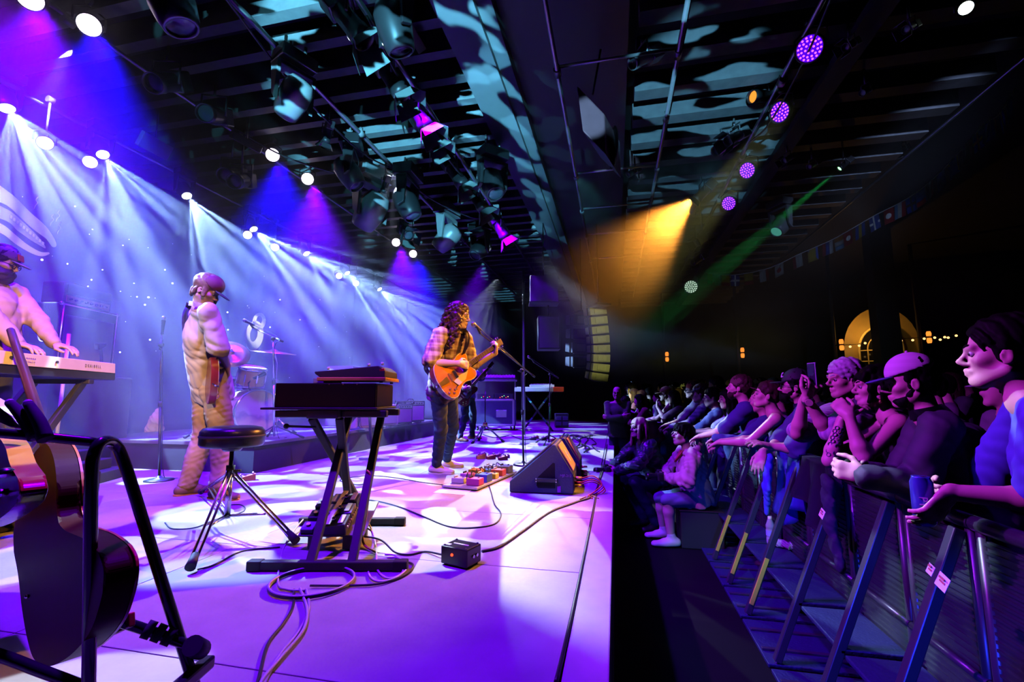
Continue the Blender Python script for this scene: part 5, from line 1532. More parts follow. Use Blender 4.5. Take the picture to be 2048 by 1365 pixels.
# ------------------------------------------------------------------ hung loudspeakers
def pa():
    p = A(1087, 582, 9.6)
    t = thing('speaker_cabinet', 'plain side-fill loudspeaker with light stripes across it, hung beside the far wing', 'loudspeaker', p)
    b = MB(); b.obox((0, 0, 0), hR, UP, (0.45, 0.55, 0.58), 0.012); b.build('cabinet', mat('cab_grey', (0.30, 0.30, 0.36), 0.5), t)
    b = MB(); b.cyl((0, 0, 0.27), (0, 0, under(p.x) - p.z), 0.012); b.build('rigging_pole', m_steel, t)
    b = MB(); b.obox(V3(0, 0, -0.285), hR, UP, (0.47, 0.02, 0.62), 0.004); b.build('base_plate', m_black, t)
    q = A(1097, 668, 9.6)
    t2 = thing('speaker_cabinet', 'black fronted loudspeaker hanging below the striped one', 'loudspeaker', q)
    b = MB(); b.obox((0, 0, 0), hR, UP, (0.42, 0.70, 0.46), 0.012); b.build('cabinet', m_tolexb, t2)
    b = MB(); b.obox(-hF * 0.212, hR, UP, (0.01, 0.64, 0.40), 0.004); b.build('grille', mat('grille_violet', (0.12, 0.10, 0.14), 0.5, 0.3, var=0.4, scale=160), t2)
    b = MB(); b.cyl((0, 0, 0.34), (0, 0, p.z - 0.295 - q.z), 0.014); b.obox(V3(0, 0, 0.365), hR, UP, (0.1, 0.03, 0.16), 0.004); b.build('hanger', m_steel, t2)
    # line array: slim boxes in a curve
    m_la = mat('line_array_paint', (0.55, 0.53, 0.38), 0.45, var=0.12)
    m_lg = mat('line_array_grille', (0.10, 0.10, 0.08), 0.5)
    def array(name, label, pts, w, d, hgt, ax0, face=(0.62, 0.60, 0.45)):
        t = thing(name, label, 'loudspeaker', A(*pts[0], ax0))
        o = t.location
        for i, (u, v) in enumerate(pts):
            c = A(u, v, ax0) - o
            nx = A(*pts[min(i + 1, len(pts) - 1)], ax0) - A(*pts[max(0, i - 1)], ax0)
            down = nx.normalized()
            fx = V3(0.55, -0.83, 0); fx = (fx - down * fx.dot(down)).normalized(); sx = down.cross(fx)
            b = MB(); b.prism([c + sx * a * w / 2 + fx * e + -down * g * hgt / 2 for a, e, g in ((-1, 0.0, 0.93), (-1, -d, 0.80), (-1, -d, -0.80), (-1, 0.0, -0.93))], sx * w, 0.012)
            bx = b.build('speaker_box', m_la if face[0] > 0.3 else m_tolexb, t)
            b = MB(); b.obox(c + fx * 0.006, sx, down, (0.015, hgt * 0.62, w * 0.50), 0.004); b.build('grille', mat('horn_panel_%.2f' % face[0], face, 0.5), bx)
            b = MB(); b.obox(c + fx * 0.004 + down * hgt * 0.49, sx, down, (0.03, 0.02, w * 0.9), 0.003); b.build('gap_bar', m_lg, bx)
            for s in (1, -1):
                b = MB(); b.obox(c + sx * s * (w / 2 + 0.008) - fx * d * 0.3, down, fx, (0.04, 0.012, hgt * 0.9), 0.003); b.build('rigging_plate', m_steel, bx)
        b = MB(); b.obox(V3(0, 0, hgt * 0.62), V3(0.83, 0.55, 0), UP, (0.5, 0.05, w * 0.8), 0.006); b.cyl((0, 0, hgt * 0.6), (0, 0, under(o.x) - o.z), 0.012); b.build('bumper', m_steel, t)
    array('line_array', 'tall curved line array of slim pale loudspeakers hung over the crowd', [(1197, 622), (1199, 641), (1201, 660), (1203, 679), (1204, 698), (1204, 717), (1203, 736), (1200, 755)], 0.44, 0.3, 0.185, 10.2)
    array('subwoofer_array', 'shorter hanging array of box loudspeakers just behind the line array', [(1163, 640), (1163, 668), (1162, 696), (1162, 724)], 0.46, 0.4, 0.28, 11.2, (0.10, 0.10, 0.07))
    # big box hung above the pit near the beam
    p = A(1205, 232, 5.1)
    t = thing('speaker_cabinet', 'angular loudspeaker with a bright bluish side hung above the pit', 'loudspeaker', p)
    c = lambda u, v, a: A(u, v, a) - p
    b = MB(); b.prism([c(1153, 170, 5.0), c(1209, 228, 5.0), c(1212, 310, 5.0), c(1165, 262, 5.0)], hF * 0.55 + hR * 0.30, 0.015); b.build('cabinet', mat('cab_bluegrey', (0.45, 0.47, 0.55), 0.4), t)
    b = MB(); b.cyl(c(1185, 190, 5.2), V3(0.0, 0, under(p.x) - p.z), 0.012); b.build('rigging_pole', m_steel, t)
    f0 = c(1212, 268, 5.02)
    b = MB(); b.lathe([(0.0, 0.05), (0.14, 0.03), (0.20, 0.0), (0.22, 0.012), (0.235, 0.0)], f0 + hF * 0.28 + hR * 0.14 , hR, 32); b.build('speaker_cone', m_black, t)
pa()
# ------------------------------------------------------------------ lighting rig
m_lampbody = mat('lamp_body', (0.035, 0.035, 0.04), 0.4, 0.3)
m_lampgrey = mat('lamp_grey', (0.42, 0.44, 0.47), 0.35, 0.2)
m_truss = mat('truss_steel', (0.22, 0.23, 0.25), 0.35, 0.7)
def pipe(label, pts, r=0.025, m=None, clamps=()):
    t = thing('rigging_pipe', label, 'pipe', pts[0])
    o = Vector(pts[0])
    b = MB(); b.tube([Vector(p) - o for p in pts], r, 10); b.build('tube', m or m_truss, t)
    for c in clamps:
        c = Vector(c) - o
        b = MB(); b.cyl(c - V3(0, 0.05, 0), c + V3(0, 0.05, 0), r * 1.6, n=10); b.cyl(c, c + V3(0, 0, 0.09), r * 0.9, n=8); b.build('clamp', m_lampgrey, t)
    return t
pipe('long rigging pipe above the rear row of beam lights', [(-6.6, 1.0, 4.32), (-6.6, 16, 4.32)])
pipe('rigging pipe carrying the upper row of blue wash lights', [(-5.15, 1.0, 4.55), (-5.15, 16, 4.55)], clamps=[(-5.15, y, 4.50) for y in (3, 5, 7, 9, 11)])
pipe('rigging pipe over mid stage hung with dark moving lights', [(-3.4, 1.5, 4.52), (-3.4, 16, 4.52)], 0.03, clamps=[(-3.4, y, 4.52) for y in (2.6, 4, 5.4, 6.8, 8.2, 10)])
pipe('rigging pipe nearest the box beam over the stage', [(-2.2, 1.5, 4.45), (-2.2, 16, 4.45)], 0.03)
pipe('rigging pipe hanging under the black beam', [(-0.51, 1.5, 4.3), (-0.51, 16, 4.3)], clamps=[(-0.51, y, 4.3) for y in (4.5, 6.9, 8.3, 9.7, 11.5)])
m_lit = mat('lit_pipe', (0.55, 0.56, 0.58), 0.35, 0.3)  # light falling on the pipes over the pit is put into this paler colour
pipe('brightly lit rigging pipe with white clamps running over the pit', [(0.72, 1.5, 4.3), (0.72, 16, 4.3)], 0.024, m_lit, [(0.72, y, 4.3) for y in (4.5, 5.6, 6.9, 8.3, 9.7, 11.5)])
for y, w in ((4.5, 'first'), (6.9, 'second'), (8.3, 'third'), (9.7, 'fourth'), (11.5, 'fifth')):
    pipe('short cross pipe joining the two pipes over the pit, %s along from the near end' % w, [(-0.51, y, 4.36), (0.72, y, 4.36)], 0.018, m_lit)
pipe('rigging pipe over the audience carrying the purple lamps', [(2.05, 2.0, 4.62), (2.05, 16, 4.62)], 0.03, clamps=[(2.05, y, 4.58) for y in (4.3, 5.6, 7.4, 9)])
pipe('rigging pipe at the far side above the crowd', [(4.7, 3.0, 4.7), (4.7, 16, 4.7)], 0.025)
pipe('upright pole standing at the far wing of the stage', [A(1047, 540, 10.6), (A(1047, 540, 10.6).x, A(1047, 540, 10.6).y, 0.0)], 0.03)

def fit(u, v, ax_, k, h):
    """keeps a fixture of height h*k seen at (u, v) clear of the joists"""
    p = A(u, v, ax_)
    for _ in range(8):
        if p.z + h * k <= under(p.x) - 0.02: break
        q = G(u, v, under(p.x) - 0.03 - h * k); k *= axial(q) / axial(p); p = q
    return p, k

def hanger(t, top_z, o):
    """clamp and short drop from a pipe above"""
    b = MB(); b.cyl((0, 0, 0.0), (0, 0, max(0.05, top_z - o.z)), 0.014, n=8); b.build('drop_arm', m_lampbody, t)
    b = MB(); b.cyl((0, -0.03, top_z - o.z), (0, 0.03, top_z - o.z), 0.042, n=10); b.build('clamp', m_lampgrey, t)

def par(label, p, d, lens, r=0.12, L=0.22, group=None, top=0.35, leds=None, rim=None, body=None):
    p = Vector(p); d = Vector(d).normalized()
    t = thing('par_lamp', label, 'stage light', p, 0, group)
    x, y, z = frame_of(d)
    b = MB(); b.lathe([(0, -L), (r * 0.55, -L), (r * 0.75, -L * 0.75), (r, -L * 0.35), (r, 0.01), (r * 1.06, 0.015), (r * 1.06, 0.03), (r * 0.95, 0.03), (r * 0.95, 0.0)], (0, 0, 0), d, 28); b.build('can', body or m_lampbody, t)
    b = MB(); b.lathe([(0, 0.012), (r * 0.55, 0.010), (r * 0.95, 0.0)], (0, 0, 0), d, 28); ln = b.build('lens', lens, t)
    if leds:
        b = MB()
        for k, n in ((0, 1), (0.3, 6), (0.58, 12), (0.8, 16)):
            for i in range(n):
                a = 2 * math.pi * i / n
                c = (x * math.cos(a) + y * math.sin(a)) * r * k + d * 0.014
                b.cyl(c, c + d * 0.006, r * 0.085, n=6)
        b.build('diodes', leds, ln)
    h = x if abs(x.z) < 0.7 else y
    h = V3(h.x, h.y, 0).normalized()
    b = MB()
    b.tube([h * (r + 0.02) - d * L * 0.3, h * (r + 0.02) - d * L * 0.3 + V3(0, 0, r * 1.3), h * 0.02 + V3(0, 0, r * 1.9) - d * L * 0.3, -h * 0.02 + V3(0, 0, r * 1.9) - d * L * 0.3, -h * (r + 0.02) - d * L * 0.3 + V3(0, 0, r * 1.3), -h * (r + 0.02) - d * L * 0.3], 0.010, 6); yk = b.build('yoke', m_lampbody, t)
    b = MB(); q = V3(0, 0, r * 1.9) - d * L * 0.3; b.cyl(q, q + V3(0, 0, max(0.05, top - r * 1.9)), 0.012, n=8); b.cyl(q + V3(0, 0, max(0.05, top - r * 1.9)) - V3(0, .03, 0), q + V3(0, .03, max(0.05, top - r * 1.9)), 0.04, n=10); b.build('clamp', m_lampgrey, t)
    return t

def moving_head(label, p, d, lens, k=1.0, group=None, body=None, top=0.4):
    """motorised light: base box, yoke arms, swivelling head with its lens"""
    p = Vector(p); d = Vector(d).normalized(); body = body or m_lampbody
    t = thing('moving_light', label, 'stage light', p, 0, group)
    h = d.cross(UP)
    h = V3(1, 0, 0) if h.length < 0.05 else h.normalized()
    b = MB(); b.lathe([(0, -0.20 * k), (0.09 * k, -0.19 * k), (0.125 * k, -0.12 * k), (0.13 * k, 0.0), (0.115 * k, 0.10 * k), (0.10 * k, 0.155 * k), (0.085 * k, 0.165 * k), (0.082 * k, 0.15 * k)], (0, 0, 0), d, 24); b.build('head', body, t)
    b = MB(); b.lathe([(0, 0.158 * k), (0.05 * k, 0.156 * k), (0.082 * k, 0.148 * k)], (0, 0, 0), d, 24); b.build('lens', lens, t)
    b = MB()
    for s in (1, -1):
        b.prism([h * s * 0.14 * k + V3(0, 0, -0.05 * k) + d.cross(h) * a * k for a in (-0.04, 0.04)] + [h * s * 0.14 * k + V3(0, 0, 0.26 * k) + d.cross(h) * a * k * 0.0 + h.cross(UP) * a2 * k for a, a2 in ((0.05, 0.06), (-0.05, -0.06))], h * s * 0.035 * k, 0.006)
    b.obox(V3(0, 0, 0.26 * k), h, UP, (0.12 * k, 0.04 * k, 0.35 * k), 0.008)
    b.build('yoke', body, t)
    b = MB(); b.obox(V3(0, 0, 0.36 * k), h, UP, (0.22 * k, 0.12 * k, 0.32 * k), 0.012); b.build('base', body, t)
    b = MB(); 
    for s in (1, -1): b.cyl(h * s * 0.09 * k + V3(0, 0, 0.42 * k), h * s * 0.09 * k + V3(0, 0, max(0.46 * k, top)), 0.016, n=8)
    b.build('clamp', m_lampgrey, t)
    return t

def profile(label, p, d, lens, k=1.0, group=None, doors=None, body=None, top=0.3):
    """theatre spotlight: tube, square back, yoke and optional barn doors"""
    p = Vector(p); d = Vector(d).normalized(); body = body or m_lampbody
    t = thing('spotlight', label, 'stage light', p, 0, group)
    x, y, z = frame_of(d)
    b = MB(); b.lathe([(0.075 * k, -0.12 * k), (0.075 * k, 0.08 * k), (0.085 * k, 0.08 * k), (0.085 * k, 0.18 * k), (0.075 * k, 0.18 * k), (0.07 * k, 0.14 * k)], (0, 0, 0), d, 20); b.build('barrel', body, t)
    b = MB(); b.lathe([(0, 0.145 * k), (0.05 * k, 0.148 * k), (0.072 * k, 0.14 * k)], (0, 0, 0), d, 20); b.build('lens', lens, t)
    b = MB(); b.obox(-d * 0.20 * k, d, y, (0.16 * k, 0.17 * k, 0.18 * k), 0.015 * k); b.build('housing', body, t)
    h = V3(x.x, x.y, 0).normalized()
    b = MB(); b.tube([h * 0.11 * k, h * 0.11 * k + V3(0, 0, 0.2 * k), -h * 0.11 * k + V3(0, 0, 0.2 * k), -h * 0.11 * k], 0.011 * k, 6); b.cyl(V3(0, 0, 0.2 * k), V3(0, 0, max(0.24 * k, top)), 0.014, n=8); b.build('yoke', m_lampgrey if body is m_lampgrey else m_lampbody, t)
    if doors:
        for a, c, s in ((x, y, 1), (x, y, -1), (y, x, 1), (y, x, -1)):
            b = MB(); b.prism([d * 0.18 * k + a * s * 0.085 * k + c * 0.08 * k, d * 0.18 * k + a * s * 0.085 * k - c * 0.08 * k, d * 0.30 * k + a * s * 0.16 * k - c * 0.11 * k, d * 0.30 * k + a * s * 0.16 * k + c * 0.11 * k], a * s * 0.004)
            b.build('barn_door', doors, t)
    return t

def ordinal(i): return ('first', 'second', 'third', 'fourth', 'fifth', 'sixth', 'seventh', 'eighth', 'ninth', 'tenth', 'eleventh', 'twelfth')[i]
L_beam = lamp_mat('beam_lens', (0.80, 0.93, 1.0), 14)
L_par = lamp_mat('par_lens', (1.0, 0.80, 1.0), 7)
L_dim = mat('dark_lens', (0.12, 0.14, 0.2), 0.08, 0.0)
for i, p in enumerate(HEADS):
    moving_head('bright moving beam light on the rear pipe, %s from the near end' % ordinal(i), p, V3(2.6, -0.4, -3.2) if i else V3(2, 0, -3.5), L_beam, 0.8, 'rear beam lights', top=4.32 - p.z)
for i, p in enumerate(PARS_L):
    par('round glowing wash lamp of the lower rear row, %s from the near end' % ordinal(i), p, (CAM - p).normalized() + V3(0.12, 0, -0.16), L_par, 0.075, 0.16, group='rear wash lamps', top=4.32 - p.z)
for i, p in enumerate(PARS_T):
    par('round glowing wash lamp of the upper row, %s from the near end' % ordinal(i), p, (CAM - p).normalized() + V3(0.12, 0, -0.12), L_par, 0.098, 0.2, group='upper wash lamps', top=4.62 - p.z)
# audience-side purple lamps
L_pur = lamp_mat('purple_lens', (0.10, 0.0, 1.0), 0.9)
L_mag = lamp_mat('magenta_diodes', (0.9, 0.12, 1.0), 1.8)
PURP = [A(1620, 97, 4.7), A(1561, 224, 5.7), A(1495, 341, 7.2), A(1458, 407, 8.4)]
for i, p in enumerate(PURP):
    par('purple diode lamp over the audience, %s from the near end' % ordinal(i), p, (CAM - p).normalized() + V3((-0.35, -0.75, -0.5, -0.4)[i], 0.0, -0.1), L_pur, (0.13, 0.125, 0.125, 0.13)[i], 0.16, 'purple audience lamps', top=max(0.3, 4.62 - p.z), leds=L_mag)
L_orange = lamp_mat('orange_lens', (1.0, 0.42, 0.05), 7)
profile('lit orange spotlight throwing a smoky amber beam to the stage', ORANGE, G(900, 900, 0) - ORANGE, L_orange, 1.0, doors=m_lampbody)
profile('unlit orange-glinting spotlight above the second purple lamp', A(1524, 193, 5.9), V3(-1.0, -0.6, -0.3), lamp_mat('orange_glint_lens', (1.0, 0.35, 0.04), 1.2), 1.0)  # orange glint on the unlit lens is painted as a glow
profile('slim spotlight sending a green beam down to the left', GREEN, A(1545, 450, 7.3) - GREEN, lamp_mat('green_lens', (0.35, 1, 0.45), 3), 0.55)
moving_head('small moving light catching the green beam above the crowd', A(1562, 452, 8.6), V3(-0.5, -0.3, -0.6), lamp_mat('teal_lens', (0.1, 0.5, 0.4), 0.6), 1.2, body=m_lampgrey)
par('round white lamp facing the camera at the right end of the smoke plume', A(1382, 574, 11.0), CAM - A(1382, 574, 11.0), lamp_mat('white_diode_back', (0.25, 0.45, 0.3), 0.4), 0.16, 0.2, leds=lamp_mat('white_diodes', (0.75, 1, 0.8), 1.6), top=0.5)
par('lone bright lamp with a green glow high in the top right corner', A(1932, 16, 4.4), CAM - A(1932, 16, 4.4), lamp_mat('glow_lens', (0.8, 1.0, 0.85), 8), 0.058, 0.15)
# dark moving lights and lanterns hung over the stage
for i, (u, v, ax_, k, dd, bd) in enumerate([(585, 200, 4.8, 1.2, V3(-0.7, 0.3, -0.6), m_lampgrey), (345, 8, 4.2, 1.5, V3(0.3, 0.2, -0.9), m_lampgrey), (740, 425, 7.6, 1.8, V3(-0.6, 0.2, -0.7), m_lampgrey), (893, 478, 9.0, 1.6, V3(-0.7, 0.1, -0.6), m_lampgrey),
                                       (790, 60, 4.7, 1.4, V3(0.2, 0.3, -0.9), m_lampbody), (960, 500, 9.6, 1.4, V3(-0.3, -0.5, -0.6), m_lampbody), (815, 410, 7.4, 1.5, V3(0.4, 0.0, -0.8), m_lampbody), (700, 350, 6.6, 1.3, V3(0.5, 0.2, -0.8), m_lampbody), (985, 370, 7.8, 1.5, V3(0.3, -0.3, -0.8), m_lampbody)]):
    p, k = fit(u, v, ax_, k, 0.47)
    moving_head('unlit moving light hanging over the stage, %s of the dark moving lights' % ordinal(i), p, dd, L_dim, k, 'dark moving lights', bd, top=under(p.x) - p.z)
m_pk = mat('pink_gel', (0.22, 0.26, 0.26), 0.5)
for i, (u, v, ax_, dd, drs) in enumerate([(330, 165, 4.9, V3(0.2, -0.6, -0.5), None), (426, 230, 5.5, V3(0.3, -0.7, -0.4), None), (462, 350, 6.4, V3(0.3, -0.7, -0.4), None), (481, 362, 6.4, V3(0.3, -0.7, -0.4), None), (700, 45, 4.2, V3(0.6, 0.2, -0.8), m_pk), (785, 160, 5.2, V3(0.5, 0.2, -0.8), m_pk), (838, 232, 5.9, V3(0.5, 0.2, -0.8), m_pk), (855, 265, 6.2, V3(0.5, 0.2, -0.8), m_pk), (912, 350, 7.1, V3(0.5, 0.2, -0.8), m_pk), (955, 400, 7.9, V3(0.5, 0.2, -0.8), m_pk), (1000, 460, 9.0, V3(0.5, 0.2, -0.8), m_pk), (812, 465, 9.3, V3(0.5, -0.5, -0.5), m_pk)]):
    profile('dark theatre spotlight among the stage rig, %s along from the near end' % ordinal(i), fit(u, v, ax_, 1.25, 0.25)[0], dd, L_dim, fit(u, v, ax_, 1.25, 0.25)[1], 'dark spotlights', drs, top=under(A(u, v, ax_).x) - fit(u, v, ax_, 1.25, 0.25)[0].z)
for i, (u, v, ax_) in enumerate([(655, 268, 5.8), (770, 372, 7.2)]):
    profile('small spotlight with a dull red beam, %s of the pair over the stage' % ('nearer', 'farther')[i], fit(u, v, ax_, 0.6, 0.25)[0], V3(-0.35, 0.25, -0.6), L_orange, 0.6, 'dull red spotlights', m_lampbody, top=under(A(u, v, ax_).x) - fit(u, v, ax_, 0.6, 0.25)[0].z)
for i, (u, v, ax_) in enumerate([(1445, 295, 6.6), (1470, 275, 6.7), (1285, 118, 5.2), (1405, 480, 9.5), (1395, 520, 10.2), (1805, 300, 7.5), (1732, 182, 6.6), (1820, 55, 5.6), (1625, 330, 7.8), (1700, 90, 5.6), (1265, 345, 7.2), (1575, 318, 7.6)]):
    profile('dim lantern in the audience rig catching stray light, %s of twelve' % ordinal(i), fit(u, v, ax_, 1, 0.25)[0], V3(-0.7, -0.4, -0.5), L_dim, fit(u, v, ax_, 0.9 if i < 5 else 0.55, 0.25)[1], 'audience rig lanterns', m_lampbody if i % 2 else None, m_lampgrey if i < 5 else m_lampbody, top=under(fit(u, v, ax_, 1, 0.25)[0].x) - fit(u, v, ax_, 1, 0.25)[0].z)
for i, (u, v, ax_) in enumerate([(310, 292, 6.0), (493, 285, 6.2), (820, 60, 4.6)]):
    o = A(u, v, ax_)
    t = thing('strip_light', 'pale flat strip fixture hung in the rig, %s' % ('left one below the lanterns', 'thin pinkish one by the upper lamps', 'grey one high near the beam')[i], 'stage light', o)
    dr = (A(u + 40, v + 22, ax_ + 0.4) - o).normalized() if i < 2 else (A(u + 35, v + 60, ax_ + 0.4) - o).normalized()
    b = MB(); b.obox((0, 0, 0), dr, (CAM - o), (0.20 if i == 0 else 0.10, 0.05, 0.55), 0.008); b.build('housing', mat('strip_white', (0.55, 0.55, 0.56), 0.4), t)
    b = MB(); b.cyl((0, 0, 0.03), (0, 0, 0.5), 0.010, n=8); b.build('drop_arm', m_lampbody, t)
# cables slung along the rig
for i, (a, c) in enumerate((((-3.4, 3, 4.5), (-3.4, 6.4, 4.5)), ((-3.4, 6.4, 4.5), (-2.2, 8.6, 4.45)), ((-5.15, 5, 4.6), (-3.4, 6.6, 4.5)), ((-2.2, 3.5, 4.42), (-2.2, 7.2, 4.42)), ((2.05, 4, 4.6), (2.05, 7, 4.6)))):
    a, c = Vector(a), Vector(c)
    cable('rig_cable', 'black cable sagging between the rigging pipes, %s of five' % ordinal(i), [a, a.lerp(c, 0.3) - V3(0, 0, 0.22), a.lerp(c, 0.7) - V3(0, 0, 0.24), c], 0.012, k=8, group='rig cables')

# ------------------------------------------------------------------ flag bunting, festoon, wall lamps, arched window
def bunting():
    pts = [(2030, 178), (1999, 228), (1968, 249), (1930, 292), (1880, 345), (1840, 380), (1800, 406), (1752, 430), (1700, 460), (1660, 482), (1600, 508), (1540, 536), (1480, 549), (1440, 550), (1412, 546)]
    axs = np.linspace(6.2, 12.5, len(pts))
    P = [A(u, v, a) for (u, v), a in zip(pts, axs)]
    t = thing('flag_bunting', 'string of small national flags sagging across the dark hall', 'bunting', P[7])
    o = t.location
    sp = spline([p - o for p in P], 10)
    b = MB(); b.tube(sp, 0.010, 5); b.build('string', mat('white_string', (0.75, 0.75, 0.8), 0.6), t)
    C = dict(w=(0.8, 0.8, 0.8), b=(0.05, 0.12, 0.65), r=(0.6, 0.03, 0.05), y=(0.8, 0.6, 0.03), g=(0.05, 0.4, 0.12), k=(0.03, 0.03, 0.03), o=(0.75, 0.3, 0.03), c=(0.25, 0.5, 0.85))
    fl = [('v', 'bb'), ('v', 'byb'), ('v', 'rwb'), ('d', 'bkb'), ('x', 'by'), ('v', 'rww'), ('t', 'by'), ('h', 'bbb'), ('v', 'rwk'), ('h', 'bbr'), ('x', 'bk'), ('v', 'rwc'), ('m', 'rw'), ('x', 'bw'), ('v', 'byb'), ('m', 'rw'), ('h', 'owc'), ('v', 'wbr'), ('t', 'yb'), ('v', 'wwr'), ('m', 'wr'), ('v', 'rww'), ('h', 'yyr'), ('x', 'bw'), ('h', 'yyr'), ('v', 'www'), ('h', 'yyg')]
    n = len(sp)
    for i, (kind, cs) in enumerate(fl):
        f = 0.03 + 0.955 * i / (len(fl) - 1)
        j = int(f * (n - 1)); a = sp[j]; d = (sp[min(j + 1, n - 1)] - sp[max(0, j - 1)]).normalized()
        w, h = 0.21, 0.29
        dn = (-UP + V3(0.05 * math.sin(i * 2.1), 0.05 * math.cos(i * 1.7), 0)).normalized()
        nn = d.cross(dn).normalized()
        q = lambda x, y, off=0.0: a + d * (x - 0.5) * w + dn * (0.01 + y * h) + nn * (0.014 * math.sin(x * 4 + i) + off)
        def cloth(x0, x1, y0, y1, c, par, off=0.0, nm='flag'):
            b = MB(); b.sheet([[q(x0 + (x1 - x0) * u_, y0 + (y1 - y0) * v_, off) for u_ in np.linspace(0, 1, 5)] for v_ in np.linspace(0, 1, 4)], 0.002)
            return b.build(nm, mat('flag_' + c, C[c], 0.8), par)
        if kind == 'v':
            base = cloth(0, 1, 0, 1, cs[0], t)
            for k_ in range(1, len(cs)): cloth(k_ / len(cs), (k_ + 1) / len(cs), 0, 1, cs[k_], base, 0.004, 'stripe')
        elif kind == 'h':
            base = cloth(0, 1, 0, 1, cs[0], t)
            for k_ in range(1, len(cs)): cloth(0, 1, k_ / len(cs), (k_ + 1) / len(cs), cs[k_], base, 0.004, 'stripe')
        else:
            base = cloth(0, 1, 0, 1, cs[0], t)
            for off in (0.006, -0.006):
                b = MB()
                if kind == 'm':
                    b.prism([q(0.5 + 0.26 * math.cos(u_), 0.5 + 0.19 * math.sin(u_), off) for u_ in np.linspace(0, 2 * math.pi, 14, endpoint=False)], nn * 0.002)
                elif kind == 'x':
                    b.prism([q(0.42, 0, off), q(0.58, 0, off), q(0.58, 1, off), q(0.42, 1, off)], nn * 0.002); b.prism([q(0, 0.42, off), q(1, 0.42, off), q(1, 0.58, off), q(0, 0.58, off)], nn * 0.002)
                else:
                    b.prism([q(0, 0, off), q(1, 0.05, off), q(0.0, 1, off)] if kind == 't' else [q(0, 0.0, off), q(0.25, 0, off), q(1, 1, off), q(0.75, 1, off)], nn * 0.002)
                b.build('emblem', mat('flag_' + cs[1], C[cs[1]], 0.8), base)
bunting()
L_bulb = lamp_mat('warm_bulb', (1.0, 0.55, 0.16), 2.6)
L_glow = lamp_mat('amber_shade', (1.0, 0.25, 0.03), 1.6)
def festoon():
    pts = [(1672, 693), (1700, 693), (1718, 691), (1730, 686), (1756, 686), (1802, 681), (1825, 680), (1848, 677), (1869, 675), (1880, 679), (1889, 674), (1896, 675), (1912, 671)]
    P = [A(u, v - 3, 13.0) for u, v in pts]
    t = thing('festoon_lights', 'string of small warm bulbs strung along the far wall', 'string lights', P[5]); o = t.location
    b = MB(); b.tube([p - o for p in P], 0.006, 5, 4); b.build('wire', m_cable, t)
    for p in P[1:]:
        b = MB(); b.cyl(p - o, p - o - V3(0, 0, 0.03), 0.012, n=8); s = b.build('socket', m_black, t)
        b = MB(); b.ball(p - o - V3(0, 0, 0.055), 0.032, 10, 8); b.build('bulb', L_bulb, s)
festoon()
for i, (u, v, ax_, lb) in enumerate([(1334, 714, 16.5, 'leftmost two-part amber wall lamp above the far crowd'), (1485, 706, 15.5, 'two-part amber wall lamp between the pillar lamp and the leftmost one'), (1683, 690, 14.0, 'two-part amber wall lamp just left of the arched window'), (1858, 675, 13.2, 'two-part amber wall lamp among the festoon bulbs')]):
    p = A(u, v, ax_)
    t = thing('wall_lamp', lb, 'lamp', p)
    for s in (1, -1):
        b = MB(); b.lathe([(0.035, 0.02 * s), (0.055, 0.03 * s), (0.062, 0.11 * s), (0.045, 0.17 * s), (0, 0.175 * s)], (0, 0, 0), (0, 0, 1), 16); b.build('shade', L_glow, t)
    b = MB(); b.cyl((0, 0, -0.02), (0, 0, 0.02), 0.05, n=16); b.tube([(0, 0, 0), hF * 0.15, hF * 0.3], 0.015, 6); b.build('bracket', m_black, t)
    b = MB(); b.cyl(hF * 0.3 - V3(0, 0, p.z + 0.9), hF * 0.3 + V3(0, 0, 5.45 - p.z), 0.05, n=12); b.build('post', m_wall, t)
def arch():
    c = A(1762, 700, 14.5); n_ = (CAM - c); n_.z = 0; n_.normalize(); x = UP.cross(n_)
    t = tag(thing('window_1', 'tall arched window with pale glazing bars lit amber behind a black pillar', None, c), kind='structure')
    m_f = mat('amber_frame', (0.75, 0.60, 0.35), 0.5)
    def arc(r, z0): return [x * r * math.cos(a) + V3(0, 0, z0 + r * 1.35 * math.sin(a)) for a in np.linspace(0, math.pi, 18)]
    b = MB(); w = 0.55
    b.tube([x * w + V3(0, 0, -1.2)] + arc(w, 0.0) + [x * -w + V3(0, 0, -1.2)], 0.035, 8); b.build('frame', m_f, t)
    b = MB(); b.tube([x * w * .6 + V3(0, 0, -1.2)] + arc(w * .6, 0.0) + [x * -w * .6 + V3(0, 0, -1.2)], 0.022, 8)
    for z in (-0.75, -0.35, 0.0): b.tube([x * w + V3(0, 0, z), x * -w + V3(0, 0, z)], 0.02, 6)
    b.build('glazing_bar', m_f, t)
    b = MB(); b.prism([x * w + V3(0, 0, -1.2)] + arc(w, 0.0) + [x * -w + V3(0, 0, -1.2)], -n_ * 0.01); b.build('pane', mat('dark_glass', (0.01, 0.01, 0.012), 0.05), t)
    b = MB(); b.prism([x * 0.95 + V3(0, 0, -1.2) - n_ * 0.12] + [p - n_ * 0.12 for p in arc(0.95, 0.1)] + [x * -0.95 + V3(0, 0, -1.2) - n_ * 0.12], -n_ * 0.1)
    b.build('niche_wall', mat('ochre_plaster', (0.42, 0.30, 0.14), 0.8, var=0.3, scale=3), t)
    p = A(1774, 690, 12.4)
    tag(MB().box((p.x - 0.26, p.y - 0.2, FLOOR_Z), (p.x + 0.26, p.y + 0.2, 5.45)).build('pillar', m_wall), kind='structure')
    lt = bpy.data.lights.new('wall_washer', 'POINT'); lt.color = (1, 0.5, 0.08); lt.energy = 26; lt.shadow_soft_size = 0.05
    lo = bpy.data.objects.new('wall_washer', lt); COL.objects.link(lo); lo.location = c + n_ * 0.55 + x * -0.55 + V3(0, 0, 0.6)
arch()
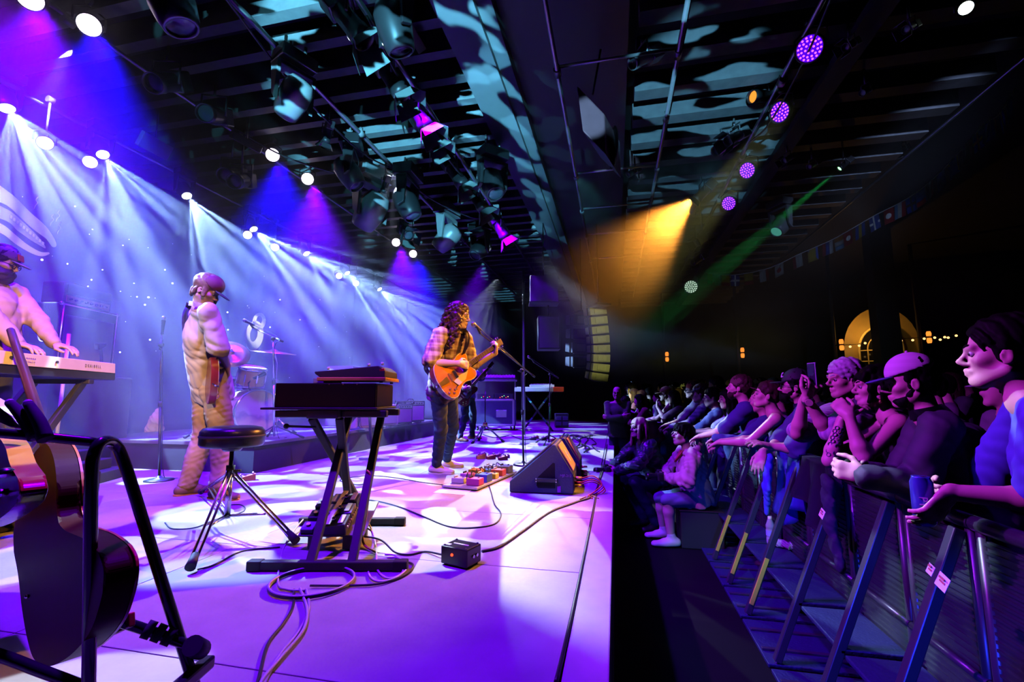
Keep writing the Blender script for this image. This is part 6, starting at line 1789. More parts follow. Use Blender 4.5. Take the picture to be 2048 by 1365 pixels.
# ------------------------------------------------------------------ guitars
def closed(pts, k=5):
    P = [Vector((x, y, 0)) for x, y in pts]; n = len(P); out = []
    for i in range(n):
        a, b, c, d = P[i - 1], P[i], P[(i + 1) % n], P[(i + 2) % n]
        for j in range(k):
            t = j / k
            out.append(0.5 * ((2 * b) + (c - a) * t + (2 * a - 5 * b + 4 * c - d) * t * t + (3 * b - a - 3 * c + d) * t ** 3))
    return out
G_HALF = [(0.165, 0.035), (0.195, 0.095), (0.165, 0.140), (0.09, 0.145), (0.01, 0.122), (-0.07, 0.145), (-0.15, 0.195), (-0.225, 0.178), (-0.268, 0.10), (-0.28, 0.0)]
G_OUT = G_HALF + [(x, -y) for x, y in G_HALF[-2::-1]]
def guitar(label, C, xd, nd, bodym, topm, thick=0.05, k=1.0, neckm=None, holes=True, guard=True, group=None, rough=None):
    """electric guitar; C body centre, xd along the neck, nd out of the front"""
    xd = Vector(xd).normalized(); nd = Vector(nd); nd = (nd - xd * nd.dot(xd)).normalized(); yd = nd.cross(xd)
    t = thing('electric_guitar', label, 'guitar', C, 0, group)
    f = lambda x, y, z=0.0: (xd * x + yd * y + nd * z) * k
    neckm = neckm or mat('maple_neck', (0.55, 0.38, 0.20), 0.4)
    out = closed(G_OUT, 4)
    b = MB(); b.prism([f(p.x, p.y, -thick) for p in out], nd * thick * k, 0.006); b.build('body', bodym, t)
    b = MB(); b.prism([f(p.x * 0.965, p.y * 0.955, -0.002) for p in out], nd * 0.006 * k, 0.002); b.build('top', topm, t)
    b = MB(); b.tube([f(p.x * 0.985, p.y * 0.98, 0.001) for p in out] + [f(out[0].x * 0.985, out[0].y * 0.98, 0.001)], 0.0035, 5); b.build('binding', mat('cream_binding', (0.8, 0.75, 0.6), 0.5), t)
    b = MB(); b.prism([f(0.10, -0.027, 0.003), f(0.60, -0.021, 0.008), f(0.60, 0.021, 0.008), f(0.10, 0.027, 0.003)], -nd * 0.022 * k, 0.005); nk = b.build('neck', neckm, t)
    b = MB(); b.prism([f(0.08, -0.028, 0.010), f(0.595, -0.022, 0.010), f(0.595, 0.022, 0.010), f(0.08, 0.028, 0.010)], nd * 0.005 * k, 0.001); b.build('fretboard', mat('fretboard_wood', (0.30, 0.20, 0.12), 0.4), nk)
    b = MB()
    for i in range(14): b.obox(f(0.59 - 0.50 * (1 - 0.92 ** i) * 1.25, 0, 0.0155), yd, nd, (0.003, 0.002, 0.044 * k))
    b.build('frets', m_chrome, nk)
    b = MB(); b.prism([f(0.595, -0.024, -0.002), f(0.66, -0.036, -0.010), f(0.745, -0.040, -0.018), f(0.75, 0.030, -0.018), f(0.66, 0.034, -0.010), f(0.595, 0.024, -0.002)], -nd * 0.014 * k, 0.003); hs = b.build('headstock', mat('head_veneer', (0.10, 0.05, 0.04), 0.3), t)
    for i in range(3):
        for s in (1, -1):
            b = MB(); x = 0.64 + i * 0.035; b.cyl(f(x, s * 0.026, -0.012), f(x, s * 0.05, -0.012), 0.004 * k, n=6); b.ball(f(x, s * 0.056, -0.012), 0.010 * k, 8, 6); b.build('tuning_peg', m_chrome, hs)
    for x in (0.06, -0.06):
        b = MB(); b.obox(f(x, 0, 0.011), yd, nd, (0.038 * k, 0.016 * k, 0.085 * k), 0.003); b.build('pickup', m_chrome, t)
    b = MB(); b.obox(f(-0.125, 0, 0.012), yd, nd, (0.018 * k, 0.016 * k, 0.09 * k), 0.003); b.build('bridge', m_gold, t)
    b = MB(); b.prism([f(-0.16, -0.03, 0.008), f(-0.16, 0.03, 0.008), f(-0.272, 0.018, 0.006), f(-0.272, -0.018, 0.006)], nd * 0.006, 0.002); b.build('tailpiece', m_gold, t)
    b = MB()
    for i in range(6): b.tube([f(-0.15, (i - 2.5) * 0.010, 0.024), f(0.60, (i - 2.5) * 0.007, 0.018)], 0.0009, 4)
    b.build('strings', m_chrome, t)
    if guard:
        b = MB(); b.prism([f(0.10, -0.04, 0.014), f(0.02, -0.10, 0.014), f(-0.09, -0.11, 0.014), f(-0.12, -0.05, 0.014), f(-0.03, -0.03, 0.014)], nd * 0.003); b.build('pickguard', mat('cream_guard', (0.78, 0.68, 0.50), 0.35), t)
    if holes:
        for s in (1, -1):
            b = MB(); b.tube([f(0.02, s * 0.085, 0.0055), f(-0.01, s * 0.098, 0.0055), f(-0.07, s * 0.10, 0.0055), f(-0.12, s * 0.115, 0.0055), f(-0.13, s * 0.13, 0.0055)], [0.008 * k, 0.005 * k, 0.006 * k, 0.005 * k, 0.008 * k], 6, 4); b.build('sound_hole', m_black, t)
    for x, y in ((-0.15, -0.12), (-0.20, -0.09), (-0.18, -0.145), (-0.23, -0.115)):
        b = MB(); b.cyl(f(x, y, 0.004), f(x, y, 0.024), 0.012 * k, 0.009 * k, 10); b.build('knob', m_gold, t)
    b = MB(); b.cyl(f(-0.28, 0, -0.02), f(-0.30, 0, -0.02), 0.007, n=8); b.build('strap_button', m_chrome, t)
    return t, f

def strap(label, pts, nrm, w=0.05, m=None):
    sp = spline(pts, 8); o = MB(); rows = []
    n = len(sp)
    for i, p in enumerate(sp):
        d = (sp[min(n - 1, i + 1)] - sp[max(0, i - 1)]).normalized()
        nn = Vector(nrm[0]).lerp(Vector(nrm[1]), i / n)
        s = d.cross(nn).normalized() * w / 2
        rows.append([p - s, p, p + s])
    o.sheet(rows, 0.003)
    return tag(o.build('guitar_strap', m or mat('strap_leather', (0.05, 0.03, 0.03), 0.6)), label, 'strap')

SK = mat('skin_fair', (0.66, 0.44, 0.34), 0.5, var=0.06)
SK2 = mat('skin_ruddy', (0.60, 0.38, 0.30), 0.5, var=0.06)

# ------------------------------------------------------------------ singer
def singer():
    t = thing('person', 'singer with long curly hair in a plaid shirt playing an orange guitar', 'person', G(884, 962, 0))
    o = Vector(t.location)
    t.location = (0, 0, 0)
    P = pose(o, 1.75, -112, head=A(917, 634, 4.24), headyaw=-88, pitch=-8)
    f, l = P['f'], P['l']
    P['anR'] = G(873, 948, 0.0) + V3(0, 0, 0.085); P['anL'] = G(893, 936, 0.0) + V3(0, 0, 0.085)
    P['toeR'] = hdir(-88); P['toeL'] = hdir(-75)
    P['knR'] = (P['hipR'] + P['anR']) / 2 + f * 0.05; P['knL'] = (P['hipL'] + P['anL']) / 2 + f * 0.07
    C = A(917, 744, 4.13); gx = (l * 0.86 + UP * 0.50 + f * 0.10).normalized(); gn = (f * 0.92 + UP * 0.18 - l * 0.25).normalized()
    g, gf = guitar('orange hollow-body electric guitar with cream binding held by the singer', C, gx, gn, mat('guitar_amber', (0.55, 0.20, 0.04), 0.2), mat('guitar_orange', (0.72, 0.27, 0.03), 0.18, var=0.2, scale=9), 0.07, 0.92)
    wr = C + gf(-0.01, 0.075, 0.085); wl = C + gf(0.57, -0.07, -0.02)
    arm(P, 'R', wr, -UP * 0.6 - f * 0.5 - l * 0.7); arm(P, 'L', wl, -UP + l * 0.5)
    hsR = ((gx * 0.75 - UP * 0.45 + gn * 0.05), -gn, (UP * 0.8 + gx * 0.5), (0.5, 0.55, 0.6, 0.65), 1.0)
    hsL = ((UP * 0.8 + gn * 0.35 - l * 0.1), (-l * 0.2 - gn * 0.4 + gx * 0.0 - UP * 0.2), gx, (0.9, 0.95, 1.0, 1.0), 0.95)
    Hd = body(t, P, SK, 0.0065, handspec={'R': hsR, 'L': hsL})
    hm = mat('hair_curly_brown', (0.055, 0.016, 0.010), 0.38, var=0.7, scale=80)
    face_parts(t, Hd, hm)
    rs = random.Random(5); ends = []
    for i in range(44):
        a = rs.uniform(1.0, 2 * math.pi - 1.0) if i < 34 else rs.choice([-1, 1]) * rs.uniform(0.42, 0.75)
        x0, y0 = 0.055 * math.cos(a) - 0.02, 0.055 * math.sin(a)
        rr = 0.085 + rs.uniform(0.0, 0.035)
        dz = -rs.uniform(0.14, 0.34)
        if i >= 34: x1, y1, dz = 0.030 + rs.uniform(-0.03, 0.025), 0.092 * (1 if a > 0 else -1), -rs.uniform(0.12, 0.30)
        else: x1, y1 = rr * math.cos(a) * 1.25 - 0.025, rr * math.sin(a) * 1.15
        ends.append(((x0, y0, 0.11), Hd(x1, y1, dz), 1.0))
    hair_strands(t, Hd, hm, ends, 0.0065, 5, curl=0.016, r=0.016, fold=0.013)
    b = MB(); b.tube([Hd(0.086, 0.018, -0.062), Hd(0.098, 0.0, -0.064), Hd(0.086, -0.018, -0.062)], 0.004, 6, 3); b.build('open_mouth', mat('mouth_dark', (0.08, 0.01, 0.01), 0.4), t)
    top(t, P, pattern_mat('plaid_flannel', (0.66, 0.52, 0.40), (0.30, 0.16, 0.20), 'check', 13.0), 0.9, 0.020, 0.0085, hem=0.10, fold=0.018, seed=11, collar=pattern_mat('plaid_flannel', (0, 0, 0), (0, 0, 0)), cuff=(pattern_mat('plaid_flannel', (0, 0, 0), (0, 0, 0)), 1.02))
    legs(t, P, mat('dark_denim', (0.030, 0.045, 0.10), 0.8, var=0.3, scale=60), mat('white_canvas', (0.75, 0.68, 0.66), 0.7), 0.009, 0.012, fold=0.010, fscale=34, seed=8, sole=m_white)
    strap('dark guitar strap over the singer shoulder', [C + gf(0.15, 0.10, -0.02), P['neck'] + f * 0.13 - UP * 0.12 + l * 0.03, P['neck'] + f * 0.05 + l * 0.085 - UP * 0.005, P['neck'] - f * 0.10 + l * 0.02 - UP * 0.06, P['pel'] - f * 0.17 - l * 0.08 + UP * 0.22, P['pel'] - l * 0.20 + f * 0.0 + UP * 0.1, C + gf(-0.29, 0, -0.02)], (f, -l))
singer()

# ------------------------------------------------------------------ guitarist with his back turned
def guitarist():
    t = thing('person', 'guitarist seen from behind in a pale work shirt and baggy tan trousers, dark cap', 'person')
    o = G(402, 992, 0)
    P = pose(o, 1.82, -28, head=A(411, 583, 3.74), headyaw=-66, pitch=-26, spread=0.16, wide=1.12)
    f, l = P['f'], P['l']
    P['anR'] = G(437, 998, 0.0) + V3(0, 0, 0.085); P['anL'] = G(374, 990, 0.0) + V3(0, 0, 0.085)
    P['toeR'] = hdir(-95); P['toeL'] = hdir(-25)
    for n in 'LR': P['kn' + n] = (P['hip' + n] + P['an' + n]) / 2 + f * 0.05
    C = A(424, 750, 3.86); gx = (l * 0.93 + UP * 0.32 + f * 0.1).normalized(); gn = (f * 0.97 + UP * 0.12 + l * 0.08).normalized()
    g, gf = guitar('cherry red electric guitar with cream edges worn by the guitarist in the pale shirt', C, gx, gn, mat('guitar_cherry', (0.20, 0.02, 0.02), 0.2), mat('guitar_cherry_top', (0.30, 0.03, 0.02), 0.2), 0.05, 1.0)
    arm(P, 'R', C + gf(-0.03, 0.09, 0.10), -UP * 0.4 - f * 0.3 - l); arm(P, 'L', C + gf(0.55, -0.06, -0.02), -UP + l * 0.5)
    hsR = ((gx * 0.55 - UP * 0.7 + gn * 0.15), -gn, (UP * 0.5 + gx * 0.7), (0.5, 0.5, 0.55, 0.6), 1.05)
    hsL = ((UP * 0.8 + gn * 0.35), (-l * 0.2 - gn * 0.4), gx, (0.9, 0.95, 1.0, 1.0), 1.0)
    Hd = body(t, P, SK2, 0.008, handspec={'R': hsR, 'L': hsL})
    hm = mat('hair_blond_brown', (0.20, 0.115, 0.075), 0.5, var=0.5, scale=70)
    face_parts(t, Hd, hm)
    rs = random.Random(9); ends = []
    for i in range(26):
        a = rs.uniform(0.75, 2 * math.pi - 0.75)
        ends.append(((0.05 * math.cos(a) - 0.02, 0.05 * math.sin(a), 0.10), Hd(0.104 * math.cos(a) - 0.02, 0.088 * math.sin(a), 0.02) - UP * rs.uniform(0.06, 0.11), 0.1))
    hair_strands(t, Hd, hm, ends, 0.008, 6, r=0.016, curl=0.004)
    S = SDF(0.007); k = Hd.k
    S.ell(Hd(0.02, 0, 0.075), [x * k for x in (0.095, 0.092, 0.088)], Hd.M); half(S, Hd(0.05, 0, 0.045), -(Hd.u + Hd.f * 0.5).normalized())
    c = S.build('cap', mat('cap_wine', (0.16, 0.03, 0.10), 0.7), t)
    S = SDF(0.005); S.ell(Hd(0.135, 0, 0.03), [x * k for x in (0.07, 0.072, 0.009)], Matrix.Rotation(R(12), 3, Hd.l) @ Hd.M); S.build('brim', mat('cap_navy', (0.04, 0.04, 0.08), 0.7), c)
    shm = mat('work_shirt', (0.60, 0.52, 0.52), 0.75, var=0.08)
    top(t, P, shm, 0.95, 0.022, 0.0085, hem=0.16, fold=0.013, fscale=30, seed=21, cuff=(shm, 1.05), collar=shm)
    legs(t, P, mat('tan_canvas', (0.46, 0.32, 0.19), 0.8, var=0.2), mat('work_boot', (0.22, 0.13, 0.07), 0.6), 0.009, 0.030, fold=0.012, fscale=32, seed=4, sole=mat('orange_sole', (0.62, 0.30, 0.08), 0.6))
    strap('dark guitar strap across the back of the pale shirt', [C + gf(0.15, 0.10, -0.02), P['neck'] + f * 0.10 + l * 0.10 - UP * 0.02, P['neck'] - f * 0.05 + l * 0.085 - UP * 0.005, P['neck'] - f * 0.112 + l * 0.02 - P['t'] * 0.17, P['neck'].lerp(P['pel'], 0.6) - f * 0.116 - l * 0.08, P['pel'] - l * 0.172 + UP * 0.14 + f * 0.02, C + gf(-0.29, 0, -0.02)], (-f, -l), 0.055, mat('strap_navy', (0.04, 0.03, 0.07), 0.6))
guitarist()

# ------------------------------------------------------------------ keyboard player at the left edge
def keyboardist():
    t = thing('person', 'bearded keyboard player in a cap with a red badge and a tan jacket', 'person')
    c = A(2, 526, 3.05)
    base = V3(c.x, c.y, 0.30)
    P = pose(base, (c.z - 0.30) / 0.925, -70, head=c, headyaw=-55, pitch=-18, wide=1.05)
    f, l = P['f'], P['l']
    arm(P, 'R', P['neck'] + f * 0.30 - UP * 0.45 - l * 0.12, -l - UP * 0.3); arm(P, 'L', P['neck'] + f * 0.36 - UP * 0.46 + l * 0.12, l - UP * 0.3)
    hs = (f * 0.9 - UP * 0.2, -UP, l, (0.35, 0.35, 0.4, 0.4), 1.0); hs2 = (f * 0.9 - UP * 0.2, -UP, -l, (0.35, 0.35, 0.4, 0.4), 1.0)
    Hd = body(t, P, SK, 0.008, handspec={'R': hs, 'L': hs2})
    hm = mat('beard_dark', (0.03, 0.02, 0.03), 0.6)
    face_parts(t, Hd, hm, m_black)
    hair_short(t, Hd, hm, 0.008)
    S = SDF(0.008); k = Hd.k
    S.ell(Hd(0.055, 0, -0.085), [0.050, 0.062, 0.055], Hd.M); S.cone(Hd(0.06, 0, -0.10), Hd(0.045, 0, -0.30), 0.062, 0.035, 0.04, (Hd.f, 0.6))
    for q in (1, -1): S.cone(Hd(0.01, q * 0.066, -0.03), Hd(0.05, q * 0.04, -0.10), 0.016, 0.03, 0.02)
    S.build('beard', hm, t, fold=0.010, fscale=60)
    cp = cap(t, Hd, mat('cap_olive', (0.20, 0.22, 0.16), 0.75), 0.007)
    b = MB(); b.obox(Hd(0.098, 0, 0.085), Hd.l, Hd.f + Hd.u * 0.5, (0.045, 0.006, 0.06), 0.002); b.build('badge', m_red, cp)
    jm = mat('tan_jacket', (0.50, 0.36, 0.28), 0.75, var=0.12)
    top(t, P, jm, 1.95, 0.024, 0.009, hem=0.14, fold=0.013, fscale=30, seed=31, collar=jm)
    legs(t, P, mat('dark_trousers', (0.03, 0.03, 0.05), 0.8), m_black, 0.013)
    b = MB(); b.obox(V3(base.x - 0.2, base.y, 0.148), (0, 1, 0), UP, (1.0, 0.29, 1.1), 0.01)
    tag(b.build('keyboard_platform', m_drape), 'low black platform under the keyboard player', 'platform')
keyboardist()

# ------------------------------------------------------------------ second guitarist behind the singer
def second():
    t = thing('person', 'second guitarist in jeans and brown shoes, mostly hidden behind the singer', 'person')
    o = G(934, 884, 0)
    P = pose(o, 1.72, -100, headyaw=-100, spread=0.17)
    f, l = P['f'], P['l']
    P['anR'] = G(920, 884, 0.0) + V3(0, 0, 0.085); P['anL'] = G(944, 880, 0.0) + V3(0, 0, 0.085)
    P['toeR'] = hdir(-110); P['toeL'] = hdir(-75)
    for n in 'LR': P['kn' + n] = (P['hip' + n] + P['an' + n]) / 2 + f * 0.05
    ax_ = axial(o) - 0.25
    C = A(934, 783, ax_); gx = (A(985, 727, ax_ + 0.2) - C).normalized(); gn = V3(0.75, -0.65, 0.1)
    g, gf = guitar('red electric guitar half hidden behind the orange one, neck pointing up right', C, gx, gn, mat('guitar_red', (0.5, 0.04, 0.05), 0.2), mat('guitar_red', (0.5, 0.04, 0.05), 0.2), 0.045, 0.98, holes=False)
    arm(P, 'R', C + gf(-0.03, 0.09, 0.06), -UP - l); arm(P, 'L', C + gf(0.45, -0.06, -0.02), -UP + l)
    Hd = body(t, P, SK, 0.012, near=False, handspec={'R': (gx - UP * 0.5, -gn, UP, (0.5, 0.5, 0.5, 0.5), 1.0), 'L': (UP, -gn, gx, (0.9, 0.9, 1.0, 1.0), 1.0)})
    hair_short(t, Hd, mat('hair_dark', (0.03, 0.02, 0.015), 0.5), 0.012)
    top(t, P, mat('navy_shirt', (0.03, 0.04, 0.12), 0.8), 1.0, 0.02, 0.012)
    legs(t, P, mat('pale_denim', (0.24, 0.30, 0.42), 0.8, var=0.25, scale=50), mat('brown_leather', (0.42, 0.17, 0.08), 0.4), 0.011, 0.014, fold=0.02)
second()

# ------------------------------------------------------------------ guitar rack in the foreground, left
def guitar_rack():
    o = G(290, 1420, 0.0)
    t = thing('guitar_rack', 'black tubular guitar rack in the left foreground with padded arms', 'guitar rack', o)
    mt = mat('rack_tube', (0.022, 0.022, 0.026), 0.22)
    q = lambda u, v, a: A(u, v, a) - o
    b = MB(); b.tube([q(176, 1480, 0.99), q(180, 1200, 1.0), q(183, 960, 1.0), q(190, 905, 1.01), q(205, 884, 1.03), q(228, 888, 1.07), q(250, 930, 1.09), q(310, 1120, 1.10), q(395, 1390, 1.10), q(430, 1500, 1.10)], 0.0125, 12, 8); b.build('end_frame', mt, t)
    b = MB(); b.tube([q(-260, 850, 0.90), q(-60, 862, 0.94), q(60, 872, 0.97), q(200, 886, 1.03)], 0.0105, 12, 6); b.build('top_rail', mt, t)
    b = MB(); b.tube([q(184, 1232, 1.0), q(260, 1250, 1.05), q(380, 1292, 1.10)], 0.0115, 12, 6); b.build('cross_bar', mt, t)
    b = MB()
    for a_, c_ in (((290, 1258, 1.065), (306, 1263, 1.07)), ((310, 1264, 1.072), (326, 1270, 1.077)), ((330, 1271, 1.08), (346, 1277, 1.085))): b.cyl(q(*a_), q(*c_), 0.019, n=16)
    b.build('foam_collar', mat('foam', (0.03, 0.03, 0.035), 0.8), t)
    b = MB(); b.cyl(q(385, 1292, 1.08), q(402, 1300, 1.13), 0.022, n=16); b.build('end_cap', m_rubber, t)
    b = MB(); b.tube([q(-200, 1250, 0.92), q(0, 1312, 0.98), q(80, 1342, 1.0), q(170, 1375, 1.02)], 0.0115, 12, 6); b.build('bottom_rail', mt, t)
    for (u0, v0), (u1, v1) in (((20, 806), (72, 875)), ((56, 807), (92, 880))):
        b = MB(); b.tube([q(u0, v0, 0.99), q((u0 + u1) / 2 + 3, (v0 + v1) / 2 - 2, 0.98), q(u1, v1, 0.97)], [0.009, 0.0125, 0.0145], 12, 5); a_ = b.build('padded_arm', mat('foam', (0.03, 0.03, 0.035), 0.8), t)
        b = MB(); b.ball(q(u0, v0, 0.99), 0.0085); b.build('tip', m_white, a_)
    b = MB(); b.obox(q(330, 1400, 1.0), hF, UP, (0.03, 0.03, 0.3), 0.006); b.build('foot', mt, t)
    # guitar leaning in the rack: dark red back towards us
    Pn = (hF * -0.80 + hR * -0.60); Pn.normalize(); c0 = A(125, 1110, 1.17)
    def on(u, v):
        d = ray(u, v); s = (c0 - CAM).dot(Pn) / d.dot(Pn); return CAM + d * s
    ol = [(70, 905), (92, 888), (108, 920), (114, 980), (112, 1030), (128, 1060), (170, 1080), (203, 1115), (209, 1160), (198, 1215), (178, 1268), (140, 1312), (98, 1334), (70, 1322), (56, 1285), (44, 1220), (36, 1150), (26, 1090), (30, 1040), (44, 985), (56, 935)]
    oc = c0
    g = thing('electric_guitar', 'dark red guitar leaning in the foreground rack, seen from its glossy back', 'guitar', oc)
    pp = closed(ol, 4)
    b = MB(); b.prism([on(p.x, p.y) - oc for p in pp], -Pn * 0.05, 0.008); b.build('body', mat('dark_cherry', (0.05, 0.004, 0.003), 0.5, spec=0.05), g)
    b = MB(); b.prism([on(p.x, p.y) - oc - Pn * 0.052 for p in pp], -Pn * 0.006, 0.002); b.build('top', mat('amber_top', (0.75, 0.20, 0.04), 0.3), g)
    b = MB(); b.tube([on(80, 905) - oc - Pn * 0.02, on(45, 800) - oc - Pn * 0.03, on(0, 660) - oc - Pn * 0.04], 0.018, 10, 4); b.build('neck', mat('dark_neck', (0.08, 0.03, 0.02), 0.3), g)
    b = MB(); b.ball(on(58, 1193) - oc + Pn * 0.004, 0.006); b.build('strap_button', m_chrome, g)
    b = MB(); b.obox(on(160, 1275) - oc - Pn * 0.075, on(200, 1250) - on(115, 1295), Pn, (0.03, 0.012, 0.13), 0.003); b.build('lit_bout_edge', mat('painted_orange_light', (0.85, 0.25, 0.05), 0.4), g)  # orange light on the lower bout edge, painted as an amber strip
    # second guitar, orange, mostly outside the frame
    c1 = A(-20, 960, 1.30); oc1 = c1
    def on1(u, v):
        d = ray(u, v); s = (c1 - CAM).dot(Pn) / d.dot(Pn); return CAM + d * s
    ol1 = [(-60, 880), (-20, 862), (8, 890), (20, 930), (38, 965), (36, 1000), (10, 1030), (-40, 1060), (-90, 1060), (-120, 1000), (-110, 930)]
    g1 = thing('electric_guitar', 'orange guitar standing behind the dark red one at the very left edge', 'guitar', oc1)
    b = MB(); b.prism([on1(p.x, p.y) - oc1 for p in closed(ol1, 4)], -Pn * 0.045, 0.006); b.build('body', mat('guitar_orange', (0.72, 0.27, 0.03), 0.18), g1)
    MB().ball(on1(24, 945) - oc1 + Pn * 0.01, (0.018, 0.018, 0.012)).build('knob', m_chrome, g1); MB().ball(on1(12, 985) - oc1 + Pn * 0.008, (0.014, 0.014, 0.010)).build('knob', m_chrome, g1)
    b = MB(); b.tube([on1(-20, 870) - oc1 - Pn * 0.02, on1(-60, 700) - oc1 - Pn * 0.02], 0.018, 10); b.build('neck', mat('dark_neck', (0.08, 0.03, 0.02), 0.3), g1)
    h = thing('guitar_horn', 'pink-lit pointed guitar horn poking over the rack rail', 'guitar', A(10, 835, 1.22))
    c2 = Vector(h.location)
    b = MB(); b.prism([A(u, v, 1.22) - c2 for u, v in ((-60, 780), (0, 815), (22, 832), (38, 850), (46, 860), (20, 856), (-10, 842), (-60, 815))], hF * 0.04, 0.004); b.build('body', mat('pink_lit_body', (0.6, 0.10, 0.5), 0.3), h)  # pink light is put into the body colour
guitar_rack()
# ------------------------------------------------------------------ cables on the deck
def coil(u, v, r, n, z=0.006, sx=1.0):
    c = G(u, v, z); return [c + V3(r * math.cos(a) * sx, r * math.sin(a), 0.004 * (a / 6.28)) for a in np.linspace(0, 2 * math.pi * n, int(14 * n))]
cable('signal_cable', 'thick grey cable running from the front coil off the bottom of the picture', floor_px([(612, 1180), (618, 1215), (600, 1260), (560, 1310), (530, 1365), (505, 1440)]), 0.006, m_greycable, group='front loom')
cable('signal_cable', 'second grey cable of the front loom, bowing out to the right', floor_px([(600, 1178), (614, 1220), (606, 1262), (560, 1318), (522, 1365), (495, 1440)], 0.012), 0.006, m_greycable, group='front loom')
cable('signal_cable', 'third darker cable of the front loom, nearest the stand foot', floor_px([(588, 1180), (585, 1215), (565, 1250), (535, 1290), (515, 1365), (488, 1440)], 0.006), 0.005, m_cable, group='front loom')
cable('signal_cable', 'flat coil of grey cable lying in front of the organ stand', coil(625, 1166, 0.17, 3.2, sx=1.05), 0.0055, m_greycable)
p = G(700, 1028, 0); 
def loop(pts, lab, m, r=0.005): return cable('signal_cable', lab, pts, r, m, group='pedal loops')
pb = A(700, 1030, 2.72)
loop([pb, A(735, 1045, 2.7), A(746, 1080, 2.55), A(740, 1120, 2.4), G(738, 1150, .008), G(760, 1164, .008), G(800, 1152, .008), G(806, 1128, .01), G(790, 1112, .012), G(770, 1110, .012)], 'white cable looping out of the pedals and back on the deck', mat('white_cable', (0.75, 0.75, 0.78), 0.4))
loop([A(705, 1050, 2.65), A(742, 1062, 2.6), A(752, 1100, 2.45), G(755, 1140, .008), G(780, 1158, .01), G(812, 1140, .01), G(800, 1118, .014), G(775, 1116, .012)], 'pale cable in the inner loop right of the pedals', mat('white_cable', (0.75, 0.75, 0.78), 0.4))
loop([A(712, 1072, 2.55), A(760, 1080, 2.5), G(790, 1105, .01), G(820, 1110, .006), G(850, 1104, .006), G(884, 1110, .02)], 'dark cable from the pedals to the small black box', m_cable)
loop([G(620, 1172, .01), G(690, 1172, .008), G(760, 1168, .008), G(810, 1150, .008), G(826, 1130, .008), G(800, 1122, .01)], 'black cable trailing from the coil to the white loops', m_cable)
loop([A(606, 1040, 2.9), A(590, 1060, 2.75), A(566, 1100, 2.5), G(556, 1165, .01), G(575, 1180, .008), G(610, 1182, .008)], 'grey cable dropping from the left of the pedals into the coil', m_greycable)
cable('signal_cable', 'long black cable curving across mid stage from the organ to the singer pedals', floor_px([(718, 998), (760, 1004), (800, 1015), (850, 1035), (900, 1054), (950, 1056), (990, 1048), (1002, 1028), (990, 1010), (984, 990), (978, 970)]), 0.005)
cable('signal_cable', 'black cable coiling from the organ foot across to the wedge', floor_px([(742, 965), (715, 970), (680, 960), (735, 952), (790, 956), (850, 966), (905, 972)]), 0.004)
cable('power_cable', 'thick black cable running along the stage edge to the near wedge', floor_px([(964, 1104), (1000, 1094), (1050, 1060), (1100, 1025), (1150, 1006), (1185, 992), (1200, 960), (1208, 930), (1214, 890)]), 0.009)
cable('power_cable', 'black cable lying in the seam by the edge board', [G(1112, 1365, .005), G(1130, 1290, .005), G(1150, 1200, .005), G(1175, 1080, .005), G(1190, 1005, .005), G(1204, 930, .005)], 0.007)
cable('signal_cable', 'thin black cable looping around the stool leg', floor_px([(330, 1046), (345, 1058), (390, 1056), (430, 1040), (470, 1030), (490, 1020), (480, 1010), (440, 1012)]), 0.004)
cable('signal_cable', 'thin black cable running from the stool toward the foreground', floor_px([(395, 1140), (430, 1130), (470, 1108), (500, 1100), (560, 1095)]), 0.004)
cable('power_cable', 'bundle cable between the rack and the far pedals', floor_px([(960, 868), (990, 876), (1020, 872), (1045, 880), (1075, 878), (1105, 884), (1140, 872), (1185, 878)]), 0.012)
for i in range(7):
    rs = random.Random(i + 40)
    u0 = 1130 + i * 10
    cable('stage_cable', 'dark cable in the tangle at the far right stage corner, %s strand' % ordinal(i), floor_px([(u0 + rs.uniform(-12, 12), 905 - 7 * k + rs.uniform(-3, 3)) for k in range(6)], 0.012), 0.009, group='corner tangle')
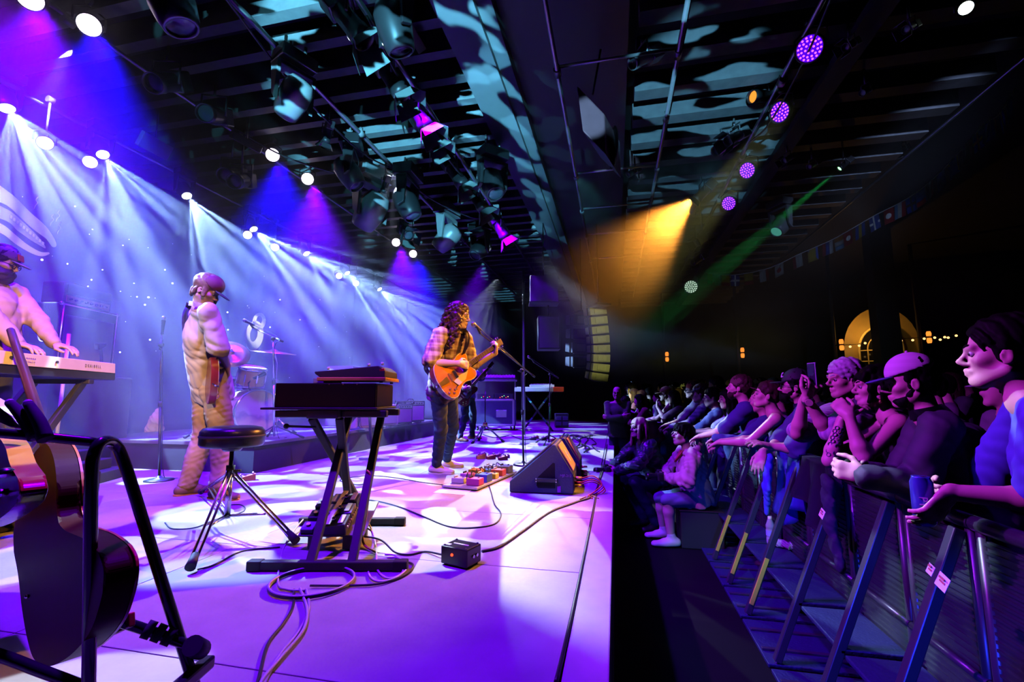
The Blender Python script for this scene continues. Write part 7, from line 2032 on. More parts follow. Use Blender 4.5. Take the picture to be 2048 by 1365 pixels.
# ------------------------------------------------------------------ crowd barrier
BXT, BXF, BZT = 1.25, 0.84, 0.38
m_bar = mat('barrier_paint', (0.05, 0.055, 0.07), 0.35, 0.4)
m_mesh = mat('ribbed_sheet', (0.05, 0.07, 0.08), 0.4, 0.6)
m_tread = mat('barrier_tread', (0.02, 0.03, 0.10), 0.5, 0.3, bump=0.4, scale=60)
m_yel = mat('yellow_tape', (0.55, 0.62, 0.05), 0.5)
def barrier(i, y0, w, tape=None, mesh_seed=0):
    t = thing('crowd_barrier', 'black steel crowd barrier section with sloping strut and step, %s from the near end' % ordinal(i), 'barrier', (0, y0, 0), 0, 'pit barrier sections')
    # upright sheet with ribs, frame, top rail
    b = MB(); b.box((BXT, 0.01, FLOOR_Z + 0.06), (BXT + 0.015, w - 0.01, BZT - 0.05)); b.build('sheet', m_mesh, t)
    b = MB()
    for k in range(34):
        z = FLOOR_Z + 0.10 + k * 0.0265
        b.box((BXT - 0.006, 0.03, z), (BXT + 0.001, w - 0.03, z + 0.010))
    rb = b.build('ribs', m_mesh, t); rb['kind'] = 'stuff'
    b = MB()
    for y in (0.024, w - 0.024): MB().cyl((BXT + 0.005, y, FLOOR_Z), (BXT + 0.005, y, BZT), 0.02, n=10).build('upright', m_bar, t)
    b = MB(); b.cyl((BXT, 0.0, BZT), (BXT, w, BZT), 0.028, n=12); b.build('top_rail', m_bar, t)
    b = MB(); b.cyl((BXT - 0.01, 0.0, FLOOR_Z + 0.50), (BXT - 0.01, w, FLOOR_Z + 0.50), 0.016, n=10); b.build('middle_rail', m_bar, t)
    # sloping strut down to the pit side
    a, c = V3(BXT - 0.03, 0.04, BZT - 0.03), V3(BXF, 0.04, FLOOR_Z + 0.03)
    b = MB(); b.obox((a + c) / 2, c - a, (0, 1, 0), (0.04, 0.04, (c - a).length), 0.005); st = b.build('strut', m_bar, t)
    if tape:
        d = (c - a); p0, p1 = a + d * tape[0], a + d * tape[1]
        b = MB(); b.obox((p0 + p1) / 2 - V3(0.006, 0.014, 0), d, (0, 1, 0), (0.026, 0.034, (p1 - p0).length), 0.002); b.build('yellow_tape', m_yel, st)
    # second brace and raised step for the crew
    zs = FLOOR_Z + 0.36
    b = MB(); b.box((BXT - 0.29, 0.02, zs - 0.022), (BXT - 0.01, w - 0.02, zs), 0.006); b.build('step', m_tread, t)
    b = MB(); b.obox((V3(BXT - 0.27, 0.05, zs - 0.02) + V3(BXT, 0.05, FLOOR_Z + 0.06)) / 2, V3(BXT - 0.27, 0.05, zs - 0.02) - V3(BXT, 0.05, FLOOR_Z + 0.06), (0, 1, 0), (0.025, 0.025, 0.40), 0.003); b.build('step_brace', m_bar, t)
    b = MB(); b.box((BXF - 0.05, 0.02, FLOOR_Z + 0.001), (BXT + 0.55, w - 0.02, FLOOR_Z + 0.022), 0.004); b.build('base_plate', m_tread, t)
    b = MB()
    for y in (w * 0.3, w * 0.7): b.box((BXF - 0.04, y - 0.012, FLOOR_Z + 0.022), (BXT, y + 0.012, FLOOR_Z + 0.034), 0.002)
    b.build('base_rib', m_bar, t)
    b = MB(); b.cyl((BXF - 0.0, 0.04, FLOOR_Z + 0.022), (BXF - 0.0, 0.04, FLOOR_Z + 0.05), 0.014, n=8); b.build('bolt', m_chrome, t)
ys = [0.9, 1.5, 2.03, 2.46, 2.95, 3.53, 4.06, 4.61, 5.2, 5.9, 6.6, 7.4]
for i in range(len(ys) - 1):
    barrier(i, ys[i], ys[i + 1] - ys[i] - 0.004, {5: (0.62, 0.93), 6: (0.60, 0.92), 7: (0.60, 0.92)}.get(i))
# far return of the barrier across the end of the pit
for i, x in enumerate((0.12, 0.62)):
    t = thing('crowd_barrier', 'dark barrier section closing the far end of the pit, %s one' % ('stage-side', 'crowd-side')[i], 'barrier', (x, 8.4, 0))
    b = MB(); b.box((0, 0, FLOOR_Z + 0.05), (0.49, 0.02, BZT)); b.build('sheet', m_bar, t)
    b = MB(); b.cyl((0, 0.01, BZT), (0.49, 0.01, BZT), 0.025, n=10); b.build('top_rail', m_bar, t)
    for q in (0.02, 0.47): MB().cyl((q, 0.01, FLOOR_Z), (q, 0.01, BZT), 0.02, n=8).build('upright', m_bar, t)

# water bottle, crushed bottle, can, stickers
def bottle():
    m = mat('clear_plastic', (0.75, 0.8, 0.95), 0.08); m.node_tree.nodes['Principled BSDF'].inputs['Transmission Weight'].default_value = 0.6
    zs = FLOOR_Z + 0.362
    p = G(1558, 1090, zs); p.x = min(p.x, BXT - 0.1)
    t = thing('water_bottle', 'clear plastic water bottle standing on a barrier step', 'bottle', V3(p.x, p.y, zs))
    b = MB(); b.lathe([(0, 0), (0.030, 0.0), (0.033, 0.01), (0.033, 0.05), (0.030, 0.055), (0.033, 0.06), (0.033, 0.11), (0.030, 0.115), (0.033, 0.12), (0.033, 0.14), (0.016, 0.185), (0.013, 0.195)], (0, 0, 0), (0, 0, 1), 24); b.build('body', m, t)
    b = MB(); b.lathe([(0.015, 0.19), (0.015, 0.21), (0, 0.211)], (0, 0, 0), (0, 0, 1), 16); b.build('cap', m_white, t)
    b = MB(); b.lathe([(0.0335, 0.065), (0.0335, 0.105)], (0, 0, 0), (0, 0, 1), 24); b.build('wrapper', mat('blue_wrapper', (0.3, 0.35, 0.7), 0.4), t)
    c = V3(p.x + 0.055, p.y - 0.09, zs + 0.03)
    t = thing('crushed_bottle', 'crushed clear plastic bottle lying beside the upright water bottle', 'bottle', c)
    S = SDF(0.005); S.cone(V3(-0.05, 0.05, 0), V3(0.03, -0.03, 0), 0.030, 0.026, 0.01).cone(V3(0.03, -0.03, 0), V3(0.06, -0.06, 0), 0.024, 0.012, 0.01); S.build('body', m, t, fold=0.014, fscale=90)
    b = MB(); b.cyl(V3(0.06, -0.06, 0), V3(0.07, -0.07, 0), 0.014, n=12); b.build('cap', m_white, t)
bottle()
for i, (u, v, a, w, h, lb) in enumerate([(1644, 1028, 2.05, 0.04, 0.055, 'white sticker with red marks on the barrier below the clasped hands'), (1861, 1140, 1.55, 0.03, 0.05, 'pale sticker on the near barrier frame'), (1885, 1165, 1.5, 0.05, 0.07, 'second pale sticker beside the first on the near barrier')]):
    p = A(u, v, a)
    t = thing('sticker', lb, 'sticker', p)
    b = MB(); b.obox((0, 0, 0), (0, 1, 0.3), (-1, 0, 0.3), (h * 0.7, 0.002, w), 0.0005); b.build('paper', mat('sticker_white', (0.75, 0.72, 0.72), 0.5), t)
    b = MB()
    for k in range(3): b.obox(V3(-0.0015, 0, (k - 1) * 0.012), (0, 1, 0.3), (-1, 0, 0.3), (0.006, 0.002, w * 0.5), 0.0)
    b.build('print', mat('sticker_red', (0.5, 0.05, 0.1), 0.5), t)

# ------------------------------------------------------------------ people at the barrier
HM_D = mat('hair_black', (0.003, 0.002, 0.002), 0.6, var=0.5, scale=70, spec=0.06)
HM_B = mat('hair_brown', (0.04, 0.022, 0.014), 0.6, var=0.5, scale=70, spec=0.15)
HM_G = mat('hair_grey', (0.42, 0.42, 0.45), 0.5, var=0.4, scale=70)
HM_Y = mat('hair_blond', (0.55, 0.42, 0.22), 0.45, var=0.4, scale=70)
JEANS = mat('crowd_jeans', (0.03, 0.04, 0.09), 0.8)
def stand(u, v, a, face, headyaw=None, pitch=0, lean=0.10, wide=1.0, H=None, k=1.0):
    c = A(u, v, a); f = hdir(face)
    H = H or (c.z - FLOOR_Z) / 0.925
    return pose(V3(c.x, c.y, FLOOR_Z) - f * lean, H, face, head=c, headyaw=face if headyaw is None else headyaw, pitch=pitch, wide=wide), c

def P1():
    t = thing('person', 'tall dark-haired man in a plain blue t-shirt at the right edge', 'person')
    P, c = stand(2006, 712, 1.56, 62, 60, 3, 0.24, 1.05)
    f, l = P['f'], P['l']
    P['elL'] = A(2098, 1004, 1.45); P['wrL'] = A(1900, 985, 1.56)
    P['elR'] = A(1965, 990, 1.85); P['wrR'] = A(1860, 985, 1.78)
    hs = {'L': (A(1850, 1045, 1.57) - P['wrL'], A(1800, 1000, 1.66) - A(1880, 1000, 1.56), A(1840, 1000, 1.75) - A(1880, 1010, 1.55), (0.35, 0.4, 0.4, 0.45), 1.0, 0.2),
          'R': (A(1832, 985, 1.66) - P['wrR'], (A(1860, 1010, 1.6) - A(1850, 1000, 1.75)), UP, (0.8, 0.85, 0.9, 0.9), 1.0)}
    Hd = body(t, P, SK, 0.0055, handspec=hs, nose=0.7, jaw=1.0)
    face_parts(t, Hd, HM_D)
    hair_short(t, Hd, HM_D, 0.0055, vol=0.012, front=0.075, seed=3)
    top(t, P, mat('tee_blue', (0.10, 0.17, 0.62), 0.85), 0.85, 0.020, 0.008, hem=0.10, fold=0.012, fscale=30, seed=41, neckline=-0.028)
    legs(t, P, JEANS, m_black, 0.014)
    # tall can in his right hand
    p = A(1846, 1002, 1.62)
    cn = thing('drink_can', 'tall blue drink can in the hand of the blue t-shirt man', 'can', p - UP * 0.085)
    b = MB(); b.lathe([(0, 0), (0.024, 0.0), (0.033, 0.012), (0.033, 0.150), (0.026, 0.166), (0.027, 0.170), (0.024, 0.168), (0, 0.165)], (0, 0, 0), (0, 0, 1), 28); b.build('body', mat('can_blue', (0.07, 0.12, 0.55), 0.25, 0.5), cn)
    n_ = (CAM - p); n_.z = 0; n_.normalize()
    text_mesh('lettering', 'PT', 0.034, plane_M(n_ * 0.0340 + UP * 0.085 , -UP, UP.cross(n_)), m_white, cn, 0.001)
    b = MB(); b.lathe([(0, 0.1685), (0.006, 0.170), (0.012, 0.1695)], (0.008, 0, 0), (0, 0, 1), 12); b.build('tab', m_chrome, cn)
P1()

def P2():
    t = thing('person', 'man in a pale baseball cap and dark jacket with clasped hands over the barrier', 'person')
    P, c = stand(1822, 768, 2.08, 66, 70, -6, 0.26, 1.1)
    f, l = P['f'], P['l']
    P['elL'] = A(1830, 975, 1.88); P['wrL'] = A(1730, 952, 1.92)
    P['elR'] = A(1795, 960, 2.2); P['wrR'] = A(1722, 945, 2.06)
    hs = {'L': (A(1672, 938, 2.0) - P['wrL'], A(1700, 930, 2.1) - A(1710, 950, 1.93), UP, (0.7, 0.75, 0.8, 0.8), 1.0),
          'R': (A(1680, 946, 1.96) - P['wrR'], A(1700, 955, 1.9) - A(1705, 940, 2.05), UP, (0.5, 0.55, 0.6, 0.65), 1.0)}
    Hd = body(t, P, SK, 0.006, handspec=hs, nose=1.2)
    face_parts(t, Hd, HM_D)
    hair_short(t, Hd, HM_D, 0.007, vol=0.006)
    S = SDF(0.006); S.ell(Hd(0.055, 0, -0.09), [0.034, 0.042, 0.03], Hd.M)
    for q in (1, -1): S.cone(Hd(0.0, q * 0.066, -0.03), Hd(0.055, q * 0.034, -0.092), 0.012, 0.016, 0.02)
    S.build('beard', HM_D, t, fold=0.006, fscale=70)
    cp = cap(t, Hd, pattern_mat('pale_cap', (0.62, 0.60, 0.62), (0.66, 0.64, 0.66), 'stripe', 30), 0.006, brim=mat('cap_blue_brim', (0.08, 0.12, 0.3), 0.7), tall=0.008)
    jm = mat('dark_jacket', (0.035, 0.04, 0.055), 0.7)
    o = top(t, P, jm, 1.98, 0.026, 0.009, hem=0.16, fold=0.014, fscale=32, seed=43, collar=jm)
    cd = CAM - P['neck']; cd.z = 0; nd = (f * 0.45 + cd.normalized() * 0.7).normalized(); p = P['neck'].lerp(P['pel'], 0.36) + nd * 0.175
    b = MB(); b.obox(p, P['t'], nd, (0.07, 0.014, 0.11), 0.003); b.build('printed_patch', mat('patch_print', (0.6, 0.62, 0.72), 0.6, var=0.6, scale=60), o)
    legs(t, P, JEANS, m_black, 0.014)
P2()

def P3():
    t = thing('person', 'woman with a dark bob and tattooed arms, hands folded under her chin', 'person')
    P, c = stand(1750, 778, 2.5, 72, 80, 4, 0.28, 0.88)
    f, l = P['f'], P['l']
    P['elL'] = A(1727, 918, 2.28); P['wrL'] = A(1698, 832, 2.36)
    P['elR'] = A(1660, 922, 2.42); P['wrR'] = A(1684, 838, 2.44)
    hs = {'L': (A(1685, 815, 2.40) - A(1700, 832, 2.36), A(1690, 822, 2.5) - A(1700, 825, 2.36), A(1712, 815, 2.36) - A(1700, 828, 2.36), (0.7, 0.75, 0.8, 0.8), 0.9),
          'R': (A(1708, 812, 2.42) - A(1684, 835, 2.44), -f, UP, (0.6, 0.6, 0.65, 0.7), 0.9)}
    Hd = body(t, P, SK, 0.006, handspec=hs, nose=0.5, jaw=0.95, neckr=0.042)
    face_parts(t, Hd, HM_D)
    rs = random.Random(3); ends = []
    for i in range(30):
        a = rs.uniform(0.75, 2 * math.pi - 0.75)
        ends.append(((0.05 * math.cos(a) - 0.02, 0.05 * math.sin(a), 0.105), Hd(0.11 * math.cos(a) - 0.03, 0.10 * math.sin(a), -0.06 - rs.uniform(0, 0.03)), 0.8))
    for y in np.linspace(-0.06, 0.06, 9): ends.append(((0.02, y, 0.12), Hd(0.098 - abs(y) * 0.3, y * 1.1, 0.052), 0.5))
    hair_strands(t, Hd, HM_D, ends, 0.007, 2, r=0.018)
    top(t, P, mat('black_top', (0.012, 0.012, 0.016), 0.85), 0, 0.012, 0.009, hem=0.10, fold=0.010, seed=45)
    # inked patterns along the forearm
    tm = mat('tattoo_ink', (0.10, 0.09, 0.20), 0.6)
    ax_ = (P['elR'] - P['wrR']).normalized(); n_ = (CAM - P['elR']); n_ = (n_ - ax_ * n_.dot(ax_)).normalized(); s_ = ax_.cross(n_)
    b = MB()
    for i in range(9):
        q = P['wrR'].lerp(P['elR'], 0.25 + 0.08 * i); r_ = 0.030 + 0.008 * min(1, i / 5)
        for a in (-0.5, 0.35):
            cc = q + (n_ * math.cos(a + 0.2 * (i % 2)) + s_ * math.sin(a + 0.2 * (i % 2))) * r_
            b.tube([cc + ax_ * 0.010 * math.cos(u_) + (s_ * math.cos(a) - n_ * math.sin(a)) * 0.009 * math.sin(u_) for u_ in np.linspace(0, 6.28, 9)], 0.0022, 4)
    o = b.build('tattoo', tm, t)
    b = MB(); b.tube([Hd(0.0, 0.09, -0.05), Hd(0.0, 0.092, -0.075)], 0.004, 6); b.ball(Hd(0.0, 0.092, -0.08), 0.008); b.build('earring', m_gold, t)
    legs(t, P, JEANS, m_black, 0.014)
P3()

def P4():
    t = thing('person', 'grey-haired man in a striped shirt and waistcoat holding up a phone', 'person')
    P, c = stand(1690, 762, 2.85, 92, 98, 0, 0.22, 1.15)
    f, l = P['f'], P['l']
    P['elR'] = A(1596, 868, 2.70); P['wrR'] = A(1607, 802, 2.66)
    P['elL'] = A(1655, 862, 2.55); P['wrL'] = A(1614, 800, 2.58)
    ph = A(1625, 752, 2.62)
    hs = {'L': (ph - P['wrL'] - UP * 0.03, (A(1600, 770, 2.6) - A(1620, 770, 2.56)), UP, (0.5, 0.55, 0.6, 0.6), 1.0),
          'R': (ph - P['wrR'] - UP * 0.02, A(1630, 770, 2.6) - A(1600, 775, 2.66), UP, (0.6, 0.65, 0.7, 0.7), 1.0)}
    Hd = body(t, P, SK2, 0.0065, handspec=hs, nose=1.0, chub=0.6)
    face_parts(t, Hd, HM_G)
    hair_short(t, Hd, HM_G, 0.007, vol=0.016, front=0.05, seed=12)
    top(t, P, pattern_mat('stripe_shirt', (0.50, 0.46, 0.52), (0.34, 0.30, 0.40), 'stripe', 40, axis='Y'), 0.9, 0.022, 0.010, hem=0.14, fold=0.016, seed=47, belly=0.1, collar=mat('dark_waistcoat', (0.04, 0.04, 0.07), 0.8))
    S = SDF(0.010); s = P['s']; tt = P['t']
    for q in (1, -1):
        S.cone(P['neck'] - tt * 0.05 + l * q * 0.10, P['neck'] - tt * 0.34 + l * q * 0.10 - f * 0.01, 0.075, 0.10, 0.03, (f, 1.0))
    S.cone(P['neck'] - tt * 0.10 - f * 0.05, P['pel'] - f * 0.05, 0.13, 0.15, 0.03, (f, 0.7))
    S.build('waistcoat', mat('dark_waistcoat', (0.04, 0.04, 0.07), 0.8), t, fold=0.014, fscale=22)
    b = MB(); d = (P['wrL'] - P['elL']).normalized(); q = P['wrL'] - d * 0.012
    b.cyl(q - d * 0.012, q + d * 0.012, 0.031, n=20); w_ = b.build('watch_strap', m_black, t)
    n_ = (CAM - q); n_ = (n_ - d * n_.dot(d)).normalized()
    b = MB(); b.cyl(q + n_ * 0.026, q + n_ * 0.036, 0.019, n=20); b.build('watch_face', mat('watch_face', (0.75, 0.62, 0.45), 0.3), w_)
    legs(t, P, JEANS, m_black, 0.014)
    p = thing('phone', 'upright phone with a pale edge held up above the crowd', 'phone', ph)
    b = MB(); b.obox((0, 0, 0), UP, (A(1610, 752, 2.62) - ph), (0.072, 0.011, 0.15), 0.003); b.build('case', mat('phone_case', (0.45, 0.45, 0.6), 0.3), p)
    sd = (A(1610, 752, 2.62) - ph).normalized()
    b = MB(); b.obox(sd * 0.0063, UP, sd, (0.066, 0.001, 0.142)); b.build('screen', mat('phone_glass', (0.02, 0.02, 0.04), 0.08), p)
    b = MB()
    for k in range(5): b.obox(-sd * 0.006 + UP * (0.05 - k * 0.024) + V3(0, -0.0, 0), UP, sd, (0.012, 0.003, 0.012), 0.001)
    b.build('pattern', m_white, p)
P4()

def P5():
    t = thing('person', 'bearded man with glasses and a dark cap in a navy shirt, forearm on the barrier', 'person')
    P, c = stand(1590, 776, 3.40, 70, 72, 6, 0.26, 1.1)
    f, l = P['f'], P['l']
    P['elL'] = A(1592, 898, 3.12); P['wrL'] = A(1540, 893, 3.2)
    P['elR'] = A(1560, 885, 3.5); P['wrR'] = A(1525, 905, 3.35)
    hs = {'L': (A(1528, 885, 3.2) - A(1545, 890, 3.2), f * 0.5 - UP, UP, (0.3, 0.35, 0.4, 0.4), 1.0), 'R': (A(1510, 945, 3.3) - A(1522, 910, 3.35), -l - f * 0.3, f, (0.2, 0.25, 0.3, 0.3), 1.0)}
    Hd = body(t, P, SK2, 0.007, handspec=hs, nose=1.0)
    face_parts(t, Hd, HM_B, m_black)
    hair_short(t, Hd, HM_D, 0.008)
    S = SDF(0.007); S.ell(Hd(0.065, 0, -0.09), [0.042, 0.050, 0.045], Hd.M)
    for q in (1, -1): S.cone(Hd(0.0, q * 0.066, -0.02), Hd(0.06, q * 0.036, -0.088), 0.013, 0.022, 0.02)
    S.cone(Hd(0.098, 0.022, -0.055), Hd(0.098, -0.022, -0.055), 0.008, 0.008)
    S.build('beard', HM_D, t, fold=0.007, fscale=70)
    cp = cap(t, Hd, mat('cap_black', (0.012, 0.012, 0.02), 0.7), 0.007, back=False, tall=0.012)
    b = MB(); b.tube([Hd(0.094, 0.03, 0.085), Hd(0.100, 0.006, 0.080), Hd(0.099, 0.004, 0.10), Hd(0.092, 0.022, 0.118)], 0.006, 6, 4); b.build('cap_badge', mat('badge_pale', (0.7, 0.7, 0.8), 0.5), cp)
    nm = mat('navy_cotton', (0.06, 0.07, 0.22), 0.8)
    o = top(t, P, nm, 0.95, 0.024, 0.010, hem=0.14, fold=0.016, seed=49, collar=nm)
    legs(t, P, JEANS, m_black, 0.016)
P5()

def simple(label, u, v, a, face, skin, hm, shirt, hair='short', sleeve=0.9, pitch=0, arms='rail', near=True, vox=0.009, lean=0.25, extra=None, headyaw=None, glasses=None, nose=1.0, wide=1.0, loose=0.018, belly=0.0, group=None, H=None, trousers=None):
    t = thing('person', label, 'person', group=group)
    P, c = stand(u, v, a, face, headyaw, pitch, lean, wide, H)
    f, l = P['f'], P['l']
    hs = None
    if arms == 'rail':
        rx = BXT - 0.02
        for n, q in (('L', 1), ('R', -1)):
            w = P['neck'] + f * 0.40 + l * q * 0.06; w.z = BZT + 0.07
            arm(P, n, w, -UP - f * 0.2 + l * q * 0.3)
        hs = {'L': (f * 0.5 - l * 0.6 - UP * 0.4, -UP + f * 0.2, f - UP * 0.3, (0.5, 0.5, 0.5, 0.5), 0.95), 'R': (f * 0.6 + l * 0.6 - UP * 0.4, -UP + f * 0.2, f - UP * 0.3, (0.5, 0.5, 0.5, 0.5), 0.95)}
    elif arms == 'cross':
        arm(P, 'L', P['neck'] + f * 0.20 - l * 0.10 - UP * 0.30, l - UP * 0.6); arm(P, 'R', P['neck'] + f * 0.24 + l * 0.10 - UP * 0.27, -l - UP * 0.6)
        hs = {'L': (-l + UP * 0.2, -f, UP, (0.4, 0.4, 0.4, 0.4), 0.95), 'R': (l + UP * 0.2, -f, UP, (0.4, 0.4, 0.4, 0.4), 0.95)}
    elif arms == 'up':
        arm(P, 'L', P['neck'] + f * 0.28 - l * 0.0 - UP * 0.02, l * 0.6 - UP); arm(P, 'R', P['neck'] + f * 0.22 + l * 0.04 - UP * 0.24, -l * 0.6 - UP)
        hs = {'L': (UP * 0.8 - l * 0.3, -f, -l, (0.5, 0.5, 0.5, 0.5), 0.95), 'R': (l + UP * 0.3, -f, UP, (0.4, 0.4, 0.4, 0.4), 0.95)}
    Hd = body(t, P, skin, vox, near=near, handspec=hs, hands=vox < 0.0125 or arms != 'down', nose=nose)
    if near: face_parts(t, Hd, hm, glasses)
    elif glasses:
        b = MB(); b.obox(Hd(0.095, 0, 0.005), Hd.l, Hd.f, (0.035, 0.012, 0.12)); b.build('glasses', glasses, t)
    if hair == 'short': hair_short(t, Hd, hm, vox, vol=0.012)
    elif hair == 'bald': pass
    elif hair == 'long':
        ends = []
        rs = random.Random(int(u))
        for i in range(18):
            q = rs.uniform(0.8, 2 * math.pi - 0.8)
            ends.append(((0.05 * math.cos(q) - 0.02, 0.05 * math.sin(q), 0.10), Hd(0.10 * math.cos(q) - 0.03, 0.10 * math.sin(q), -0.14 - rs.uniform(0, 0.12)), 0.8))
        hair_strands(t, Hd, hm, ends, max(0.009, vox), int(u), r=0.022)
    elif hair == 'tied':
        hair_short(t, Hd, hm, vox, vol=0.008)
        S = SDF(vox); S.ell(Hd(-0.13, 0, 0.05), [0.035, 0.035, 0.04]); S.build('hair_bun', hm, t)
    if extra: extra(t, Hd, P)
    top(t, P, shirt, sleeve, loose, max(0.010, vox), hem=0.12, fold=0.014, seed=int(u) % 50, belly=belly)
    legs(t, P, trousers or JEANS, m_black, 0.017)
    return t, P, Hd
def cap_x(m, back=False, logo=False):
    return lambda t, Hd, P: cap(t, Hd, m, 0.009, back)
def beard_x(m):
    def g(t, Hd, P):
        S = SDF(0.009); S.ell(Hd(0.055, 0, -0.085), [0.042, 0.050, 0.040], Hd.M)
        for q in (1, -1): S.cone(Hd(0.0, q * 0.064, -0.03), Hd(0.055, q * 0.036, -0.085), 0.014, 0.020, 0.02)
        S.build('beard', m, t, fold=0.006, fscale=60)
    return g
def both(*fs): return lambda t, Hd, P: [f_(t, Hd, P) for f_ in fs]
TANK = mat('tank_heather', (0.18, 0.18, 0.42), 0.85, var=0.3, scale=120)
simple('woman in a heather tank top next to the bearded navy shirt man', 1533, 793, 3.75, 72, SK, HM_B, TANK, 'tied', 0, pitch=12, headyaw=80, wide=0.9, loose=0.010)
simple('older woman with a raised chin just left of the tank-top woman', 1519, 806, 4.1, 66, SK2, HM_B, mat('navy_knit', (0.04, 0.05, 0.20), 0.85), 'tied', 2, pitch=8, wide=0.95)
simple('man in a navy t-shirt and brown cap looking up at the rail', 1478, 778, 4.35, 70, SK, HM_B, mat('navy_tee', (0.05, 0.07, 0.22), 0.85), 'short', 0.9, pitch=14, extra=both(beard_x(HM_B), cap_x(mat('cap_brown', (0.12, 0.08, 0.05), 0.8), True)), wide=1.05)
simple('woman with long dark hair behind the man in the brown cap', 1456, 800, 4.95, 88, SK2, HM_D, mat('white_floral', (0.45, 0.45, 0.55), 0.8, var=0.8, scale=25), 'long', 0.8, headyaw=95, near=True, vox=0.011)
simple('person in a dark blue tee leaning on the rail, short hair', 1424, 797, 5.3, 74, SK, HM_D, mat('dusk_tee', (0.07, 0.09, 0.25), 0.85), 'short', 0.9, headyaw=84, vox=0.011)
simple('man in a checked shirt and patterned cap leaning on the rail', 1400, 789, 5.7, 70, SK2, HM_B, pattern_mat('check_shirt', (0.35, 0.35, 0.5), (0.10, 0.11, 0.25), 'check', 22), 'short', 1.9, headyaw=80, extra=cap_x(mat('cap_pattern', (0.10, 0.11, 0.18), 0.7, var=0.9, scale=40)), vox=0.011)
simple('man in a white polo shirt, glasses and a red cap at the rail', 1386, 782, 6.1, 70, SK2, HM_B, mat('white_polo', (0.62, 0.62, 0.68), 0.85), 'short', 0.9, headyaw=72, pitch=4, extra=cap_x(mat('cap_red', (0.45, 0.05, 0.06), 0.7), True), glasses=m_black, vox=0.011)
simple('woman in a tank top on the rail left of the white polo man', 1331, 790, 7.3, 84, SK, HM_Y, mat('denim_tank', (0.13, 0.15, 0.32), 0.85), 'tied', 0, near=False, vox=0.013, extra=cap_x(mat('cap_yellow', (0.6, 0.5, 0.15), 0.7)))
simple('dark-haired woman resting her cheek on her hand near the tank-top rail woman', 1347, 797, 7.1, 92, SK2, HM_D, mat('plum_top', (0.15, 0.06, 0.14), 0.85), 'long', 0.8, near=False, vox=0.013, arms='up')
simple('man behind the white polo man, face half hidden', 1431, 772, 6.6, 80, SK2, HM_D, mat('dusk_tee', (0.07, 0.09, 0.25), 0.85), 'short', 0.9, near=False, vox=0.013, arms='down')
simple('woman in a maroon top at the far end of the pit', 1278, 803, 7.9, 100, SK, HM_D, mat('maroon_top', (0.20, 0.05, 0.08), 0.85), 'long', 0.7, near=False, vox=0.014, arms='cross')
simple('man in a white t-shirt and dark cap beyond the pit', 1250, 806, 8.2, 60, SK2, HM_D, mat('white_tee', (0.62, 0.62, 0.62), 0.85), 'short', 0.9, near=False, vox=0.013, arms='down', extra=cap_x(mat('cap_black', (0.012, 0.012, 0.02), 0.7)))
simple('bald man in a dark shirt facing the camera below the line array', 1234, 788, 8.0, 172, SK, HM_D, mat('dark_green_shirt', (0.05, 0.08, 0.05), 0.85), 'bald', 1.9, near=True, vox=0.011, arms='cross', lean=0.0, wide=1.1)

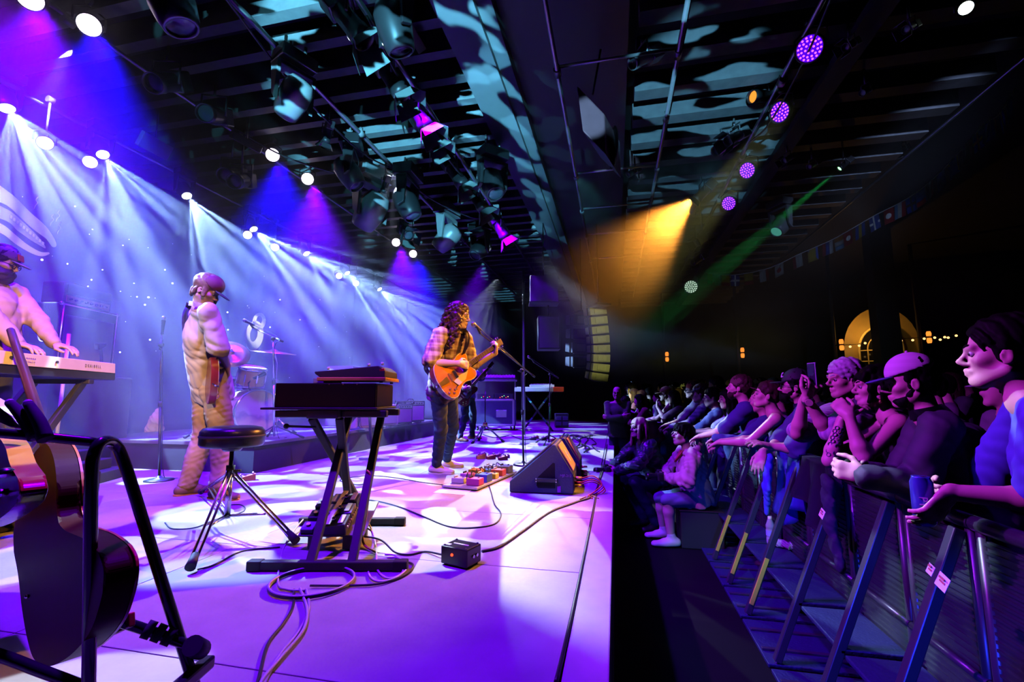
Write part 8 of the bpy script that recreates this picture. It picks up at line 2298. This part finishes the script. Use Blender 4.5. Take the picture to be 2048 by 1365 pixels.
# ------------------------------------------------------------------ pit photographers
def camera_prop(label, p, d):
    t = thing('camera', label, 'camera', p); d = Vector(d).normalized(); x = UP.cross(d).normalized()
    b = MB(); b.obox((0, 0, 0), x, UP, (0.06, 0.09, 0.13), 0.012); b.obox(V3(0, 0, 0.055), x, UP, (0.05, 0.03, 0.05), 0.008); b.build('body', m_black, t)
    b = MB(); b.lathe([(0.034, 0.02), (0.036, 0.06), (0.04, 0.10), (0.04, 0.14), (0.035, 0.14), (0.03, 0.12), (0, 0.115)], (0, 0, 0), d, 20); b.build('lens', mat('lens_black', (0.015, 0.015, 0.02), 0.15), t)
    b = MB(); b.cyl(V3(0, 0, 0.045) + x * 0.045, V3(0, 0, 0.058) + x * 0.045, 0.012, n=12); b.build('dial', m_chrome, t)
def pit_man():
    t = thing('person', 'dark-haired photographer in a beige hooded jacket seated in the pit', 'person')
    c = A(1366, 872, 4.8)
    f = hdir(100); l = UP.cross(f)
    P = pose(V3(c.x, c.y, FLOOR_Z), 1.72, 100, head=c, headyaw=98, pitch=10)
    pel = V3(c.x, c.y, c.z - 0.62) - f * 0.12
    P['pel'] = pel; P['t'] = (P['neck'] - pel).normalized()
    for n, q in (('L', 1), ('R', -1)):
        P['sh' + n] = P['neck'] - P['t'] * 0.072 + l * q * 0.168
        P['hip' + n] = pel + l * q * 0.09
        P['kn' + n] = pel + f * 0.34 + l * q * (0.12 if q > 0 else 0.16) + UP * (-0.06 if q < 0 else -0.02)
        P['an' + n] = P['kn' + n] + V3(0, 0, 0) - f * 0.02; P['an' + n].z = FLOOR_Z + 0.085
    cm = pel + f * 0.30 + UP * 0.20
    arm(P, 'L', cm + l * 0.07, l - UP * 0.5); arm(P, 'R', cm - l * 0.07, -l - UP * 0.5)
    hs = {'L': (f - l * 0.5, -l, UP, (0.5, 0.5, 0.6, 0.6), 0.95), 'R': (f + l * 0.5, l, UP, (0.5, 0.5, 0.6, 0.6), 0.95)}
    Hd = body(t, P, SK, 0.0085, handspec=hs, legs=True)
    face_parts(t, Hd, HM_D); 
    rs = random.Random(8); ends = [((0.05 * math.cos(a) - 0.01, 0.05 * math.sin(a), 0.11), Hd(0.112 * math.cos(a) - 0.01, 0.10 * math.sin(a), 0.045 - 0.06 * (math.cos(a) < 0.2)), 0.9) for a in np.linspace(0, 6.1, 18)]
    hair_strands(t, Hd, HM_D, ends, 0.009, 4, r=0.022, curl=0.004)
    jm = mat('beige_jacket', (0.58, 0.46, 0.36), 0.8)
    o = top(t, P, jm, 1.9, 0.034, 0.010, hem=0.08, fold=0.024, fscale=26, seed=51)
    S = SDF(0.010); S.chain([P['neck'] + l * 0.10 + f * 0.05 - UP * 0.05, P['neck'] + l * 0.09 - f * 0.07 + UP * 0.0, P['neck'] - f * 0.11, P['neck'] - l * 0.09 - f * 0.07, P['neck'] - l * 0.10 + f * 0.05 - UP * 0.05], [0.03, 0.045, 0.06, 0.045, 0.03], 0.03); S.build('hood', jm, o, fold=0.012)
    b = MB(); b.prism([P['neck'] + f * 0.03 + l * 0.05 - UP * 0.03, P['neck'] + f * 0.115 - UP * 0.15, P['neck'] + f * 0.03 - l * 0.05 - UP * 0.03], f * 0.03, 0.004); b.build('undershirt', mat('red_cotton', (0.5, 0.06, 0.06), 0.8), t)
    legs(t, P, mat('denim_shorts', (0.16, 0.22, 0.30), 0.8), mat('white_canvas', (0.75, 0.68, 0.66), 0.7), 0.012, 0.016, short=True)
    camera_prop('black camera held on the knees of the seated photographer', cm + f * 0.08, f)
    s = thing('pit_box', 'low dark box the seated photographer sits on', 'box', V3(pel.x, pel.y, FLOOR_Z))
    h = pel.z - 0.11 - FLOOR_Z
    b = MB(); b.box((-0.2, -0.2, 0), (0.2, 0.2, h), 0.01); b.build('body', m_black, s)
    b = MB(); b.box((-0.21, -0.21, h), (0.21, 0.21, h + 0.012), 0.004); b.build('top', m_rubber, s)
pit_man()
def pit_woman():
    t = thing('person', 'blonde photographer in a dark jacket crouching low in the pit near the stage edge', 'person')
    c = A(1277, 858, 5.3)
    f = hdir(118); l = UP.cross(f)
    P = pose(V3(c.x, c.y, FLOOR_Z), 1.65, 118, head=c, headyaw=120, pitch=4, wide=0.92)
    pel = V3(c.x, c.y, c.z - 0.62) - f * 0.22
    P['pel'] = pel; P['t'] = (P['neck'] - pel).normalized()
    for n, q in (('L', 1), ('R', -1)):
        P['sh' + n] = P['neck'] - P['t'] * 0.07 + l * q * 0.155
        P['hip' + n] = pel + l * q * 0.08
        P['kn' + n] = pel + f * 0.38 + l * q * 0.15 + UP * 0.06
        P['an' + n] = pel + f * 0.12 + l * q * 0.13; P['an' + n].z = FLOOR_Z + 0.085
    cm = P['neck'] + f * 0.36 - UP * 0.34
    arm(P, 'L', cm + l * 0.07, l - UP * 0.6); arm(P, 'R', cm - l * 0.07, -l - UP * 0.6)
    hs = {'L': (f - l * 0.5, -l, UP, (0.5, 0.5, 0.6, 0.6), 0.9), 'R': (f + l * 0.5, l, UP, (0.5, 0.5, 0.6, 0.6), 0.9)}
    Hd = body(t, P, SK, 0.009, handspec=hs, nose=0.6)
    face_parts(t, Hd, HM_Y)
    rs = random.Random(2); ends = []
    for i in range(26):
        a = rs.uniform(0.7, 6.28 - 0.7)
        ends.append(((0.05 * math.cos(a) - 0.02, 0.05 * math.sin(a), 0.11), Hd(0.11 * math.cos(a) - 0.02, 0.11 * math.sin(a), -0.12 - rs.uniform(0, 0.12)), 0.8))
    hair_strands(t, Hd, HM_Y, ends, 0.009, 7, r=0.02)
    top(t, P, mat('quilted_jacket', (0.03, 0.035, 0.06), 0.35, bump=0.3), 1.95, 0.03, 0.011, hem=0.06, fold=0.024, fscale=40, seed=53)
    legs(t, P, JEANS, m_black, 0.013, 0.014)
    camera_prop('black camera in the hands of the crouching blonde photographer', cm + f * 0.10, f)
pit_woman()

# jackets hanging over the rail
def hung(label, y0, y1, drop, m, seed, sleeve):
    """cloth laid over the top rail, hanging in folds on the pit side with one sleeve"""
    rs = random.Random(seed); o = V3(BXT, (y0 + y1) / 2, BZT + 0.03)
    t = thing('jacket', label, 'jacket', o)
    ph = [rs.uniform(0, 6.28) for _ in range(3)]; rows = []
    N = 22
    for j in range(15):
        v = j / 14; row = []
        for i in range(N + 1):
            u = i / N; y = (y0 + (y1 - y0) * (u + 0.08 * v * math.sin(5 * u + ph[0]))) - o.y
            dz = drop[0] + (drop[1] - drop[0]) * u + 0.05 * math.sin(7 * u + ph[1])
            if v < 0.25: a = v / 0.25 * math.pi * 0.5; x, z = 0.10 * math.cos(a + 0.2) - 0.06, 0.045 * math.sin(a + 0.9)
            else: w = (v - 0.25) / 0.75; x, z = -0.05 - 0.035 * w - 0.035 * (0.3 + w) * (math.sin(u * 15 + ph[2] + 2 * w) + 0.5 * math.sin(u * 31 + ph[1])), 0.03 - dz * w
            row.append((x, y, z))
        rows.append(row)
    b = MB(); b.sheet(rows, 0.012); b.build('cloth', m, t)
    S = SDF(0.008); p = V3(-0.10, sleeve * (y1 - y0) / 2, -0.05)
    S.chain([p, p + V3(-0.02, sleeve * 0.03, -0.22), p + V3(-0.01, sleeve * 0.10, -0.42)], [0.050, 0.046, 0.036], 0.03, (V3(1, 0.1, 0), 0.55)); S.build('sleeve', m, t, fold=0.016, fscale=40, seed=seed)
hung('bright blue jacket hanging over the rail below the navy shirt man', 3.45, 3.95, (0.40, 0.52), mat('blue_jacket', (0.05, 0.10, 0.60), 0.8), 3, 1)
hung('dark coat hanging over the rail next to the blue jacket', 2.95, 3.42, (0.36, 0.30), mat('dark_coat', (0.015, 0.018, 0.04), 0.85), 5, -1)

# ------------------------------------------------------------------ the dim crowd behind
CW = [('short', False), ('long', False), ('short', True), ('tied', False), ('short', False)]
protos = []
def crowd():
    rs = random.Random(23)
    skins = [mat('crowd_skin_1', (0.62, 0.42, 0.32), 0.55), mat('crowd_skin_2', (0.50, 0.33, 0.25), 0.55)]
    clothes = [mat('crowd_cloth_%d' % i, c, 0.85) for i, c in enumerate([(0.03, 0.03, 0.05), (0.08, 0.08, 0.14), (0.15, 0.15, 0.17), (0.12, 0.04, 0.05), (0.05, 0.10, 0.07), (0.20, 0.20, 0.24)])]
    hairs = [HM_D, HM_B, HM_Y, HM_G]
    cols = ['black', 'slate', 'grey', 'maroon', 'dark green', 'pale grey']
    for k, (hair, cp) in enumerate(CW):
        f = hdir(75)
        base = V3(3 + k, 9 + k, FLOOR_Z)
        t = thing('person', 'x', 'person', base)
        P = pose((0, 0, 0), 1.70 + 0.03 * (k % 3), 0, headyaw=8 * (k - 2), pitch=4)
        ff, l = P['f'], P['l']
        if k % 2: 
            arm(P, 'L', P['neck'] + ff * 0.2 - l * 0.1 - UP * 0.3, l - UP); arm(P, 'R', P['neck'] + ff * 0.24 + l * 0.1 - UP * 0.26, -l - UP)
        Hd = body(t, P, skins[k % 2], 0.016, near=False)
        if hair == 'long' or hair == 'tied':
            ends = [((0.05 * math.cos(q) - 0.02, 0.05 * math.sin(q), 0.10), Hd(0.10 * math.cos(q) - 0.03, 0.10 * math.sin(q), -0.18 if hair == 'long' else -0.03), 0.8) for q in np.linspace(0.8, 5.5, 14)]
            hair_strands(t, Hd, hairs[k % 3], ends, 0.014, k, r=0.024)
        else: hair_short(t, Hd, hairs[k % 2], 0.013)
        if cp: cap(t, Hd, mat('crowd_cap', (0.3, 0.3, 0.33), 0.7), 0.013)
        top(t, P, clothes[k], 0.9 if k % 2 else 1.9, 0.02, 0.016, seed=k)
        legs(t, P, JEANS, m_black, 0.02)
        protos.append(t)
    spots = []
    for u, v, a in [(1240, 778, 10.5), (1259, 786, 10.0), (1275, 778, 12), (1300, 784, 11), (1318, 792, 9.0), (1343, 780, 10.5), (1360, 786, 9.5), (1372, 775, 11), (1300, 776, 13), (1230, 772, 13), (1395, 770, 9.5), (1412, 778, 8.6), (1440, 775, 8.4), (1450, 782, 7.4), (1495, 790, 6.6), (1508, 775, 7.4), (1285, 790, 9.0), (1265, 770, 14), (1325, 774, 12.5), (1352, 772, 13.5), (1405, 768, 11.5), (1465, 770, 9.0), (1525, 770, 6.4), (1550, 768, 7.6), (1600, 770, 6.4), (1630, 775, 5.6), (1660, 772, 7.0), (1720, 768, 5.2), (1745, 762, 6.6), (1790, 755, 6.0), (1890, 768, 4.4), (1905, 762, 5.5), (1870, 772, 3.8), (1935, 760, 6.0), (1560, 790, 5.0), (1490, 778, 8.4), (1225, 788, 9.4), (1250, 776, 11.6), (1290, 774, 14.5), (1338, 776, 14.2), (1385, 774, 14.0), (1425, 770, 13.0), (1478, 768, 12.0), (1580, 765, 9.0), (1640, 765, 9.0), (1700, 762, 8.6), (1850, 760, 7.8), (2010, 770, 3.0), (2035, 768, 3.8)]:
        spots.append((u, v, a))
    pal = ['near the stage end', 'in the middle of the hall', 'under the arched window', 'below the green beam', 'behind the front row']
    for i, (u, v, a) in enumerate(spots):
        k = i % 5
        r = protos[k] if i < 5 else copy_tree(protos[k])
        c = A(u, v, a)
        hz = (c.z - FLOOR_Z) / (0.925 * (1.70 + 0.03 * (k % 3)))
        c.x = max(c.x, 0.42)
        r.scale = (min(1.08, hz), min(1.08, hz), hz)
        r.location = (c.x, c.y, FLOOR_Z)
        r.rotation_euler = (0, 0, R(70 + rs.uniform(-22, 22)))
        ci = rs.randrange(6)
        for ch in r.children:
            if ch.name.startswith('shirt'):
                ch.material_slots[0].link = 'OBJECT'; ch.material_slots[0].material = clothes[ci]
        hair = ('short-haired', 'long-haired', 'capped', 'tied-haired', 'dark-haired')[k]
        r['group'] = 'dim crowd ' + hair + ' ' + cols[ci]
        r['label'] = '%s onlooker in %s clothes among the dim crowd behind the front row' % (hair, cols[ci])
        r['category'] = 'person'
crowd()
# ------------------------------------------------------------------ theatre haze
def haze(name, label, bm, dens, aniso, plane, fade, nscale, lo, hi, seed):
    """smoke of uneven thickness: a drifting noise, thinning out over the distance fade from the plane (n, d)"""
    v = bpy.data.materials.new(name); v.use_nodes = True
    nt = v.node_tree; nt.nodes.clear()
    N = lambda t: nt.nodes.new('ShaderNode' + t)
    out = N('OutputMaterial'); vs = N('VolumeScatter')
    vs.inputs['Anisotropy'].default_value = aniso
    nt.links.new(vs.outputs[0], out.inputs['Volume'])
    tc = N('NewGeometry')
    mp = N('Mapping'); mp.inputs['Location'].default_value = (seed, seed * 0.7, seed * 1.9); mp.inputs['Scale'].default_value = (nscale, nscale * 0.8, nscale)
    nt.links.new(tc.outputs['Position'], mp.inputs[0])
    nz = N('TexNoise'); nz.inputs['Detail'].default_value = 2.5; nz.inputs['Scale'].default_value = 1.0; nz.inputs['Distortion'].default_value = 0.8
    nt.links.new(mp.outputs[0], nz.inputs['Vector'])
    mr = N('MapRange'); mr.inputs[1].default_value = 0.30; mr.inputs[2].default_value = 0.70; mr.inputs[3].default_value = lo; mr.inputs[4].default_value = hi
    nt.links.new(nz.outputs['Fac'], mr.inputs[0])
    fac = mr.outputs[0]
    for n, d, *f_ in plane:
        dp = N('VectorMath'); dp.operation = 'DOT_PRODUCT'; dp.inputs[1].default_value = Vector(n).normalized()
        nt.links.new(tc.outputs['Position'], dp.inputs[0])
        fr = N('MapRange'); fr.interpolation_type = 'SMOOTHSTEP'; fr.inputs[1].default_value = d; fr.inputs[2].default_value = d + (f_[0] if f_ else fade)
        nt.links.new(dp.outputs['Value'], fr.inputs[0])
        mu = N('Math'); mu.operation = 'MULTIPLY'
        nt.links.new(fac, mu.inputs[0]); nt.links.new(fr.outputs[0], mu.inputs[1]); fac = mu.outputs[0]
    mu = N('Math'); mu.operation = 'MULTIPLY'; mu.inputs[1].default_value = dens
    nt.links.new(fac, mu.inputs[0]); nt.links.new(mu.outputs[0], vs.inputs['Density'])
    return tag(bm.build(name, v), label, None, None, 'stuff')
# it hangs thickest upstage and thins out towards the crowd
hn = Vector((-4.23, 0, -0.9)).normalized()
haze('stage_haze', 'uneven blue-lit haze hanging over the stage', MB().prism([(x, 1.4, z) for x, z in ((-7.72, 0.37), (-2.4, 0.37), (-3.3, 4.6), (-7.72, 4.6))], (0, 15.2, 0)), 0.085, 0.35, [(hn, hn.dot(Vector((-2.4, 0, 0.4))))], 1.5, 0.55, 0.35, 1.5, 3.0)
haze('smoke_plume', 'thin smoke drifting over the crowd under the lamps', MB().box((-1.5, 5.2, 1.2), (4.4, 14.0, 4.68)), 0.17, 0.2, [((1, 0, 0), -1.5, 2.2), ((-1, 0, 0), -4.4, 0.7), ((0, 0, 1), 1.2), ((0, -1, 0), -14.0), ((0, 0, -1), -4.68, 0.7), ((0, 1, 0), 5.2, 1.5)], 1.5, 0.8, 0.15, 1.3, 8.0)

# fine fittings too small to pick apart singly
for o in bpy.data.objects:
    if o.parent and o.name.split('.')[0] in ('knobs', 'screws', 'keys', 'jacks', 'bolts', 'strings', 'frets', 'diodes', 'ribs', 'patch_cable', 'pattern', 'print'):
        o['kind'] = 'stuff'
